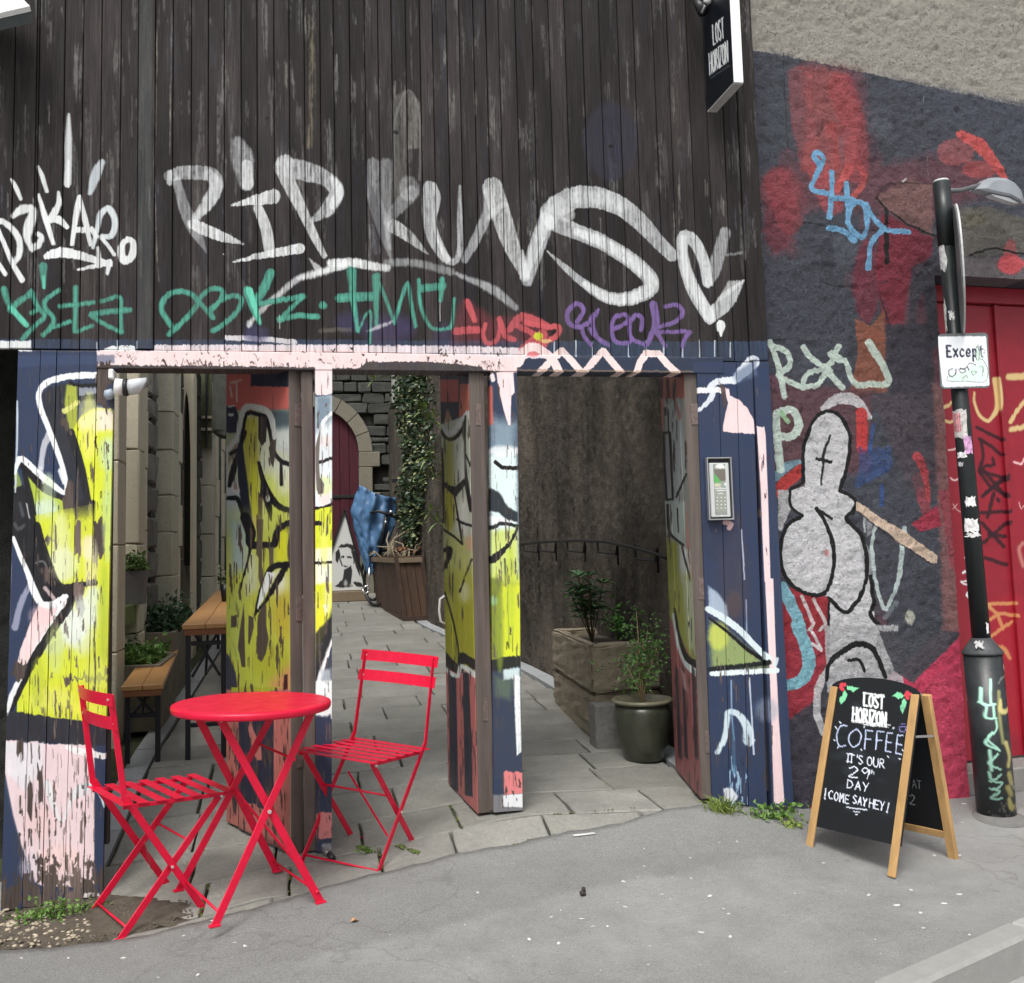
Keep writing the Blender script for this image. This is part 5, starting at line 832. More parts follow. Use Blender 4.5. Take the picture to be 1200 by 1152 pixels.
add('lintel_beam', box(Xat(113, 0, 420), Xat(848, 0, 430), -.003, .12, Zat(400, 434, 0), 2.185, .003), PWL, facade)
def panel(name, label, px0s, px1s, zt, y0, end=None):
    r = empty(name, label, 'board panel', ((Xat(px0s[0], 0, 450)+Xat(px0s[-1], 0, 450))/2, y0, 0))
    for (a, b), (a2, b2) in zip(zip(px0s[:-1], px0s[1:]), zip(px1s[:-1], px1s[1:])):
        xt0, xt1 = Xat(a, y0, 450), Xat(b, y0, 450); xb0, xb1 = Xat(a2, y0, 1000), Xat(b2, y0, 1000); zlo = G((xb0+xb1)/2, 0)+.01; f = random.uniform(-.002, .002)
        v, fc = box(0, 1, y0+f, y0+.022, 0, 1, .0); g = .0016
        V = [((xt0+g if z else xb0+g) if x == 0 else (xt1-g if z else xb1-g), y, zt if z else zlo) for x, y, z in v]; add('board', (V, fc), PWL, r)
    a, b = Xat(px0s[0], 0, 450), Xat(px0s[-1], 0, 450); add('backing', box(a+.01, b-.01, y0+.024, y0+.06, .15, zt-.01), M_DARK, r); return r
lp = panel('left_panel', 'left boarded panel with lime and white graffiti beside the bistro chair', [20, 47, 66, 93, 114, 134], [1.5, 27, 50, 76, 98, 121], 2.182, .004)
add('white_edge_strip', box(Xat(16.5, 0, 700), Xat(19, 0, 700), .006, .05, .02, 2.0), simple('white_strip', (.4, .43, .46), .6, 0, .4, 30), lp)
rp = panel('right_panel', 'navy boarded panel with pink shape and door entry phone', [817, 843, 864, 883], [837, 858, 880, 902], 2.162, .002)
V0, F0 = box(0, 1, -.006, .07, 0, 1); xt0, xt1, xb0, xb1 = Xat(884, 0, 450), 2.176, Xat(904, 0, 940), 2.19
add('corner_board', ([((xt0 if z else xb0) if x == 0 else (xt1 if z else xb1), y, 2.166 if z else G(2.17, 0)) for x, y, z in V0], F0), PWL, rp)
add('base_rail', box(Xat(842, 0, 950), 2.18, -.012, .03, G(2, 0)-.03, G(2, 0)+.008, .003), M_DARK, rp)
posts = []
for px0, px1, bx0, bx1, lab in ((369, 389.5, 370, 388, 'slim gate post with pink top, white and lime paint left of the middle opening'), (575, 606, 578, 612, 'wider gate post with pink drip and lime band before the brown rendered wall')):
    xm = Xat((px0+px1)/2, 0, 700); g0 = G(xm, 0); r = empty('gate_post', lab, 'post', (xm, 0, g0)); zt = Zat(400, 434, 0)-.001
    V = [((Xat(px0, 0, 450) if z else Xat(bx0, 0, 930)) if x == 0 else (Xat(px1, 0, 450) if z else Xat(bx1, 0, 930)), y, zt if z else g0+.002) for x, y, z in box(0, 1, 0, .075, 0, 1)[0]]
    add('post', (V, box(0, 1, 0, 1, 0, 1)[1]), PWL, r)
    w = (Xat(px0, 0, 700)-Xat(px0-(14 if px0 < 400 else 6), 0, 700)); x1 = Xat(px0, 0, 700)-.001
    add('stop_batten', box(x1-w, x1, .022, .07, g0+.004, zt, .003), simple('brown_timber', (.1, .078, .068), .7, 0, .3, 30, stretch=(1, 1, .1)), r); posts.append(r)
M_BT = simple('brown_stile', (.1, .08, .07), .65, 0, .3, 26, stretch=(1, 1, .08)); M_HINGE = simple('old_hinge', (.16, .12, .11), .5, .3, .4, 60, bump=.3)
M_WHT = simple('white_plastic', (.75, .75, .74), .35)
def leaf(l, cv, label, seams, hz, edge, handle=None):
    org, dx, L = l; ang = atan2(dx[1], dx[0]); R = Matrix.Rotation(ang, 3, 'Z'); gz = G(org[0]+dx[0]*L, org[1]+dx[1]*L)
    r = empty('gate_leaf', label, 'gate', (org[0], org[1], 0), R); M = WM[r]; mt = painted_wood('leaf_painted_'+str(len(LEAVES)), cv, r, (.05, .042, .036), (.12, .1, .085), .15, bump=.25); LEAVES[label] = r
    zt = 2.24
    for a, b in zip(seams[:-1], seams[1:]): f = random.uniform(-.0015, .0015); zl = max(G(*(org+dx*L*a)[:2]), G(*(org+dx*L*b)[:2]))+.012; add('board', xf(box(L*a+.0014, L*b-.0014, f, .02, zl, zt, .0015), M), mt, r)
    add('stile', xf(box(L*.80, L-.001, .021, edge, gz+.02, zt-.003, .003), M), M_BT, r); add('stile', xf(box(.001, L*.18, .021, edge, gz+.05, zt-.003, .003), M), M_BT, r)
    for z in (.35, 1.1, 1.95): add('rail', xf(box(L*.18+.001, L*.80-.001, .021, edge-.008, z-.05, z+.05, .003), M), M_BT, r)
    add('edge_strip', xf(box(L, L+.008, .001, edge, gz+.015, zt-.002, .002), M), M_BT, r)
    for z in hz:
        h = add('hinge', xf(box(L+.008, L+.0115, edge*.45, edge+.004, z-.05, z+.05, .001), M), M_HINGE, r)
        pass
    if handle: D = tube([(x_, y_, z_) for x_, y_, z_ in ((.03, -.004, handle-.07), (.03, -.028, handle-.055), (.03, -.034, handle), (.03, -.028, handle+.055), (.03, -.004, handle+.07))], .006, 8); add('handle', xf(D, M), M_WHT, r, smooth=True)
    return r
leaf(LA, CA, 'widest open gate leaf with salmon top and olive graffiti behind the round table', [0, .2, .42, .6, .8, 1], (Zat(350, 485, 0), Zat(350, 715, 0), .45), .058)
leaf(LC, CC, 'open gate leaf with white pull handle and salmon striped foot', [0, .27, .5, .75, 1], (Zat(560, 485, 0), .6), .066, Zat(515, 720, .3))
leaf(LE, CE, 'narrow-looking open gate leaf beside the navy panel', [0, .3, .55, .8, 1], (Zat(812, 485, 0), Zat(826, 690, 0), Zat(832, 870, 0)), .06)
# ---------------------------------------------------------------- painted render wall and red doors
def mat_render(name, cv, ref):
    m = NT(name); im = cv.image(name); t, v = paint_nodes(m, cv, im, ref)
    n1 = m.noise(v, 26, 8, .72, .25, .75); n2 = m.noise(v, 140, 4, .7, .25, .75); n3 = m.noise(v, 3, 5, .6, .35, .7); n4 = m.noise(v, 60, 5, .8, .58, .66)
    n5 = m.noise(v, 62, 6, .8, .57, .62); n6 = m.noise(v, 48, 5, .75, .6, .68)
    gn = m.n('ShaderNodeGamma'); m.l(t.outputs[0], gn.inputs[0]); gn.inputs[1].default_value = .86; col = m.mix(m.math('MULTIPLY', n2, .15), gn.outputs[0], (.03, .03, .032)); col = m.mix(m.math('MULTIPLY', n6, .22), col, (.30, .30, .31)); col = m.mix(m.math('MULTIPLY', n3, .08), col, (.03, .03, .03)); vs = m.n('ShaderNodeVectorMath'); vs.operation = 'SCALE'; m.l(col, vs.inputs[0]); vs.inputs[3].default_value = 1.28; col = m.mix(m.math('MULTIPLY', n5, .42), vs.outputs[0], (.015, .015, .018))
    m.bump(m.math('ADD', m.math('SUBTRACT', n1, m.math('MULTIPLY', n5, .5)), m.math('MULTIPLY', n2, .5)), 1., .022); return m.out(col, .8, 0, .3)
_NG = smooth_noise(600, 900, 400, 600, 5)*.9+smooth_noise(600, 900, 180, 260, 6)*1.0+smooth_noise(600, 900, 25, 40, 7)*.8
def rough_wall(O, D_, N_, s0, s1, z0, z1, st, amp, holes=None, bulge=None):
    ns = int((s1-s0)/st)+1; nz = int((z1-z0)/st)+1; V = []; Fc = []
    for i in range(ns):
        for j in range(nz):
            s = s0+(s1-s0)*i/(ns-1); z = z0+(z1-z0)*j/(nz-1); e = 0 if holes and (holes(s, z) == 2) else 1
            dd = -amp*(_NG[int(z*90) % 600, int(s*90) % 900]-1.3)*e; p = O+D_*s+N_*dd; V.append((p[0], p[1], p[2]+z))
    for i in range(ns-1):
        for j in range(nz-1):
            s = s0+(s1-s0)*(i+.5)/(ns-1); z = z0+(z1-z0)*(j+.5)/(nz-1)
            if holes and holes(s, z): continue
            k = i*nz+j; Fc.append((k, k+nz, k+nz+1, k+1))
    return V, Fc
SE = (hit(1120, 690, WO, WN)-WO)@WD; ZL = hit(1170, 326, WO, WN)[2]
wr = empty('rendered_wall', 'rough rendered street wall with red, black and grey graffiti right of the timber front', 'wall', (WO[0], WO[1], 0), Matrix.Rotation(WA, 3, 'Z'))
M_RW = mat_render('wall_render', CW, wr)
add('render_face', rough_wall(WO, WD, WN, 0, SE, -.08, 5.2, .0112, .011), M_RW, wr, smooth=True)
add('render_face', rough_wall(WO, WD, WN, SE, 4.5, ZL, 5.2, .0115, .011), M_RW, wr, smooth=True)
add('door_reveal', xf(box(SE-.25, SE, .012, .3, -.08, ZL+.0), WM[wr]), M_RW, wr); add('lintel', xf(box(SE-.05, 4.5, .012, .3, ZL+.004, ZL+.3), WM[wr]), M_RW, wr)
add('render_face', xf(box(2.9, 4.5, .0, .3, -.08, ZL), WM[wr]), M_RW, wr)
dr = empty('red_plank_door', 'red boarded door with dark and yellow tags behind the street pole', 'door', (DO[0], DO[1], 0), Matrix.Rotation(WA, 3, 'Z'))
m = NT('red_door_paint'); im = CD.image('red_door_paint'); t, v = paint_nodes(m, CD, im, dr); n = m.noise(v, 9, 6, .7, .3, .75); n2 = m.noise(v, 60, 4, .6, .3, .7)
col = m.mix(n, (.23, .010, .022), (.31, .015, .03)); col = m.mix(t.outputs[1], col, t.outputs[0]); m.bump(n2, .12, .004); M_RED = m.out(col, .42, 0, .5)
step_z = hit(1195, 889, DO, WN)[2]; sx = [SE+.0]+[(hit(p, 600, DO, WN)-DO)@WD for p in (1140, 1183, 1230)]; sx += [sx[-1]+.24, sx[-1]+.48, 2.88]
for i, (a, b) in enumerate(zip(sx[:-1], sx[1:])): add('plank', xf(box(a+.004, b-.004, (0, .012, .0, .012, 0, .012)[i % 6], .05, step_z+.01, ZL-.09, .006), WM[dr]), M_RED, dr)
for a in sx[1:-1]: add('cover_strip', xf(box(a-.012, a+.012, -.012, .02, step_z+.01, ZL-.09, .004), WM[dr]), M_RED, dr)
add('head_rail', xf(box(SE, 2.88, -.03, .05, ZL-.088, ZL+.0, .004), WM[dr]), M_RED, dr)
add('door_step', xf(box(SE, 2.9, -.16, .06, -.06, step_z, .01), WM[dr]), mat_stone('door_step', (.24, .23, .22), (.36, .35, .33), 10, .3), dr)
# ---------------------------------------------------------------- helpers for flat printed plates
def mat_print(name, cv, rough=.45, ref=None, spec=.4, under=None):
    m = NT(name); im = cv.image(name); t, v = paint_nodes(m, cv, im, ref); col = t.outputs[0] if under is None else m.mix(t.outputs[1], under, t.outputs[0]); return m.out(col, rough, 0, spec)
def own(o, ex, ez):
    ey = np.cross(ez, ex); M = Matrix.Identity(4)
    for i in range(3): M[i][0], M[i][1], M[i][2], M[i][3] = ex[i], ey[i], ez[i], o[i]
    return M
# compact stroke alphabet (unit box, y down) for hand lettering and block letters
AB = {'L': [[(0, 0), (0, 1), (1, 1)]], 'O': [[(.5, 0), (.05, .25), (.05, .75), (.5, 1), (.95, .75), (.95, .25), (.5, 0)]], 'S': [[(.95, .12), (.5, 0), (.05, .25), (.5, .5), (.95, .75), (.5, 1), (.05, .88)]], 'T': [[(0, 0), (1, 0)], [(.5, 0), (.5, 1)]], 'H': [[(0, 0), (0, 1)], [(1, 0), (1, 1)], [(0, .5), (1, .5)]],
      'R': [[(0, 1), (0, 0), (.8, .05), (.8, .45), (0, .5)], [(.3, .5), (1, 1)]], 'I': [[(.5, 0), (.5, 1)]], 'Z': [[(0, 0), (1, 0), (0, 1), (1, 1)]], 'N': [[(0, 1), (0, 0), (1, 1), (1, 0)]], 'C': [[(.95, .12), (.5, 0), (.05, .3), (.05, .7), (.5, 1), (.95, .88)]], 'F': [[(1, 0), (0, 0), (0, 1)], [(0, .5), (.7, .5)]], 'E': [[(1, 0), (0, 0), (0, 1), (1, 1)], [(0, .5), (.7, .5)]],
      'U': [[(0, 0), (0, .75), (.5, 1), (1, .75), (1, 0)]], 'D': [[(0, 0), (0, 1), (.7, .85), (1, .5), (.7, .12), (0, 0)]], 'A': [[(0, 1), (.5, 0), (1, 1)], [(.2, .62), (.8, .62)]], 'Y': [[(0, 0), (.5, .5), (1, 0)], [(.5, .5), (.35, 1)]], 'M': [[(0, 1), (.05, 0), (.5, .6), (.95, 0), (1, 1)]], '2': [[(0, .2), (.5, 0), (.95, .25), (.5, .65), (0, 1), (1, 1)]], '9': [[(.9, .3), (.5, 0), (.05, .25), (.4, .5), (.9, .3), (.75, 1)]],
      't': [[(.4, 0), (.4, 1), (.8, .95)], [(0, .35), (.8, .35)]], 'h': [[(0, 0), (0, 1)], [(0, .6), (.5, .4), (.8, .6), (.8, 1)]], '!': [[(.5, 0), (.5, .7)], [(.5, .95), (.5, 1)]], "'": [[(.5, 0), (.4, .25)]], 'x': [[(0, .35), (1, 1)], [(1, .35), (0, 1)]], 'c': [[(.95, .48), (.5, .35), (.05, .6), (.1, .85), (.5, 1), (.95, .9)]], 'e': [[(.05, .67), (.95, .67), (.8, .4), (.4, .35), (.05, .67), (.3, .98), (.9, .92)]], 'p': [[(0, .35), (0, 1.35)], [(0, .5), (.5, .35), (.95, .6), (.8, .92), (.4, 1), (0, .85)]], 'i': [[(.5, .35), (.5, 1)]]}
RND = set('OSCU29ceph')
def text(cv, s_, org, adv, up, w, col, widths=None, al=1, soft=1.2, gap=1.28):
    """org = top-left, adv = letter-width vector, up = downward letter-height vector, all in the canvas's current pixels"""
    x, y = org
    for ch in s_:
        k = .4 if ch in "!I'i" else 1
        if ch != ' ':
            for st in AB[ch]:
                cv.stroke([(x+adv[0]*(px if k == 1 else (px-.5)*.4+.2)+up[0]*py, y+adv[1]*(px if k == 1 else (px-.5)*.4+.2)+up[1]*py) for px, py in st], w, col, al, soft, sm=ch in RND)
        x += adv[0]*gap*k; y += adv[1]*gap*k
STEEL = simple('brushed_steel', (.5, .51, .52), .35, .8, .1, 30); M_BLACK = simple('black_paint', (.018, .019, .02), .4, 0, .3, 20); M_BOLT = simple('zinc_bolt', (.5, .5, .5), .35, .8)
# ---------------------------------------------------------------- door entry phone
def fr(px, py, y): return Vector([float(c_) for c_ in fac(px, py, y)])
a, b = fac(828, 536, -.03), fac(860.5, 609, -.03); x0, x1, z1, z0 = a[0], b[0], a[2], b[2]
ip = empty('door_entry_phone', 'steel door entry phone with keypad and small screen on the navy panel', 'intercom', ((x0+x1)/2, 0, z0))
for q in ((x0, x0+.006, z0, z1), (x1-.006, x1, z0, z1), (x0+.006, x1-.006, z1-.006, z1), (x0+.006, x1-.006, z0, z0+.006)): add('surround', box(q[0], q[1], -.032, -.006, q[2], q[3], .001), STEEL, ip)
add('recess', box(x0+.006, x1-.006, -.012, -.007, z0+.006, z1-.006), M_BLACK, ip); cxm = (x0+x1)/2; w = (x1-x0)*.39; zz = z0+.014; zt = z1-.026
hs_ = add('handset_plate', box(cxm-w, cxm+w, -.026, -.013, zz, zt, .003), simple('silver_plastic', (.66, .68, .68), .3, .3, .05), ip)
CI = Canvas((cxm-w*.6, -.0275, 0), (1, 0, 0), (0, 0, 1), 0, w*1.2, zz, zt, 2200, seed=90); CI.fill((142, 148, 142)).k(815, 525, 12.8)
CI.poly([(245, 215), (500, 215), (500, 590), (245, 590)], (150, 156, 150)).poly([(300, 270), (340, 235), (400, 235), (455, 305), (300, 300)], (236, 238, 232), 1, 2).poly([(270, 320), (460, 320), (480, 480), (380, 500), (290, 400)], (110, 104, 96), .9, 2).poly([(262, 380), (300, 400), (390, 520), (265, 520)], (96, 168, 96), 1, 2).poly([(262, 530), (380, 540), (380, 580), (262, 580)], (200, 200, 170), .9, 1).blob(455, 545, 22, 22, WHT)
CI.poly([(245, 598), (510, 598), (510, 612), (245, 612)], (226, 228, 226)).poly([(250, 615), (510, 615), (520, 950), (260, 950)], (150, 156, 146)).stroke([(325, 640), (445, 640)], 14, WHT).stroke([(340, 680), (410, 680)], 14, (216, 216, 210)).stroke([(325, 655), (440, 655)], 6, (60, 60, 60))
add('screen', box(cxm-w*.6, cxm+w*.6, -.0285, -.0262, zz+.012, zt-.006), mat_print('entry_phone_face', CI, .2), ip, own=own((cxm-w*.6, -.0285, 0), (1, 0, 0), (0, 0, 1)))
for i in range(3):
    for j in range(4): p = fac(815+(330+i*58)/12.8, 525+(745+j*53)/12.8, -.03); add('button', lathe([(.003, 0), (.003, .0015), (.001, .002)], (0, 0, 0), 8) if 0 else box(p[0]-.0032, p[0]+.0032, -.0305, -.0286, p[2]-.0028, p[2]+.0028, .0008), simple('button_pale', (.7, .7, .68), .4) if i+j == 0 else bpy.data.materials['button_pale'], ip)
p = fac(846, 604, -.03); add('camera_dot', box(p[0]-.004, p[0]+.004, -.0275, -.0262, p[2]-.003, p[2]+.003, .001), M_WHT, ip)
# ---------------------------------------------------------------- projecting sign
SX = 1.903; pA = fac(827, 124, -.03); SX = pA[0]
def sg(px, py): return hit(px, py, (SX, 0, 0), (1, 0, 0))
yb, yf = sg(826, 60)[1], sg(858, 60)[1]; zb_ = (sg(827, 124)[2]+sg(860, 105)[2])/2; zt_ = zb_+.82; th = .045
sgn = empty('hanging_sign', 'black projecting sign with white LOST HORIZON lettering at the top of the timber front', 'sign', (SX, 0, zb_))
CS = Canvas((SX, 0, 0), (0, -1, 0), (0, 0, 1), -yb, -yf, zb_, zt_, 1100, seed=91); CS.fill((16, 22, 30)).k(780, 0, 8.858)
text(CS, 'LOST', (487, 262), (22, -16), (10, 205), 13, WHT, gap=1.34); text(CS, 'HORIZON', (450, 560), (22, -15.5), (8, 215), 13, WHT, gap=1.42); CS.stroke([(465, 815), (665, 680)], 7, (120, 130, 140), .8)
add('sign_face', box(SX, SX+.012, yf, yb, zb_, zt_), mat_print('sign_face', CS, .35), sgn, own=own((SX, 0, 0), (0, -1, 0), (0, 0, 1)))
M_EDGE = simple('white_edge', (.82, .83, .83), .4, 0, .04)
add('edge_trim', box(SX-.001, SX+th, yf-.006, yf-.001, zb_-.002, zt_, .001), M_EDGE, sgn); add('edge_trim', box(SX-.001, SX+th, yf-.001, yb, zb_-.006, zb_-.001), simple('grey_edge', (.4, .4, .38), .5), sgn)
add('sign_body', box(SX+.013, SX+th, yf, yb, zb_, zt_), M_BLACK, sgn)
for z in (zb_+.1, zt_-.08): add('bracket', box(SX+.01, SX+.03, yb+.001, -.009, z-.02, z+.02, .002), M_BLACK, sgn)
p0 = fac(818, 4, -.1); lp_ = empty('sign_lamp', 'small black swan-neck lamp above the hanging sign', 'lamp', p0)
add('shade', tube([fac(812, -6, -.08), fac(818, 4, -.12), fac(824, 13, -.16)], [.012, .022, .03], 12), M_BLACK, lp_, smooth=True); add('arm', tube([fac(808, -40, -.012), fac(808, -14, -.05), fac(814, -4, -.09)], .007, 8), M_BLACK, lp_, smooth=True); add('clamp', tube([fac(817, 12, -.13), fac(823, 14, -.16), fac(826, 6, -.18)], .008, 8), simple('grey_metal', (.35, .36, .38), .4, .5), lp_, smooth=True); add('bulb', ico(fac(829, 1, -.15), .022, (1, 1, 1), .02), M_WHT, lp_, smooth=True)
# ---------------------------------------------------------------- floodlight at the top left, spot on the left panel
fo = empty('floodlight', 'white-faced floodlight with dark housing at the upper left of the cladding', 'lamp', fac(-10, 20, -.05))
P1 = [fac(-50, 30, -.30), fac(0, 15, -.28), fac(35, 7, -.26), fac(22, -6, -.1), fac(-50, -30, -.08)]; up_ = np.array([0, .03, -.03])
V = [tuple(p) for p in P1]+[tuple(p+np.array([0, .02, -.012])) for p in P1]; n = 5; add('lens', (V, [tuple(range(n)), tuple(range(2*n-1, n-1, -1))]+[(i, (i+1) % n, n+(i+1) % n, n+i) for i in range(n)]), simple('lens_white', (.85, .87, .86), .25, 0, .04), fo)
P2 = [p+np.array([0, .022, -.014]) for p in P1]; P3 = [p+np.array([-.0, .04, -.05]) for p in P1]; V = [tuple(p) for p in P2]+[tuple(p) for p in P3]; add('housing', (V, [tuple(range(n)), tuple(range(2*n-1, n-1, -1))]+[(i, (i+1) % n, n+(i+1) % n, n+i) for i in range(n)]), simple('dark_housing', (.05, .06, .06), .5), fo)
add('bracket', tube([fac(10, 22, -.2), fac(0, 26, -.12), fac(-12, 30, -.01)], .014, 8), M_BLACK, fo, smooth=True)
sp0 = fac(128, 456, -.02); st_ = empty('spotlight', 'white tube security light under the lintel at the left opening', 'lamp', sp0)
a, b, c1, c2, d_ = fac(135, 453, -.07), fac(145, 454, -.07), fac(150, 454, -.07), fac(167, 452, -.07), fac(174, 451, -.07); R_ = .0345
add('tube_rear', tube([a, b], R_, 20), M_WHT, st_, smooth=True); add('clamp_band', tube([b, c1], R_+.002, 20), M_BLACK, st_, smooth=True)
M, L = frame(c1, c2); V, Fc = tube([(0, 0, 0), (L, 0, 0)], R_-.002, 20, caps=True); V = [(x if x < .01 else x+.012*(-1 if z < 0 else 1.6), y, z) for x, y, z in V]; add('tube_front', xf((V, Fc), M), simple('pale_grey_plastic', (.55, .58, .6), .35), st_, smooth=True)
add('mount', box(fac(131, 440, 0)[0], fac(137, 440, 0)[0], -.08, -.0, fac(131, 447, 0)[2], fac(131, 436, 0)[2], .004), M_WHT, st_); add('knuckle', ico(fac(128, 462, -.03), .026, (1, 1, 1), .05), simple('blue_grey', (.3, .36, .42), .4), st_, smooth=True)
# ---------------------------------------------------------------- bistro set
def mat_red():
    m = NT('red_enamel'); v = m.coords(); n = m.noise(v, 14, 6, .7, .3, .7); col = m.mix(n, (.52, .004, .03), (.68, .007, .045)); ch = m.noise(v, 55, 5, .8, .70, .72); col = m.mix(m.math('MULTIPLY', ch, .7), col, (.12, .03, .02)); rr = m.n('ShaderNodeMapRange'); m.l(n, rr.inputs[0]); rr.inputs[3].default_value = .48; rr.inputs[4].default_value = .3; return m.out(col, rr.outputs[0], 0, .35)
M_REDP = mat_red(); M_RIV = simple('rivet', (.7, .68, .66), .35, .6)
def rootM(p): return Matrix.Rotation(p[3], 3, 'Z')@Matrix.Rotation(p[4], 3, 'X')@Matrix.Rotation(p[5], 3, 'Y')
def chair(p, label):
    r = empty('bistro_chair', label, 'chair', p[:3], rootM(p), 'red folding bistro set'); M = WM[r]; hw, H, fx, rx, bx, sz = p[6:12]
    W = lambda d_: xf(d_, M)
    kx = -.175; T = lambda *a: add(a[0], W(a[1]), M_REDP, r, **(a[2] if len(a) > 2 else {}))
    for s in (1, -1):
        y = s*(hw+.004); d = merge(bar((bx, y*.97, H), (kx-.012, y, sz+.02), .005, .023, (1, 0, .2)), bar((kx-.012, y, sz+.03), (fx, y, .004), .005, .026, (1, 0, .4))); T('leg', d)
        yi = s*(hw-.012); T('leg', bar((.185, yi, sz-.012), (rx, yi, .004), .005, .028, (-1, 0, .4)))
        T('seat_rail', bar((-.19, s*(hw-.004), sz-.008), (.215, s*(hw-.004), sz-.008), .004, .016))
        f = sz/2; t = (f-.0)/sz; xm = kx+(fx-kx)*.5
        # crossing point of the two legs
        x1, z1_, x2, z2_ = kx, sz, fx, 0; x3, z3, x4, z4 = .185, sz, rx, 0; den = (x1-x2)*(z3-z4)-(z1_-z2_)*(x3-x4); X = ((x1*z2_-z1_*x2)*(x3-x4)-(x1-x2)*(x3*z4-z3*x4))/den; Z = ((x1*z2_-z1_*x2)*(z3-z4)-(z1_-z2_)*(x3*z4-z3*x4))/den
        add('rivet', W(tube([(X, y+s*.002, Z), (X, y+s*.008, Z)], .0055, 8)), M_RIV, r); add('rivet', W(tube([(.185, s*(hw+.0), sz-.014), (.185, s*(hw+.009), sz-.014)], .005, 8)), M_RIV, r)
        T('foot', bar((fx-.012, y, .004), (fx+.02, y, .004), .016, .008)); T('foot', bar((rx-.02, yi, .004), (rx+.012, yi, .004), .016, .008))
    n = 7
    for i in range(n):
        x = -.185+i*(.40/(n-1)); hw2 = hw+.022; T('seat_slat', xf(merge(*[box(-hw2+k*(hw2*2/6), -hw2+(k+1)*(hw2*2/6), -.0185, .0185, -.0012, .0012) for k in range(6)]), Matrix.Translation((x, 0, sz+.004))@Matrix.Rotation(pi/2, 4, 'Z')))
    for z, xx in ((H-.018, bx), (H-.105, bx+(kx-bx)*.27)):
        V, Fc = [], []; m_ = 8
        for k in range(m_+1):
            y = (hw+.02)*(2*k/m_-1); cx = xx-.026*(1-(y/(hw+.02))**2)-.002
            for dx, dz in ((-.0015, -.0235), (.0015, -.0235), (.0015, .0235), (-.0015, .0235)): V.append((cx+dx-dz*.18, y, z+dz))
        for k in range(m_):
            for q in range(4): Fc.append((k*4+q, k*4+(q+1) % 4, k*4+4+(q+1) % 4, k*4+4+q))
        Fc += [(3, 2, 1, 0), (m_*4, m_*4+1, m_*4+2, m_*4+3)]; T('back_slat', (V, Fc))
        for s in (1, -1): add('rivet', W(tube([(xx-.004, s*(hw-.002), z), (xx-.012, s*(hw-.002), z)], .005, 8)), M_RIV, r)
    T('crossbar', tube([(fx-.012, -hw, .03), (fx-.012, hw, .03)], .0045, 8), {'smooth': True}); T('crossbar', tube([(rx+.02, -hw+.012, .04), (rx+.02, hw-.012, .04)], .0045, 8), {'smooth': True}); T('crossbar', tube([(rx+(.185-rx)*.66, -hw+.012, sz*.66), (rx+(.185-rx)*.66, hw-.012, sz*.66)], .0045, 8), {'smooth': True})
    T('brace', bar((X-.1, -hw+.02, Z+.1), (X+.05, hw-.02, Z-.09), .003, .012)); return r
C1 = [-0.61, -0.212, -0.076, 0.486, 0.004, 0.045, 0.182, 0.878, 0.168, -0.169, -0.256, 0.477]; C2 = [0.183, -0.091, 0.023, 4.059, -0.064, -0.058, 0.179, 0.844, 0.129, -0.236, -0.22, 0.458]
chair(C1, 'red folding bistro chair beside the left panel, back to the lime graffiti'); chair(C2, 'red folding bistro chair on the paving between table and striped gate leaf')
TP = [-0.231, -0.436, 0.037, 0.388, 0.004, 0.022, 0.193, 0.223]; tb = empty('bistro_table', 'round red folding metal table between the two bistro chairs', 'table', TP[:3], rootM(TP), 'red folding bistro set'); M = WM[tb]; hx, hy = TP[6:8]
add('tabletop', xf(lathe([(0, .700), (.284, .700), (.286, .690), (.291, .688), (.2945, .694), (.296, .706), (.294, .712), (.288, .7155), (.27, .7165), (0, .7165)], (0, 0, 0), 64), M), M_REDP, tb, smooth=True)
tb.children[0].data.polygons.foreach_set('use_smooth', [True]*len(tb.children[0].data.polygons))
for s, yt in ((-1, -.165), (1, .165)):
    for q in (-1, 1):
        o_ = .006*(q); add('leg', xf(bar((q*hx*1.02, s*hy+o_, .004), (-q*.175, yt+o_, .695), .005, .029, (1, 0, 0)), M), M_REDP, tb); add('foot', xf(bar((q*hx*1.02-.02, s*hy+o_, .005), (q*hx*1.02+.02, s*hy+o_, .005), .018, .009), M), M_REDP, tb)
        add('rivet', xf(tube([(-q*.172, yt+s*.008+o_, .684), (-q*.172, yt+s*.014+o_, .684)], .006, 8), M), M_RIV, tb)
    add('rivet', xf(tube([(0, (s*hy+yt)/2+s*.006, .352), (0, (s*hy+yt)/2+s*.015, .352)], .007, 8), M), M_RIV, tb); add('top_rail', xf(bar((-.2, yt, .697), (.2, yt, .697), .02, .006), M), M_REDP, tb)
for q in (-1, 1): add('crossbar', xf(tube([(q*hx*.94, -hy, .045), (q*hx*.94, hy, .045)], .005, 8), M), M_REDP, tb, smooth=True)
add('crossbar', xf(tube([(.1, -.19, .52), (.1, .19, .52)], .005, 8), M), M_REDP, tb, smooth=True); add('brace', xf(bar((.0, hy-.03, .36), (.15, -hy+.012, .1), .003, .014), M), M_REDP, tb)
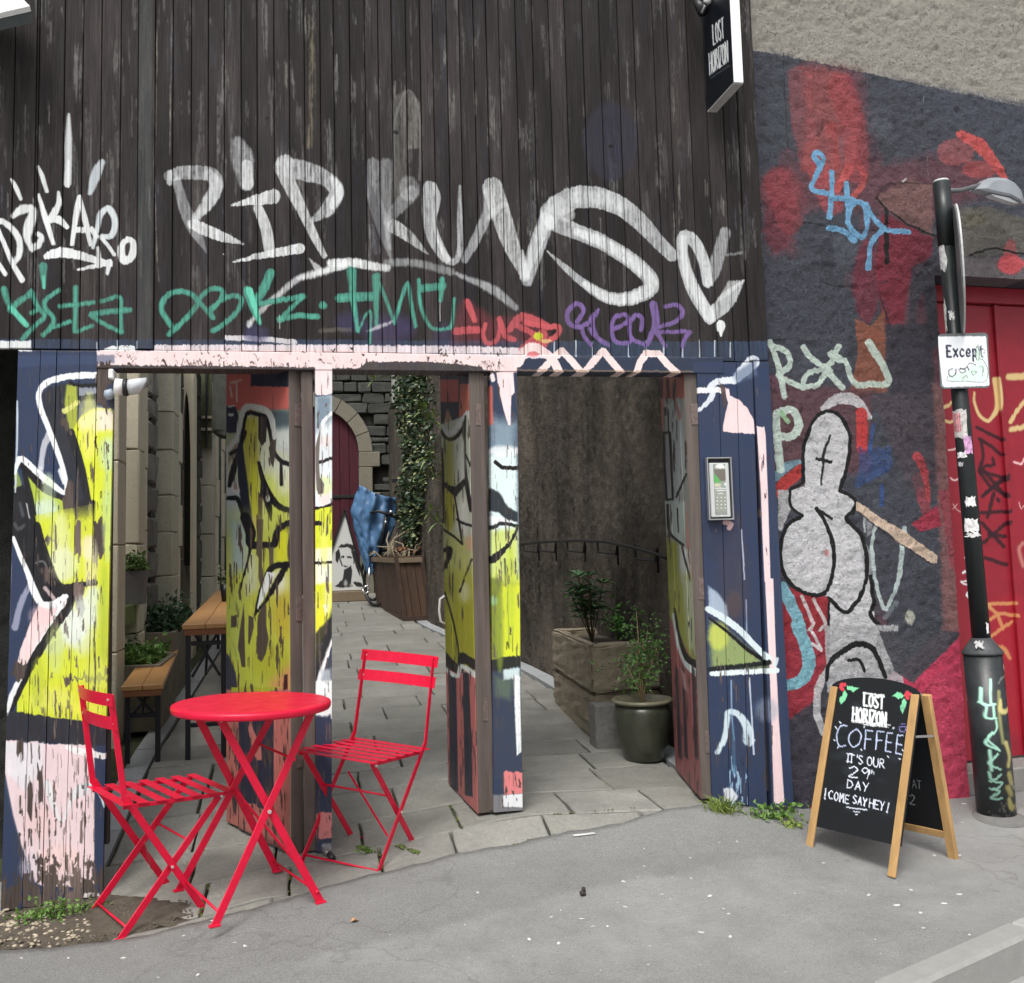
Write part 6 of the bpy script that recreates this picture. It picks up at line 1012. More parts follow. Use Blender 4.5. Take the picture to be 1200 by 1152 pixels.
# ---------------------------------------------------------------- chalk A-board
AP = [2.345, -0.469, -0.041, -1.16, -0.102, -0.019, 0.201, 0.212, 0.708]
ab = empty('chalkboard', 'wooden A-board with chalk COFFEE message and holly corners on the asphalt', 'sandwich board', AP[:3], rootM(AP)); M = WM[ab]; w_, ft, hh = AP[6:9]; R3 = np.array([[M[i][j] for j in range(3)] for i in range(3)])
M_OAK = simple('oiled_pine', (.46, .28, .115), .55, 0, .25, 18, bump=.2, stretch=(1, 1, .25)); M_BB = simple('board_back', (.015, .016, .018), .5)
ez = nrm(R3@np.array([0, ft-.03, hh])); ex = R3[:, 0]; og = np.array(M@Vector((0, -ft-.004, 0))); sq = hh/sqrt(hh*hh+(ft-.03)**2); LL = sqrt(hh*hh+(ft-.03)**2)
CB = Canvas(og, ex, ez, -.23, .23, 0, .9, 1500, seed=92); CB.fill((20, 24, 28)).k(940, 785, 5.757); CHK = (226, 232, 246); CHB = (196, 208, 240)
for x, y in ((265, 98), (285, 100), (262, 118), (272, 130), (710, 152), (728, 165), (700, 170), (712, 188)): CB.blob(x, y, 14, 14, (206, 66, 78), 1, 1)
for L_ in ([(300, 112), (320, 108), (345, 112), (388, 122), (365, 134), (345, 150), (325, 136), (302, 134)], [(290, 140), (306, 165), (296, 195), (285, 215), (262, 232), (250, 212), (252, 185), (270, 175), (275, 150)], [(690, 170), (665, 155), (640, 148), (625, 165), (604, 176), (630, 182), (650, 198), (675, 188)], [(690, 192), (706, 215), (698, 250), (690, 270), (678, 298), (664, 270), (660, 245), (672, 225), (672, 205)]): CB.poly(L_, (126, 208, 158), 1, 1)
for _q in range(26): CB.blob(random.Random(_q).uniform(200, 700), random.Random(_q+50).uniform(200, 1000), random.Random(_q+9).uniform(20, 70), random.Random(_q+70).uniform(10, 30), (70, 78, 86), .22, 6)
text(CB, 'LOST', (420, 158), (25, 4.5), (-4, 82), 15, WHT, gap=1.42); text(CB, 'HORIZON', (344, 252), (26, 4.6), (-4, 88), 16, WHT, gap=1.40); CB.stroke([(335, 350), (405, 360)], 6, WHT).stroke([(415, 368), (500, 380)], 9, WHT).stroke([(508, 376), (580, 388)], 6, WHT)
CB.poly([(408, 150), (556, 166), (556, 178), (408, 162)], WHT, .9, 1); CB.poly([(330, 335), (600, 368), (598, 378), (330, 345)], WHT, .75, 1)
text(CB, 'COFFEE', (236, 376), (60, 14), (-6, 128), 9, CHB, gap=1.36) if 0 else None
CB.stroke([(302, 378), (262, 378), (236, 425), (236, 480), (256, 515), (292, 510)], 9, CHB); CB.stroke([(368, 400), (325, 430), (315, 480), (345, 520), (385, 495), (398, 440), (372, 400)], 9, CHB)
for x, y in ((425, 408), (500, 414)): CB.stroke([(x+52, y+4), (x+6, y), (x-4, y+124)], 9, CHB, sm=False); CB.stroke([(x, y+58), (x+38, y+62)], 9, CHB)
for x, y in ((568, 425), (638, 440)): CB.stroke([(x+42, y+4), (x+6, y), (x-6, y+122), (x+32, y+130)], 9, CHB, sm=False); CB.stroke([(x, y+60), (x+34, y+66)], 9, CHB)
text(CB, 'IT', (305, 566), (30, 5), (-4, 56), 8, CHK, gap=1.3); CB.stroke([(302, 566), (340, 568)], 7, CHK).stroke([(300, 618), (335, 622)], 7, CHK); text(CB, "'S", (368, 574), (28, 5), (-3, 56), 8, CHK); text(CB, 'OUR', (442, 586), (30, 5), (-3, 58), 8, CHK, gap=1.4)
text(CB, '29', (322, 650), (56, 6), (-6, 70), 9, CHK, gap=1.45); text(CB, 'th', (448, 672), (18, 3), (-2, 26), 6, CHK, gap=1.3); text(CB, 'DAY', (308, 742), (36, 6), (-4, 56), 8, CHK, gap=1.45)
CB.stroke([(158, 800), (154, 850)], 9, CHK).stroke([(152, 864), (153, 868)], 11, CHK); text(CB, 'COME', (182, 812), (26, 7), (-4, 56), 8, CHK, gap=1.42); text(CB, 'SAY', (346, 846), (24, 6), (-4, 54), 8, CHK, gap=1.4); text(CB, 'HEY', (456, 868), (27, 7), (-4, 58), 8, CHK, gap=1.36); CB.stroke([(585, 900), (576, 945)], 9, CHK).stroke([(572, 956), (573, 960)], 12, CHK)
CB.stroke([(300, 928), (436, 944)], 8, CHK).stroke([(345, 954), (388, 960)], 7, CHK).stroke([(360, 974), (372, 976)], 8, CHK); CB.stroke([(655, 385), (660, 410), (680, 418), (700, 408), (704, 386), (660, 380)], 6, (150, 140, 220)).stroke([(704, 388), (714, 396), (700, 406)], 5, (150, 140, 220)).stroke([(668, 362), (694, 364)], 5, (150, 140, 220))
for P in ([(252, 350), (262, 360)], [(620, 388), (612, 398)], [(225, 385), (232, 395)], [(214, 472), (222, 476)], [(238, 526), (244, 518)], [(396, 534), (402, 542)], [(576, 582), (584, 590)], [(654, 598), (664, 604)], [(676, 538), (682, 548)], [(420, 382), (418, 390)]): CB.stroke(P, 8, CHK)
# front panel: straight sides and an arched head
def arched(zb0, w, zt0, rise, n=14): return [(-w, zb0), (w, zb0), (w, zt0)]+[(w*cos(t), zt0+rise*sin(t)) for t in np.linspace(0, pi, n)[1:-1]]+[(-w, zt0)]
Mo = own(og, ex, ez); zb1 = LL*.165
add('chalk_panel', prism(arched(zb1, w_+.018, LL*.985, .055), .0, .008, Mo), mat_print('chalk_face', CB, .5), ab, own=Mo)
def loc(y0, y1, z0, z1):
    return lambda x, t, off=0: (x, y0+(y1-y0)*t+off, z0+(z1-z0)*t)
for s in (-1, 1):
    add('leg', xf(bar((s*w_, -ft, 0), (s*w_, -.034, hh*.985), .032, .02, (0, 1, 0), .002), M) if 0 else xf(box(s*w_-.0175, s*w_+.0175, -.010, -.0005, 0, LL*.985, .002), Mo), M_OAK, ab)
ez2 = nrm(R3@np.array([0, -(ft-.03), hh])); og2 = np.array(M@Vector((0, ft, 0))); Mo2 = own(og2, ex, ez2)
for s in (-1, 1): add('leg', xf(box(s*w_-.019, s*w_+.019, -.012, .012, 0, LL*.985, .002), Mo2), M_OAK, ab)
CB2 = Canvas(og2, ex, ez2, -.23, .23, 0, .9, 900, seed=93); CB2.fill((18, 20, 24)).k(940, 785, 5.757); text(CB2, 'AT', (744, 742), (28, 2), (2, 52), 5, (150, 156, 160), gap=1.2); text(CB2, '2', (728, 838), (34, 6), (4, 64), 6, (170, 176, 180))
add('back_panel', xf(box(-w_+.02, w_-.02, -.004, .004, LL*.2, LL*.96), Mo2), mat_print('chalk_face_rear', CB2, .5), ab, own=Mo2); add('rail', xf(box(-w_+.019, w_-.019, -.01, .01, LL*.16, LL*.2, .002), Mo2), M_OAK, ab); add('hinge', xf(tube([(-w_, 0, hh*.985), (w_, 0, hh*.985)], .006, 8), M), M_BOLT, ab)
add('stay', xf(bar((w_+.012, -.085, hh*.75), (w_+.012, .085, hh*.75), .003, .01), M), STEEL, ab)
# ---------------------------------------------------------------- street pole
pb = gp(1168.5, 960); pt = hit(1103, 214, (0, pb[1]+.02, 0), (0, 1, 0)); ax = nrm(pt-pb); Lp = np.linalg.norm(pt-pb)
def pol(px, py): q = hit(px, py, pb, nrm((pb[0]-CAMP[0], pb[1]-CAMP[1], 0))); return q
po = empty('street_pole', 'tall black street pole with stickers, plates and graffiti on its wide base', 'pole', pb); at = lambda t: pb+ax*t
tb_ = float(np.dot(pol(1155, 766)-pb, ax)); tc_ = float(np.dot(pol(1150, 747)-pb, ax))
CP = Canvas(pb, nrm((1, .0, 0)), (0, 0, 1), -.2, .2, 0, 1.0, 500, seed=94); CP.k(1090, 760, 5.236); MG = (168, 220, 200)
for P, w in (([(304, 175), (306, 300), (312, 330)], 12), ([(268, 235), (275, 330), (330, 325)], 12), ([(265, 320), (290, 340), (290, 410), (335, 410)], 12), ([(320, 330), (325, 410)], 10), ([(335, 425), (338, 480), (300, 540), (350, 600)], 10), ([(318, 500), (295, 570), (352, 605)], 12), ([(310, 610), (320, 730)], 12), ([(345, 630), (310, 690), (360, 720)], 11), ([(312, 745), (325, 790), (362, 750)], 10), ([(318, 800), (370, 800), (330, 850)], 10), ([(322, 845), (355, 850), (325, 900), (368, 895)], 12)): CP.stroke(P, w, MG, .95, 2)
CP.stroke([(350, 250), (355, 400), (375, 560)], 18, (150, 150, 100), .8, 4).stroke([(360, 300), (370, 370), (470, 350)], [16, 30, 26], (196, 184, 120), .9, 3).stroke([(395, 560), (420, 640), (410, 700)], 26, (196, 184, 120), .9, 4).stroke([(415, 750), (430, 800)], 34, (190, 180, 110), .85, 4).stroke([(405, 830), (425, 870)], 34, (190, 180, 110), .85, 4).stroke([(410, 900), (430, 950), (490, 940)], [24, 40, 24], (200, 190, 120), .95, 3).blob(420, 105, 18, 18, (220, 216, 190), .9).blob(445, 300, 12, 30, (220, 220, 210), .8).blob(440, 280, 40, 20, (60, 64, 62), .7).stroke([(430, 800), (460, 840), (515, 815)], 14, (190, 184, 160), .8, 3).stroke([(430, 160), (380, 165), (350, 200)], 8, (120, 122, 120), .8, 3)
CP.chips([(320, 940), (520, 900), (540, 1120), (320, 1050)], 60, 24, 24, (110, 108, 104), 95)
m = NT('pole_base_paint'); im = CP.image('pole_base_paint'); t, v = paint_nodes(m, CP, im, None); n = m.noise(v, 14, 5, .7, .35, .75); col = m.mix(n, (.014, .017, .019), (.035, .04, .042)); col = m.mix(t.outputs[1], col, t.outputs[0]); m.bump(n, .2, .003); M_PB = m.out(col, .4, 0, .5)
add('base', tube([at(-.03), at(tb_)], .086, 32), M_PB, po, smooth=True, own=Matrix.Translation([float(q) for q in pb])); add('shoulder', tube([at(tb_), at(tb_+.01), at(tc_)], [.091, .091, .043], 32), simple('pole_shoulder', (.06, .064, .068), .5, 0, .4, 20), po, smooth=True)
M_POLE = simple('pole_black', (.017, .022, .023), .38, 0, .3, 12); add('shaft', tube([at(tc_-.01), at(Lp-.32)], [.042, .0365], 24), M_POLE, po, smooth=True); add('sleeve', tube([at(Lp-.32), at(Lp)], .0405, 24), M_POLE, po, smooth=True); add('cap', tube([at(Lp), at(Lp+.012)], [.0405, .034], 24), simple('cap_grey', (.5, .52, .52), .5), po, smooth=True)
add('collar', xf(lathe([(.1, 0), (.14, .002), (.13, .03), (.088, .05)], (0, 0, 0), 24), Matrix.Translation(Vector([float(q) for q in at(-.02)]))), mat_stone('pole_footing', (.2, .2, .19), (.32, .31, .3), 20), po, smooth=True)
def patch(px, py, wpx, hpx, col, seed, rag=.15, name='sticker'):
    rd_ = random.Random(seed); c_ = pol(px, py); t0 = float(np.dot(c_-pb, ax)); r0 = .0425-.0055*max(0, t0-tc_)/(Lp-.32-tc_) if t0 < Lp-.32 else .0415
    if t0 < tc_: r0 = .088
    ctr = at(t0); tocam = nrm((CAMP[0]-ctr[0], CAMP[1]-ctr[1], 0)); side = np.cross(ax, tocam); dist = np.linalg.norm(ctr-CAMP); off = float(np.dot(c_-ctr, side)); a0 = asin(max(-.95, min(.95, off/r0))); wa = wpx*dist/F/r0/2; hz = hpx*dist/F/2; n = 8; V = []
    for j in range(5):
        for i in range(n+1):
            e = 1+(rd_.uniform(-rag, rag) if i in (0, n) else 0); e2 = 1+(rd_.uniform(-rag, rag) if j in (0, 4) else 0); a = a0+wa*(2*i/n-1)*e; z = hz*(2*j/4-1)*e2; V.append(tuple(ctr+ax*z+(tocam*cos(a)+side*sin(a))*(r0+.0012)))
    o = add(name, (V, [(j*(n+1)+i, j*(n+1)+i+1, (j+1)*(n+1)+i+1, (j+1)*(n+1)+i) for j in range(4) for i in range(n)]), simple('sticker_%d' % seed, col, .6, 0, .5, 60), po, smooth=True); return o
for q in ((1103, 300, 11, 34, (.55, .56, .55), 1, .35), (1107, 372, 6, 30, (.6, .62, .6), 2, .5), (1115, 372, 5, 9, (.6, .6, .6), 3, .5), (1124, 498, 16, 30, (.5, .48, .47), 4, .1), (1121, 496, 9, 20, (.5, .18, .2), 15, .1), (1135, 522, 9, 18, (.55, .3, .5), 5, .12), (1127, 534, 9, 6, (.75, .75, .74), 6, .3), (1126, 545, 6, 5, (.5, .5, .5), 7, .5), (1138, 588, 11, 10, (.78, .78, .76), 8, .25), (1138, 616, 15, 14, (.76, .76, .74), 9, .25), (1140, 627, 13, 4, (.72, .72, .7), 10, .6), (1157, 735, 3, 11, (.7, .7, .68), 11, .3)): patch(*q)
for q in ((1148, 753, 8, 7, (.7, .7, .68), 12, .5),): patch(*q)
# street lantern
ctr = lambda px, py, d=0: hit(px, py, pt+np.array([0, d, 0]), nrm((.3, -1, 0)))
la = empty('street_lantern', 'small grey lantern on a short arm at the top of the street pole', 'lamp', at(Lp-.1))
add('arm', tube([ctr(1108, 224), ctr(1126, 223), ctr(1148, 217)], .012, 10), simple('lantern_arm', (.12, .125, .13), .5), la, smooth=True)
ol = [(348, 190), (400, 135), (425, 118), (480, 114), (545, 120), (600, 150), (645, 200), (668, 285), (655, 292), (630, 272), (570, 240), (450, 216)]; Pn = nrm((.3, -1, 0)); wv = np.array([-Pn[0], -Pn[1], 0])*1.0
F1 = [ctr(1080+x/5.757, 190+y/5.757) for x, y in ol]; cc = np.mean(F1, 0); V = []; n = len(F1)
for off, s in ((-.034, .72), (-.024, 1), (.024, 1), (.034, .72)): V += [tuple(cc+(p-cc)*s+Pn*off) for p in F1]
add('lantern_head', (V, [tuple(range(n)), tuple(range(4*n-1, 3*n-1, -1))]+[(k*n+i, k*n+(i+1) % n, (k+1)*n+(i+1) % n, (k+1)*n+i) for k in range(3) for i in range(n)]), simple('lantern_grey', (.34, .37, .40), .3, .2, .1, 8), la)
lo = [ctr(1080+x/5.757, 190+y/5.757)-np.array([0, 0, .004]) for x, y in ((450, 217), (570, 242), (640, 280), (600, 276), (470, 234))]; V = [tuple(p+Pn*.018) for p in lo]+[tuple(p-Pn*.018) for p in lo]; n = 5
add('diffuser', (V, [tuple(range(n)), tuple(range(2*n-1, n-1, -1))]+[(i, (i+1) % n, n+(i+1) % n, n+i) for i in range(n)]), simple('diffuser', (.6, .62, .64), .2), la)
# round sign seen edge-on
c0 = hit(1119, 318, pb+np.array([.0, .0, 0]), (0, 1, 0)); vd = nrm((c0[0]-CAMP[0], c0[1]-CAMP[1], 0)); sd_ = np.array([vd[1], -vd[0], 0]); nrm_ = nrm(sd_*cos(radians(3.5))+vd*sin(radians(3.5))*(1)); rd0 = 68.5*np.linalg.norm(c0-CAMP)/F
rs = empty('round_sign', 'round road sign seen edge-on, fixed beside the top of the pole', 'sign', c0); Mr = own(c0+sd_*.01, nrm(np.cross((0, 0, 1), nrm_)), nrm_)
add('sign_plate', xf(lathe([(0, -.003), (rd0, -.003), (rd0+.002, 0), (rd0, .003), (0, .003)], (0, 0, 0), 40), Mr), simple('sign_back_grey', (.16, .165, .17), .5), rs); add('rim', xf(lathe([(rd0-.001, .003), (rd0+.006, .004), (rd0+.006, .012), (rd0-.01, .012)], (0, 0, 0), 40), Mr), simple('sign_rim', (.45, .46, .46), .5), rs)
for z in (.15, -.16): add('bracket', bar(at(float(np.dot(c0-pb, ax))+z)+sd_*.035, c0+sd_*.0+np.array([0, 0, z]), .03, .02), STEEL, rs)
# "Except" plate
yE_ = pb[1]-.06; q1, q2, q3, q4 = [hit(a_, b_, (pb[0], yE_, 0), nrm((-.35, -1, 0))) for a_, b_ in ((1098, 391), (1157, 390), (1161, 454), (1103, 456))]
ex = nrm((q2-q1+q3-q4)); ezz = nrm(q1-q4+q2-q3); ezz = nrm(ezz-ex*np.dot(ezz, ex)); wq = (np.linalg.norm(q2-q1)+np.linalg.norm(q3-q4))/4; hq = (np.linalg.norm(q1-q4)+np.linalg.norm(q2-q3))/4; cq = (q1+q2+q3+q4)/4
CX_ = Canvas(cq, ex, ezz, -wq, wq, -hq, hq, 2000, seed=96); CX_.fill((98, 102, 104)).k(1080, 380, 5.757); CX_.poly([(112, 82), (430, 80), (436, 90), (458, 405), (448, 416), (150, 424), (140, 414), (106, 92)], (232, 236, 240), 1, 1)
TK = (28, 28, 50); text(CX_, 'E', (170, 145), (26, 0), (2, 74), 13, TK); 
for ch, x in (('x', 215), ('c', 258), ('e', 300), ('p', 345)): text(CX_, ch, (x, 142), (26, 0), (2, 76), 11, TK)
CX_.stroke([(398, 150), (404, 215), (412, 222)], 10, TK, .8, sm=False); CX_.stroke([(385, 170), (412, 168)], 8, TK, .8)
GS = (206, 232, 216); CX_.poly([(180, 370), (190, 345), (300, 320), (340, 280), (370, 270), (365, 200), (380, 140), (400, 200), (410, 240), (440, 290), (440, 370), (400, 390), (200, 385)], GS, .85, 3)
for P, w in (([(210, 300), (185, 310), (190, 350), (225, 340), (232, 300)], 6), ([(250, 305), (290, 300), (310, 280), (330, 260), (365, 275)], 5), ([(255, 315), (275, 330), (300, 310)], 5), ([(175, 350), (170, 375), (200, 385), (300, 385), (400, 392), (440, 370), (445, 300), (415, 240), (395, 235)], 3), ([(275, 370), (300, 345), (310, 360)], 3), ([(335, 320), (370, 320), (350, 345), (335, 320)], 3), ([(390, 290), (415, 290), (410, 350)], 3), ([(372, 240), (360, 190), (375, 150), (390, 190), (385, 240)], 4), ([(380, 140), (395, 160), (405, 145)], 3), ([(415, 170), (430, 180), (418, 195)], 3), ([(310, 290), (320, 310)], 7), ([(265, 300), (290, 305)], 7)): CX_.stroke(P, w, (44, 56, 60), .9, 1)
ep = empty('plate_sign', 'small white plate reading Except with marker scribble on the street pole', 'sign', cq); Mq = own(cq, ex, ezz)
add('plate', prism([(-wq+.012, -hq), (wq-.012, -hq), (wq, -hq+.012), (wq, hq-.012), (wq-.012, hq), (-wq+.012, hq), (-wq, hq-.012), (-wq, -hq+.012)], 0, .005, Mq), mat_print('except_plate', CX_, .4), ep, own=Mq)
for z in (-.05, .05): add('clip', bar(cq+ezz*z+np.cross(ezz, ex)*.007, cq+ezz*z+np.cross(ezz, ex)*.03, .05, .015), STEEL, ep)
# ---------------------------------------------------------------- the passage behind the gates
M_ASH = mat_stone('ashlar', (.44, .43, .35), (.72, .69, .56), 4, .35, .25, .85, .4); M_CRM = mat_stone('pale_dressed_stone', (.58, .53, .40), (.74, .68, .52), 6, .25, .05, .8, .3); M_RUB = mat_stone('rubble_stone', (.15, .15, .14), (.36, .35, .3), 9, .9, .1, .9, .5); M_RUBD = mat_stone('dark_rubble', (.05, .052, .05), (.13, .13, .12), 9, .9, .15, .9, .6); M_MORT = simple('mortar', (.035, .034, .03), .9, 0, .3, 12)
def rblock(x0, x1, y0, y1, z0, z1, b=.008, j=.004):
    v, f = box(x0, x1, y0, y1, z0, z1, b); r = random.uniform; return [(x+r(-j, j), y+r(-j, j), z+r(-j, j)) for x, y, z in v], f
def mat_brownwall():
    m = NT('brown_render'); v = m.coords(); n1 = m.noise(v, 22, 8, .72, .25, .75); n2 = m.noise(v, 120, 4, .7, .25, .75)
    mp = m.n('ShaderNodeMapping'); mp.inputs['Scale'].default_value = (1.7, 1.7, .75); m.l(v, mp.inputs[0]); n3 = m.noise(mp.outputs[0], 1.1, 5, .7, .38, .64); n4 = m.noise(v, 2.2, 5, .6, .4, .65)
    col = m.mix(n3, (.075, .068, .06), (.36, .31, .25)); col = m.mix(m.math('MULTIPLY', n1, .5), col, (.17, .14, .11)); col = m.mix(m.math('MULTIPLY', n2, .45), col, (.03, .025, .022)); col = m.mix(m.math('MULTIPLY', n4, .35), col, (.035, .032, .03))
    m.bump(m.math('ADD', n1, m.math('MULTIPLY', n2, .5)), 1., .035); return m.out(col, .9, 0, .2)
M_BW = mat_brownwall()
bw = empty('brown_wall', 'tall brown roughcast wall along the right side of the passage', 'wall', (2.1, .3, 0))
for (ya, yb2) in ((.1, 3.9), (3.9, 7.5), (7.5, 12.6)):
    A = np.array([wallx(ya), ya, 0]); B = np.array([wallx(yb2), yb2, 0]); D_ = nrm(A-B); N_ = np.array([-D_[1], D_[0], 0]); Lw = np.linalg.norm(A-B)
    add('render_face', rough_wall(B, D_, N_, 0, Lw+.003, .0, 3.6, .022, .012), M_BW, bw, smooth=True)
add('wall_core', ([(wallx(.1)+.06, .1, 0), (wallx(3.9)+.06, 3.9, 0), (wallx(7.5)+.06, 7.5, 0), (wallx(12)+.06, 12, 0), (3.2, 12, 0), (3.2, .4, 0)]+[(wallx(.1)+.06, .1, 3.6), (wallx(3.9)+.06, 3.9, 3.6), (wallx(7.5)+.06, 7.5, 3.6), (wallx(12)+.06, 12, 3.6), (3.2, 12, 3.6), (3.2, .4, 3.6)], [(0, 1, 7, 6), (1, 2, 8, 7), (2, 3, 9, 8), (3, 4, 10, 9), (4, 5, 11, 10), (5, 0, 6, 11), (6, 7, 8, 9, 10, 11)]), M_BW, bw)
# wrought iron handrail on the wall
def onw(px, py, off=.06):
    A = np.array([wallx(.3)-off, .3, 0]); B = np.array([wallx(3.9)-off, 3.9, 0]); D_ = nrm(B-A); return hit(px, py, A, (-D_[1], D_[0], 0))
M_IRON = simple('black_iron', (.02, .019, .018), .5, .3, .3, 30)
hr = empty('handrail', 'black iron handrail with zigzag brackets on the brown wall above the stone trough', 'handrail', onw(700, 640))
add('rail', tube([onw(a, b, .09) for a, b in ((606, 639), (625, 636), (650, 634.5), (680, 633.5), (710, 635), (740, 641), (765, 648), (781, 654))], .011, 8), M_IRON, hr, smooth=True)
for x, y in ((613, 636), (632, 635), (664, 634), (700, 634.5), (744, 641)):
    k = 1.15+(x-600)/240; add('bracket', tube([onw(x, y, .09), onw(x+1, y+8*k, .09), onw(x+14*k, y+9.5*k, .07), onw(x+15*k, y+1.5, .08)], .008, 6), M_IRON, hr); add('bracket', tube([onw(x+15*k, y+2, .07), onw(x+15.5*k, y+17*k, .02)], .008, 6), M_IRON, hr)
# stone troughs, slab and pot
cA = gp(697, 871); yA = cA[1]
def trough_block(name, pts_bottom, zlo, zhi, mat, parent, b=.012, j=.006):
    V = []; 
    for z in (zlo, zhi): V += [(p[0], p[1], z) for p in pts_bottom]
    n = len(pts_bottom); bm = bmesh.new(); vs = [bm.verts.new(v) for v in V]
    bm.faces.new(vs[:n][::-1]); bm.faces.new(vs[n:])
    for i in range(n): bm.faces.new([vs[i], vs[(i+1) % n], vs[(i+1) % n+n], vs[i+n]])
    bmesh.ops.subdivide_edges(bm, edges=bm.edges[:], cuts=7, use_grid_fill=True); bmesh.ops.bevel(bm, geom=[e for e in bm.edges if e.calc_face_angle(0) > .6], offset=b, segments=2, affect='EDGES')
    for v in bm.verts: v.co += Vector((random.uniform(-j, j), random.uniform(-j, j), random.uniform(-j, j)))
    bm.verts.index_update(); d = ([tuple(v.co) for v in bm.verts], [tuple(v.index for v in f.verts) for f in bm.faces]); bm.free(); return add(name, d, mat, parent)
M_TRO = mat_stone('trough_stone', (.27, .225, .165), (.58, .50, .37), 9, 1.0, .05, .85, .2)
back = gp(649, 822); x0 = cA[0]; xw = wallx(yA)-.03; dirb = nrm((back[0]-cA[0], back[1]-cA[1], 0)); Lb = np.linalg.norm((back-cA)[:2]); fr_ = cA; 
q0 = np.array([fr_[0], fr_[1], 0]); q1 = q0+dirb*Lb; q2 = q1+np.array([.55, .06, 0]); q3 = q0+np.array([.55, .05, 0]); g0 = G(q0[0], q0[1])
z1_ = Zat(697, 812, yA); z2_ = Zat(697, 757, yA)
st1 = empty('stone_block', 'lower rough brown stone block under the planted trough', 'stone block', (q0[0]+.2, q0[1]+.2, g0), group=None); trough_block('block', [q0, q3, q2, q1], g0-.0, z1_-.006, M_TRO, st1, .016, .006)
st2 = empty('stone_trough', 'rough brown stone trough planted with ferny shrubs against the brown wall', 'planter', (q0[0]+.2, q0[1]+.2, z1_)); off_ = np.array([-.01, -.02, 0])
tp = [q0+off_, q3+off_+np.array([0, 0, 0]), q2, q1+off_*.5]; c_ = np.mean(tp, 0)
for i in range(4):
    a, b = tp[i], tp[(i+1) % 4]; a2, b2 = c_+(a-c_)*.74, c_+(b-c_)*.74; trough_block('side', [a, b, b2, a2], z1_, z2_, M_TRO, st2, .012, .005)
add('soil', ([(p[0]*.8+c_[0]*.2, p[1]*.8+c_[1]*.2, z2_-.04) for p in tp], [(0, 1, 2, 3)]), M_SOIL, st2)
def shrub(name, label, base, stems, leafmat, nleaf, L, w, spread, cat='plant', zmin=-.4, clump=.03, stem_r=.004, stemmat=None):
    r = empty(name, label, cat, base); D = []; tips = []
    for (dx, dy, h) in stems:
        b = np.array(base, float); P = [b, b+np.array([dx*.3, dy*.3, h*.45]), b+np.array([dx, dy, h])]; D.append(tube(P, [stem_r, stem_r*.8, stem_r*.4], 6)); tips += [P[1]*(1-t)+P[2]*t for t in (0, .2, .4, .6, .8, 1, 1)]
    add('stem', merge(*D), stemmat or simple('stem', (.09, .07, .03), .7), r, smooth=True)
    def fn(): t = random.choice(tips); return (t[0]+random.gauss(0, spread), t[1]+random.gauss(0, spread), t[2]+random.gauss(0, spread*.8))
    add('foliage', leaves(fn, nleaf, L, w, zmin, .8), leafmat, r); return r
cb_ = (c_[0]-.12, c_[1]-.02, z2_-.04)
ro = random.Random(3); S_ = [(ro.uniform(-.11, .12), ro.uniform(-.1, .1), ro.uniform(.24, .46)) for _ in range(9)]
sh = empty('broadleaf_shrub', 'dark shrub with long glossy leaves at the left of the stone trough', 'plant', cb_); D = []; DS = []
for dx, dy, h in S_:
    b = np.array(cb_); t = b+np.array([dx, dy, h]); DS.append(tube([b, (b+t)/2+np.array([dx*.1, 0, .02]), t], .004, 6))
    for tt in (.55, .8, 1.):
        for k in range(7): a = k*.9+random.uniform(0, .5); D.append(leafq(b+(t-b)*tt, (cos(a), sin(a), random.uniform(-.1, .45)), random.uniform(.08, .14), .034))
add('stem', merge(*DS), simple('stem', (.09, .07, .03), .7), sh, smooth=True); add('foliage', merge(*D), simple('leaf_glossy', (.065, .15, .055), .3, 0, .3, 40, spec=.6), sh)
shrub('green_shrub', 'fresh green small-leaved shrub at the right of the stone trough', (c_[0]+.12, c_[1]-.03, z2_-.04), [(ro.uniform(-.14, .16), ro.uniform(-.1, .1), ro.uniform(.06, .26)) for _ in range(9)], simple('leaf_fresh', (.1, .25, .055), .45, 0, .35, 40), 800, .036, .022, .05)
# grey granite slab behind the pot
ga = gp(699, 878); gy = ga[1]; sl_ = empty('granite_slab', 'long grey granite slab lying behind the glazed pot', 'stone slab', (ga[0]+.3, gy+.1, ga[2])); zt_ = Zat(699, 827, gy); trough_block('slab', [np.array([ga[0], gy, 0]), np.array([wallx(gy)-.02, gy-.02, 0]), np.array([wallx(gy)-.02, gy+.14, 0]), np.array([ga[0], gy+.14, 0])], G(ga[0], gy)-.01, zt_, mat_stone('granite', (.2, .2, .185), (.36, .355, .33), 40, .35), sl_, .005, .0015)
pp = gp(755, 889); dpt = np.linalg.norm(pp-CAMP); sc_ = dpt/F; pot = empty('glazed_pot', 'dark olive glazed plant pot with pale rim beside the narrow gate leaf', 'pot', pp); hP = 66*sc_; rt_ = 33*sc_
M_POT = simple('olive_glaze', (.045, .048, .034), .28, 0, .25, 12, spec=.6)
add('pot_body', lathe([(rt_*.63, 0), (rt_*.66, .004), (rt_*.80, hP*.3), (rt_*.93, hP*.62), (rt_*.95, hP*.8), (rt_*.90, hP*.92)], tuple(pp), 40), M_POT, pot, smooth=True)
add('pot_rim', lathe([(rt_*.90, hP*.92), (rt_*1.02, hP*.945), (rt_*1.04, hP*.975), (rt_*1.0, hP), (rt_*.9, hP*.995), (rt_*.86, hP*.93)], tuple(pp), 40), simple('rim_glaze', (.17, .16, .11), .4, 0, .2, 20), pot, smooth=True); add('soil', lathe([(rt_*.87, hP*.90), (0, hP*.90)], tuple(pp), 24), M_SOIL, pot)
pb2 = (pp[0], pp[1], pp[2]+hP*.9)
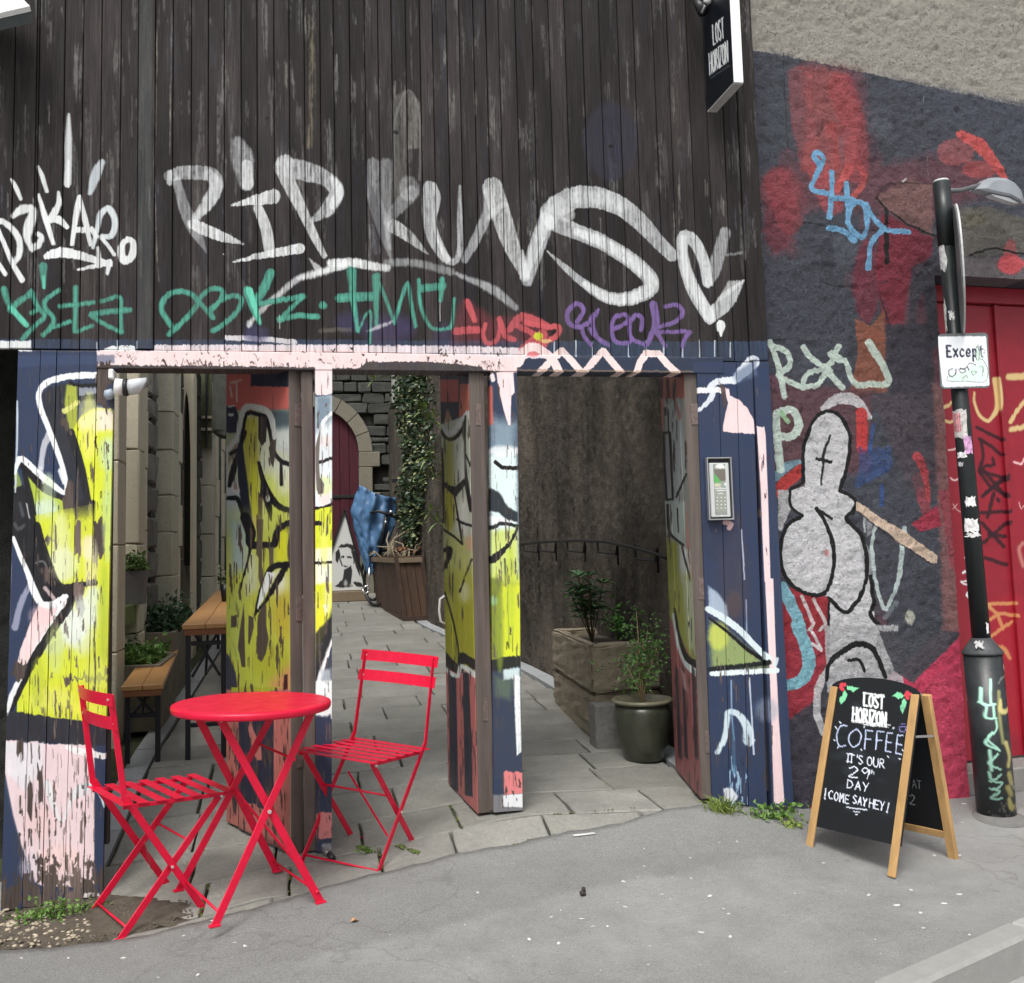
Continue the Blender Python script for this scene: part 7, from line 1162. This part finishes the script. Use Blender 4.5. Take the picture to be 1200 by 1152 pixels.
shrub('potted_tree', 'thin twiggy shrub growing from the glazed pot', pb2, [(-.07, .02, .2), (.02, 0, .34), (.06, .03, .42), (-.03, -.02, .28), (.09, -.02, .3), (.0, .04, .5)], simple('leaf_olive', (.085, .18, .045), .45, 0, .4, 40), 620, .03, .017, .055, stem_r=.006, stemmat=simple('pale_stem', (.25, .19, .1), .7))
# ---- far wall with arched door
YF = 12.2; fz = G(.5, YF)
fw_ = empty('far_wall', 'dark rubble stone wall closing the passage around the arched door', 'wall', (.5, YF, fz)); add('mortar', box(-3.2, 2.2, YF+.12, YF+.5, 0, 5.4), M_MORT, fw_)
dl, drx = Xat(350, YF), Xat(443, YF); dc = (Xat(352, YF)+Xat(438, YF))/2; xi1 = Xat(421, YF); xo1 = Xat(437, YF); ztop_i = Zat(388, 487, YF); ztop_o = Zat(388, 466, YF); 
xc = Xat(365, YF); wi = Xat(421, YF)-xc; zs = Zat(420, 530, YF); ztop_i = Zat(365, 477, YF); ztop_o = Zat(365, 460, YF)
def arcp(r, t, h): return (xc+r*cos(t), zs+h*sin(t))
hi_, ho_ = ztop_i-zs, ztop_o-zs; wo = xo1-xc; z = .1
while z < 4.7:
    h = random.uniform(.1, .2); x = Xat(352, YF)
    x = -2.6
    while x < 1.9:
        w = random.uniform(.2, .5); xm = x+w/2
        ins = abs(xm-xc) < wo+w*.35 and (z+h*.5 < zs or ((xm-xc)/(wo+.04))**2+((z+h/2-zs)/(ho_+.04))**2 < 1)
        vis = xm > .15 and xm < 1.85 and z < 4.6
        if not ins and (vis or (xm < -.7 and z < 3.6)): add('stone', rblock(x+.008, x+w-.008, YF-random.uniform(0, .04), YF+.14, z+.008, z+h-.008, .02, .012), M_RUBD, fw_)
        x += w
    z += h
ad_ = empty('arched_door', 'dark red arched timber door in a pale stone surround at the end of the passage', 'door', (xc, YF, fz))
N = 9
for k in range(N):
    t0, t1 = pi*k/N, pi*(k+1)/N; V = []
    for y in (YF-.09, YF+.16):
        for t in (t0+.008, (t0+t1)/2, t1-.008): V.append((*[arcp(wi, t, hi_)[0]], y, arcp(wi, t, hi_)[1]))
        for t in (t1-.006, (t0+t1)/2, t0+.006): V.append((*[arcp(wo, t, ho_)[0]], y, arcp(wo, t, ho_)[1]))
    add('arch_stone', (V, [(0, 1, 2, 3, 4, 5), (11, 10, 9, 8, 7, 6)]+[(i, i+6, (i+1) % 6+6, (i+1) % 6) for i in range(6)]), mat_stone('arch_stone', (.19, .175, .135), (.28, .26, .2), 5, .3, .1) if k == 0 else bpy.data.materials['arch_stone'], ad_)
for s in (-1, 1):
    z = fz-.05; k = 0
    while z < zs-.01:
        h = min(.42, zs-z); a, b = wi, wo+(.12 if k % 2 else 0); xx = sorted((xc+s*a, xc+s*b)); add('jamb_stone', rblock(xx[0], xx[1], YF-.09, YF+.16, z+.004, z+h-.004, .008, .003), bpy.data.materials['arch_stone'], ad_); z += h; k += 1
M_DD = simple('dark_red_door', (.055, .004, .012), .75, 0, .3, 20, stretch=(1, 1, .1))
for k in range(10):
    a, b = xc-wi+k*wi/5, xc-wi+(k+1)*wi/5; P = [(a+.004, fz-.02), (b-.004, fz-.02)]+[(x, zs+hi_*sqrt(max(0, 1-((x-xc)/wi)**2))+.01) for x in (b-.004, (a+b)/2, a+.004)]; add('plank', prism(P, YF+.02+(k % 2)*.006, YF+.08, Matrix.Identity(4)), M_DD, ad_)
for z in (fz+.5, fz+1.55): add('strap_hinge', box(xc-wi+.02, xc+wi-.03, YF+.004, YF+.02, z, z+.05, .003), M_BLACK, ad_)
# ---- white A-frame with painted face, tarpaulin bicycle, planter cart
yA2 = gp(395, 705)[1]; 
def onY(px, py, y): return fac(px, py, y)
aa, ab2, ac = onY(404, 598, yA2), onY(372, 693, yA2), onY(429, 691, yA2)
af = empty('painted_a_frame', 'tall white triangular board with black stencilled face behind the tarpaulin', 'board', ((ab2[0]+ac[0])/2, yA2, ab2[2]))
CF = Canvas((ab2[0], yA2-.002, ab2[2]-.05), (1, 0, 0), (0, 0, 1), -.1, ac[0]-ab2[0]+.1, 0, aa[2]-ab2[2]+.2, 500, seed=97); CF.fill((206, 208, 204)).k(380, 560, 6.4)
for P in ([(100, 520), (130, 500), (170, 492), (210, 500), (235, 530), (215, 545), (180, 520), (140, 525)], [(85, 560), (110, 530), (120, 580), (100, 640), (85, 620)], [(200, 540), (240, 560), (262, 640), (270, 740), (250, 700), (235, 640), (215, 600)], [(125, 590), (150, 585), (150, 600), (128, 602)], [(170, 588), (205, 590), (205, 605), (170, 600)], [(140, 655), (180, 660), (160, 672)], [(150, 690), (200, 660), (210, 700), (200, 790), (215, 815), (130, 825), (80, 815), (120, 780), (140, 760)], [(215, 780), (270, 785), (300, 820), (240, 815)]): CF.poly(P, (30, 30, 32), .92, 1.2)
for P in ([(130, 510), (190, 515), (225, 560)], [(110, 560), (118, 610), (135, 660)], [(240, 540), (230, 600), (245, 680)], [(205, 520), (225, 570), (222, 640)]): CF.stroke(P, 9, (40, 40, 42), .9, 1.5)
CF.blob(160, 790, 14, 24, (190, 190, 186), .9).blob(205, 805, 16, 10, (190, 190, 186), .8)
add('board', prism([(ab2[0], ab2[2]), (ac[0], ac[2]), (aa[0], aa[2])], yA2, yA2+.03, Matrix.Identity(4)), mat_print('a_frame_face', CF, .6), af, own=own((ab2[0], yA2-.002, ab2[2]-.05), (1, 0, 0), (0, 0, 1)))
def edge(a, b, w=.03): return bar((a[0], yA2-.0, a[2]), (b[0], yA2-.0, b[2]), .06, w, (0, 0, 1))
add('frame', merge(edge(aa, ac), edge(ab2, aa)), M_BLACK, af); bA = gp(372, 704); add('foot_board', box(ab2[0]-.15, ac[0]+.03, yA2-.12, yA2+.2, G(.2, yA2), ab2[2]-.01, .01), simple('tan_board', (.2, .15, .1), .8), af)
# bicycle under blue tarpaulin
yT = yA2-.9; W_ = lambda px, py, d=0: fac(px, py, yT+d); bk = empty('covered_bicycle', 'bicycle half covered by a blue tarpaulin beside the wooden cart', 'bicycle', (W_(440, 700)[0], yT, G(.8, yT)))
TPX = [[(421, 568, 0), (428, 572, -.15), (440, 578, -.2), (452, 582, -.1), (464, 583, .1)], [(416, 582, .0), (426, 590, -.16), (437, 596, -.26), (452, 598, -.12), (464, 600, .1)], [(411, 598, 0), (423, 612, -.2), (434, 620, -.12), (448, 622, -.22), (463, 615, .05)], [(414, 615, 0), (425, 630, -.14), (434, 640, -.22), (445, 640, -.1), (456, 632, 0)], [(420, 640, 0), (428, 650, -.2), (436, 655, -.1), (442, 652, -.16), (448, 646, 0)], [(428, 668, 0), (431, 672, -.12), (435, 674, -.16), (437, 668, -.1), (440, 660, 0)]]
V = [tuple(W_(a, b, d)) for row_ in TPX for a, b, d in row_]; Fc = [(i*5+j, i*5+j+1, i*5+j+6, i*5+j+5) for i in range(5) for j in range(4)]
A3 = np.array(V).reshape(6, 5, 3); NI, NJ = 31, 25; V = []
for i in range(NI):
    for j in range(NJ):
        u, w = i/(NI-1)*5, j/(NJ-1)*4; a, b = min(int(u), 4), min(int(w), 3); fu, fw2 = u-a, w-b; p = (A3[a, b]*(1-fw2)+A3[a, b+1]*fw2)*(1-fu)+(A3[a+1, b]*(1-fw2)+A3[a+1, b+1]*fw2)*fu
        V.append(tuple(p+np.array([.004*sin(i*.9+j*.4), .03*sin(j*.9+i*.15)+(_NG[i*7, j*8]-1.3)*.045, 0])))
o = add('tarpaulin', (V, [(i*NJ+j, i*NJ+j+1, (i+1)*NJ+j+1, (i+1)*NJ+j) for i in range(NI-1) for j in range(NJ-1)]), simple('blue_tarp', (.085, .18, .33), .4, 0, .25, 5, bump=.5), bk, smooth=True); md = o.modifiers.new('thickness', 'SOLIDIFY'); md.thickness = .006
add('handlebar', tube([W_(434, 601, -.25), W_(444, 599, -.3), W_(452, 602, -.3), W_(462, 604, -.28), W_(468, 606, -.25)], .02, 8), M_BLACK, bk, smooth=True); add('grip', tube([W_(458, 603, -.3), W_(468, 606, -.3)], .035, 8), M_BLACK, bk, smooth=True); add('stem', tube([W_(453, 602, -.28), W_(449, 625, -.25), W_(445, 650, -.2)], .022, 8), M_BLACK, bk, smooth=True)
add('lamp', ico(W_(458, 600, -.34), .03, (1, 1, 1), .05), simple('lamp_chrome', (.7, .7, .7), .2, .8), bk, smooth=True); add('lamp', ico(W_(452, 612, -.34), .028, (1, 1, 1), .05), bpy.data.materials['lamp_chrome'], bk, smooth=True)
def ring(c, r, tr, n=28, ax_=(.9, .43, 0)): a_ = nrm(np.cross((0, 0, 1), ax_)); return tube([np.array(c)+a_*r*cos(t)+np.array([0, 0, 1])*r*sin(t) for t in np.linspace(0, 2*pi, n+1)], tr, 6, caps=False)
wc = W_(440, 688, -.1); wc[2] = G(.8, yT)+.33; add('wheel', ring(wc, .32, .024), M_BLACK, bk, smooth=True)
wc2 = wc+np.array([.0, .9, .03]); add('wheel', ring(wc2, .32, .024), M_BLACK, bk, smooth=True)
add('pedal_chrome', merge(*[tube([W_(424, 690, -.3), W_(430, 686, -.3), W_(434, 692, -.3), W_(428, 696, -.3), W_(424, 690, -.3)], .012, 6)]), bpy.data.materials['lamp_chrome'], bk, smooth=True); add('mudguard', tube([W_(433, 665, -.3), W_(432, 680, -.3), W_(431, 694, -.28)], .014, 6), bpy.data.materials['lamp_chrome'], bk, smooth=True)
# wooden cart / planter box
cf = gp(475, 728); cbk = gp(441, 708); cr_ = gp(505, 727); yC = cf[1]; Hc = Zat(464, 652, yC)-G(cf[0], yC)
ct = empty('wooden_planter_box', 'tall dark wooden planter box with bare twigs against the ivy wall', 'planter', (cf[0]+.2, yC+.3, G(cf[0], yC)))
u1 = nrm((1, .12, 0)); wC = (Xat(506, yC)-Xat(476, yC))/u1[0]; u2 = nrm((cbk-cf)*np.array([1, 1, 0])); LC_ = min(np.linalg.norm((cbk-cf)[:2]), 2.2); c00 = np.array([cf[0], cf[1], G(cf[0], yC)])
xt_ = Xat(463, yC)-cf[0]
M_CW = simple('cart_wood', (.085, .05, .033), .6, 0, .35, 14, bump=.3, stretch=(1, 1, .2)); M_CW2 = simple('cart_frame', (.06, .036, .026), .6, 0, .3, 14); M_RIM = simple('cart_rim', (.2, .15, .1), .7)
lean = np.array([xt_, 0, 0])
def face(name, a, b, n, mat, inset):
    dv = (b-a)/n; nv = nrm(np.cross(dv, (0, 0, 1)))
    for i in range(n):
        p, q = a+dv*(i+.03), a+dv*(i+.97); V = [tuple(p), tuple(q), tuple(q+lean+np.array([0, 0, Hc])), tuple(p+lean+np.array([0, 0, Hc]))]; V += [tuple(np.array(v_)-nv*.03) for v_ in V]; add('board', (V, [(0, 1, 2, 3), (7, 6, 5, 4), (0, 4, 5, 1), (1, 5, 6, 2), (2, 6, 7, 3), (3, 7, 4, 0)]), mat, ct)
face('front', c00, c00+u1*wC, 3, M_CW, .0); face('side', c00+u2*LC_, c00, 4, M_CW, 0); face('back', c00+u1*wC+u2*LC_, c00+u2*LC_, 3, M_CW2, 0); face('far', c00+u1*wC, c00+u1*wC+u2*LC_, 4, M_CW2, 0)
for a, b in ((c00, c00+u1*wC), (c00, c00+u2*LC_)):
    for z in (.03, Hc-.05): k = z/Hc; add('rail', bar(a+lean*k+np.array([0, -.012, z]), b+lean*k+np.array([0, -.012, z]), .05, .06), M_CW2 if z < .1 else M_RIM, ct)
for a in (c00, c00+u1*wC): add('rail', bar(a+np.array([0, -.012, .0]), a+lean+np.array([0, -.012, Hc]), .05, .05, (0, 1, 0)), M_CW2, ct)
D = []; r_ = random.Random(8)
for _ in range(20):
    b = c00+u1*wC*r_.uniform(.1, .9)+u2*LC_*r_.uniform(.1, .6)+lean+np.array([0, 0, Hc-.1]); t = b+np.array([r_.uniform(-.3, .35), r_.uniform(-.2, .2), r_.uniform(.1, .45)]); D.append(tube([b, (b+t)/2+np.array([r_.uniform(-.1, .1), 0, .1]), t], [.014, .012, .006], 6))
add('twigs', merge(*D), simple('twig_pale', (.3, .25, .17), .8), ct, smooth=True); add('dead_leaves', leaves(gauss3(c00+lean+u1*.2+u2*.4+np.array([0, 0, Hc+.02]), (.12, .12, .05)), 16, .1, .06), simple('terracotta_leaf', (.28, .12, .06), .8), ct)
# ivy and stems on the wall near the far end
iv = empty('ivy', 'tall curtain of variegated ivy climbing the wall above the wooden box', 'climbing plant', (wallx(8.2)-.1, 8.2, G(1.2, 8.2)))
def ivp():
    py = 425+215*random.random()**1.5; px = random.uniform(466+6*sin(py*.05)+max(0, py-540)*.1, 511 if py < 560 else 504-(py-560)*.25); y = 7.2+(511-px)/45*2.2; return tuple(fac(px, py, y)+np.array([0, random.gauss(0, .07), 0]))
add('foliage', leaves(ivp, 2000, .085, .07, -.6, .4), simple('ivy_dark', (.028, .055, .024), .4, 0, .4, 10), iv); add('pale_foliage', leaves(ivp, 900, .065, .05, -.6, .4), simple('ivy_pale', (.30, .34, .17), .45, 0, .3, 10), iv)
add('stem', merge(*[tube([fac(x, 440, yy), fac(x+2, 560, yy), fac(x-2, 700, yy)], .025, 6) for x, yy in ((472, 9.2), (488, 8.5), (500, 8.0))]), simple('ivy_stem', (.09, .07, .05), .8), iv, smooth=True)
pi_ = empty('drainpipe', 'grey drainpipe between the rubble wall and the ivy', 'pipe', (Xat(464, 11.9), 11.9, G(1, 11.9))); add('pipe', tube([fac(463, 730, 11.9), fac(462, 400, 11.9)], .05, 12), simple('pipe_grey', (.16, .16, .14), .6, 0, .2), pi_, smooth=True)
add('bracket', box(Xat(460, 9.7), Xat(467, 9.7), 9.66, 9.8, Zat(463, 565, 9.7), Zat(463, 561, 9.7), .004), M_BLACK, pi_)
fr_ = empty('fern', 'yellow-green fern growing from the wall at the right of the ivy', 'plant', fac(508, 500, 7.0)); D = []
for (px, py) in ((507, 492), (503, 535), (509, 560), (505, 600), (513, 612), (500, 480), (440, 445), (455, 442)):
    b = fac(px, py, 6.9 if px > 480 else 9.6)
    for k in range(9): a = random.uniform(-2.6, 2.6); D.append(leafq(b, (sin(a), -.4, cos(a)*.8), random.uniform(.12, .24), .04))
add('foliage', merge(*D), simple('fern_green', (.17, .24, .07), .5, 0, .3, 8), fr_)
# ---- stone building along the left side: stepped piers of dressed stone and rubble
sb = empty('stone_building', 'old stone building with pale quoins and lancet windows along the left of the passage', 'building', (-1.3, 3, 0)); add('core', box(-4.2, -2.6, 1.6, YF, 0, 3.6), M_MORT, sb)
def pier(pxa, pxb, y, yb_, mat, hmin, hmax, ncol=1, z0=.1, z1=3.5, j=.004, quoin=None, bev=.008):
    xa, xb = Xat(pxa, y), Xat(pxb, y); z = z0; k = 0; add('core', box(xa-1.2, xb-.02, y+.04, yb_, z0, z1), M_MORT, sb)
    while z < min(z1, 3.1):
        h = random.uniform(hmin, hmax); x = xa
        for c2_ in range(ncol):
            w = (xb-xa)/ncol; add('stone', rblock(x+.003, x+w-.003, y-random.uniform(0, .012), yb_ if c2_ == ncol-1 else y+.1, z+.003, z+h-.003, bev, j), mat, sb); x += w
        z += h; k += 1
def quoins(pxa, pxb, y, yb_, hmin=.25, hmax=.4, mat=None, w2=.5):
    z = .15; k = 0
    while z < 3.1:
        h = random.uniform(hmin, hmax); xa, xb = Xat(pxa, y), Xat(pxb, y); e = (xb-xa)*(.0 if k % 2 else -w2); add('quoin', rblock(xa-e*0, xb+e*.5, y-.012, yb_, z+.003, z+h-.003, .006, .002), mat or M_CRM, sb); z += h; k += 1
quoins(131, 139, 2.1, 2.35, .5, .8, M_CRM, 0)                 # near door jamb
add('door_leaf', box(Xat(139, 2.3)-.3, Xat(143.5, 2.3), 2.36, 2.42, .2, 3.1), simple('maroon_door', (.06, .012, .014), .6), sb)
pier(143, 163, 3.0, 3.3, M_CRM, .5, .7, 1); quoins(161, 167, 3.35, 3.6, .4, .7, M_CRM, .2)
pier(165, 179, 3.9, 4.2, M_RUB, .16, .3, 1, j=.015, bev=.03); pier(178, 203, 4.4, 4.8, M_ASH, .28, .4, 1); quoins(201, 209, 5.0, 5.3, .3, .5, M_CRM, .6); pier(206, 212, 5.4, 5.6, M_RUBD, .2, .5, 1, j=.01)
# lancet window
yl = 5.8; pier(210, 227, yl+.35, yl+.6, M_ASH, .5, .6, 1)
xa, xb = Xat(210, yl), Xat(226.5, yl); za, zt2 = Zat(220, 500, yl), Zat(220, 428, yl); xm = (xa+xb)/2+.02; oi = [(Xat(213, yl), 0.1), (Xat(213, yl), za-.25)]+[(Xat(213, yl)+(Xat(223, yl)-Xat(213, yl))*t, za-.25+(Zat(218, 459, yl)-za+.25)*sin(pi*t)**.6) for t in (.15, .3, .5, .7, .85)]+[(Xat(223, yl), za-.25), (Xat(223, yl), .1)]
outer = [(xb, .1), (xb, zt2-.1), (xm, zt2+.1), (xa, zt2-.1), (xa, .1)]
add('window_surround', prism(oi+outer, yl, yl+.3, Matrix.Identity(4)), M_CRM, sb); add('window', box(Xat(213, yl)-.02, Xat(224, yl), yl+.2, yl+.24, 1.2, 3.2), simple('dark_glass', (.03, .03, .03), .3), sb)
pier(226, 233, 6.4, 6.7, M_RUBD, .16, .3, 1, j=.012, bev=.02); pier(231, 250, 7.0, 7.3, M_ASH, .4, .6, 1)
add('window', box(Xat(233, 6.95), Xat(248, 6.95), 6.93, 6.99, Zat(240, 525, 6.95), Zat(240, 430, 6.95)), simple('mossy_board', (.08, .085, .045), .8, 0, .4, 4), sb); add('window_post', box(Xat(240.5, 6.9), Xat(243, 6.9), 6.88, 6.93, Zat(240, 525, 6.95), Zat(240, 430, 6.95)), M_BLACK, sb)
for pyy in (488, 502): add('window_bar', box(Xat(233, 6.9), Xat(248, 6.9), 6.90, 6.925, Zat(240, pyy+3, 6.95), Zat(240, pyy, 6.95)), M_CRM, sb)
quoins(249, 255, 7.6, 7.9, .35, .6, M_CRM, .5); pier(254, 258, 8.0, 8.2, M_RUBD, .3, .5, 1); quoins(257, 262, 8.4, 8.7, .4, .6, M_CRM, .5); pier(261, 272, 9.0, 9.3, M_RUBD, .16, .3, 2, j=.01)
add('overhang_block', rblock(Xat(249, 6.2), Xat(268, 6.2), 6.2, 6.7, Zat(258, 508, 6.2), 3.6, .03, .02), M_RUBD, sb)
# ---- far-left opening: dark recess, its shade put into the near-black wall colour
ds = empty('dark_wall', 'stone wall coloured near-black for the shade inside the opening at the far left', 'wall', (-1.6, .7, 0)); add('wall_face', rough_wall(np.array([-4.4, .62, 0]), np.array([1, 0, 0]), np.array([0, 1, 0]), 0, 3.22, -.1, 2.4, .03, .02), mat_stone('recess_shade_stone', (.012, .013, .012), (.05, .052, .045), 8, .8), ds, smooth=True)
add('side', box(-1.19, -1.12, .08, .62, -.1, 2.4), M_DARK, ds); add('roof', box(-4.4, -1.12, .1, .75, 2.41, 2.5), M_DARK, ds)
# ---- raised beds, pots, beer benches and tables
def bed(name, label, pxl, pxr, pytop, y0, dpt_, mat, h=None, slant=.0):
    xa, xb = Xat(pxl, y0, pytop), Xat(pxr, y0, pytop); zt3 = Zat(pxl, pytop, y0); zg = G(xa, y0); r = empty(name, label, 'planter', ((xa+xb)/2, y0, zg)); t_ = .035
    add('board', box(xa, xb, y0, y0+t_, zg, zt3, .004), mat, r); add('board', box(xa, xb, y0+dpt_-t_, y0+dpt_, zg, zt3, .004), mat, r); add('board', box(xb-t_, xb, y0+t_+.001, y0+dpt_-t_-.001, zg, zt3-.002, .004), mat, r); add('board', box(xa, xa+t_, y0+t_+.001, y0+dpt_-t_-.001, zg, zt3-.002, .004), mat, r)
    add('soil', box(xa+t_+.002, xb-t_-.002, y0+t_+.002, y0+dpt_-t_-.002, zg, zt3-.05), M_SOIL, r); return r, (xa, xb, zt3)
M_SLP = simple('grey_sleeper', (.17, .155, .115), .8, 0, .3, 10, bump=.3, stretch=(.2, 1, 1)); M_MSL = simple('mossy_sleeper', (.13, .17, .05), .85, 0, .35, 8, bump=.3)
r, (xa, xb, zt3) = bed('raised_bed', 'low timber raised bed with bright green plants beside the nearer bench', 112, 188, 782, 2.35, .75, M_SLP)
add('foliage', leaves(lambda: (random.uniform(xa, xb-.04), random.uniform(2.4, 3.05), zt3+abs(random.gauss(0, .05))-.02), 900, .05, .034, -.1), simple('bed_leaf', (.11, .22, .045), .5, 0, .35, 30), r)
r, (xa, xb, zt3) = bed('raised_bed', 'second timber raised bed with dark leafy plants behind the low bed', 118, 204, 744, 3.35, .85, M_SLP)
add('foliage', leaves(lambda: (random.uniform(xa+.2, xb+.02), random.uniform(3.5, 4.3), zt3+abs(random.gauss(0, .09))-.02), 1000, .05, .035, -.1), simple('bed_leaf_dark', (.03, .07, .028), .4, 0, .4, 30), r)
yq = 2.75; zt4 = Zat(150, 690, yq); zb4 = Zat(135, 735, yq-.2); sp_ = empty('mossy_shelf', 'green mossy timber shelf along the stone wall', 'shelf', (Xat(150, yq), yq, zb4)); a_, b_ = fac(120, 728, yq-.5), fac(163, 697, yq+.9)
P = [fac(118, 712, 2.3), fac(139, 722, 2.3), fac(163, 700, 3.1), fac(142, 690, 3.1)]; P[1][2] = P[0][2] = P[3][2] = P[2][2] = (P[1][2]+P[2][2])/2; V = [tuple(p) for p in P]+[(p[0], p[1], p[2]-.12) for p in P]
add('shelf_board', (V, [(0, 1, 2, 3), (7, 6, 5, 4), (0, 4, 5, 1), (1, 5, 6, 2), (2, 6, 7, 3), (3, 7, 4, 0)]), M_MSL, sp_); zsh = P[0][2]
for p in (P[1], P[2]): add('leg', box(p[0]-.08, p[0]-.03, p[1]-.03, p[1]+.03, G(p[0], p[1]), zsh-.121, .003), M_MSL, sp_)
wp = empty('window_box', 'grey plastic window box of pale green plants on the mossy shelf', 'planter', (Xat(158, 3.0), 3.0, zsh)); xa, xb = Xat(143, 2.9), Xat(170, 2.9); zt5 = Zat(158, 669, 2.9)
add('trough', ([(xa+.01, 2.9, zsh), (xb-.01, 2.9, zsh), (xb-.01, 3.05, zsh), (xa+.01, 3.05, zsh), (xa, 2.88, zt5), (xb, 2.88, zt5), (xb, 3.07, zt5), (xa, 3.07, zt5)], [(0, 3, 2, 1), (0, 1, 5, 4), (1, 2, 6, 5), (2, 3, 7, 6), (3, 0, 4, 7), (4, 5, 6, 7)]), simple('grey_planter', (.13, .125, .12), .6), wp)
add('foliage', leaves(lambda: (random.uniform(xa, xb), random.uniform(2.88, 3.07), zt5+abs(random.gauss(0, .05))), 330, .05, .035, -.1), simple('box_leaf', (.15, .24, .08), .5, 0, .4, 30), wp)
M_OR = simple('beer_table_top', (.50, .26, .095), .35, 0, .2, 7, bump=.15, stretch=(1, .12, 1)); M_NB = simple('navy_black_steel', (.012, .014, .02), .4, 0, .2)
def trestle(name, label, cat, pl, pr_, tl, tr, fl, frr, th=.028, group='folding beer tables and benches on the passage paving'):
    """pl, pr_ = feet of the near legs; tl, tr, fl, frr = top corners, near and far"""
    a, b = gp(*pl), gp(*pr_); y0 = (a[1]+b[1])/2-.05; A, B = fac(*tl, y0), fac(*tr, y0); zt = (A[2]+B[2])/2; Cc, Dd = hit(*fl, (0, 0, zt), (0, 0, 1)), hit(*frr, (0, 0, zt), (0, 0, 1)); Ym = (Cc[1]+Dd[1])/2
    Ls = Ym-y0; r = empty(name, label, cat, ((A[0]+B[0])/2, y0, G(A[0], y0)), group=group); 
    dv = np.array([(Cc[0]+Dd[0])/2-(A[0]+B[0])/2, Ls, 0]); Ls = np.linalg.norm(dv); ang = atan2(dv[1], dv[0]); w = B[0]-A[0]; M = Matrix.Translation(Vector(((A[0]+B[0])/2, y0, 0)))@Matrix.Rotation(ang, 4, 'Z')
    for k in range(2 if w < .4 else 3):
        nk = 2 if w < .4 else 3; add('top_plank', xf(box(0, Ls, w/2-(k+1)*w/nk+.001, w/2-k*w/nk-.001, zt-th, zt, .003), M), M_OR, r)
    for xk in (.08, Ls-.3):
        gx = M@Vector((xk, 0, 0)); g = G(gx.x, gx.y)
        for s in (-1, 1): add('leg', xf(box(xk-.014, xk+.014, s*(w/2-.03)-.014, s*(w/2-.03)+.014, g+.001, zt-th-.001, .002), M), M_NB, r)
        for hz in ((.25, .85) if zt-g > .6 else (.6,)): add('leg_bar', xf(box(xk-.008, xk+.008, -(w/2-.045), w/2-.045, g+(zt-g)*hz-.012, g+(zt-g)*hz+.012, .002), M), M_NB, r)
        s = 1 if xk < 1 else -1; add('brace', xf(bar((xk, 0, g+(zt-g)*.62), (xk+s*.28, 0, zt-th-.004), .014, .02), M), M_NB, r)
        for q in (-1, 1): add('brace', xf(bar((xk+.02, -q*(w/2-.05), g+(zt-g)*.6), (xk+.02, q*(w/2-.05), zt-th-.01), .006, .016), M), M_NB, r)
    add('end_batten', xf(box(.012, .04, -w/2+.01, w/2-.01, zt-th-.035, zt-th-.001, .003), M), simple('batten', (.3, .12, .05), .5), r); return r
trestle('beer_bench', 'low orange-topped folding bench with dark legs nearest the left opening', 'bench', (150, 897), (188, 894), (142, 804), (191, 802), (176, 751), (218, 751))
trestle('beer_table', 'tall orange-topped folding table half hidden by the widest gate leaf', 'table', (228, 893), (256, 888), (213, 731), (268, 731), (247, 692), (290, 692))
bs = empty('black_pot', 'small black pot with a sprig standing on the folding table', 'pot', fac(264, 703, 2.2)); q = hit(264, 705, (0, 0, hit(240, 731, (0, gp(240, 890)[1]-.05, 0), (0, 1, 0))[2]), (0, 0, 1)); add('pot_body', lathe([(.028, 0), (.04, .14), (.0, .14)], tuple(q), 16), M_BLACK, bs, smooth=True); add('foliage', leaves(gauss3(q+np.array([0, 0, .15]), (.03, .02, .05)), 50, .05, .025), M_LEAFD, bs)
for (px, lab) in ((0, 0),): pass
# padlock chain at the foot of the slim post
pk = gp(380, 1003); o = empty('drop_bolt', 'black and steel bolt lying at the foot of the slim gate post', 'bolt', pk); add('barrel', tube([gp(374, 996)+np.array([0, 0, .02]), gp(388, 1008)+np.array([0, 0, .014])], .009, 10), STEEL, o, smooth=True); add('collar', tube([gp(372, 994)+np.array([0, 0, .024]), gp(376, 998)+np.array([0, 0, .02])], .014, 10), M_BLACK, o, smooth=True); add('collar', tube([gp(386, 1006)+np.array([0, 0, .016]), gp(390, 1010)+np.array([0, 0, .014])], .013, 10), M_BLACK, o, smooth=True)
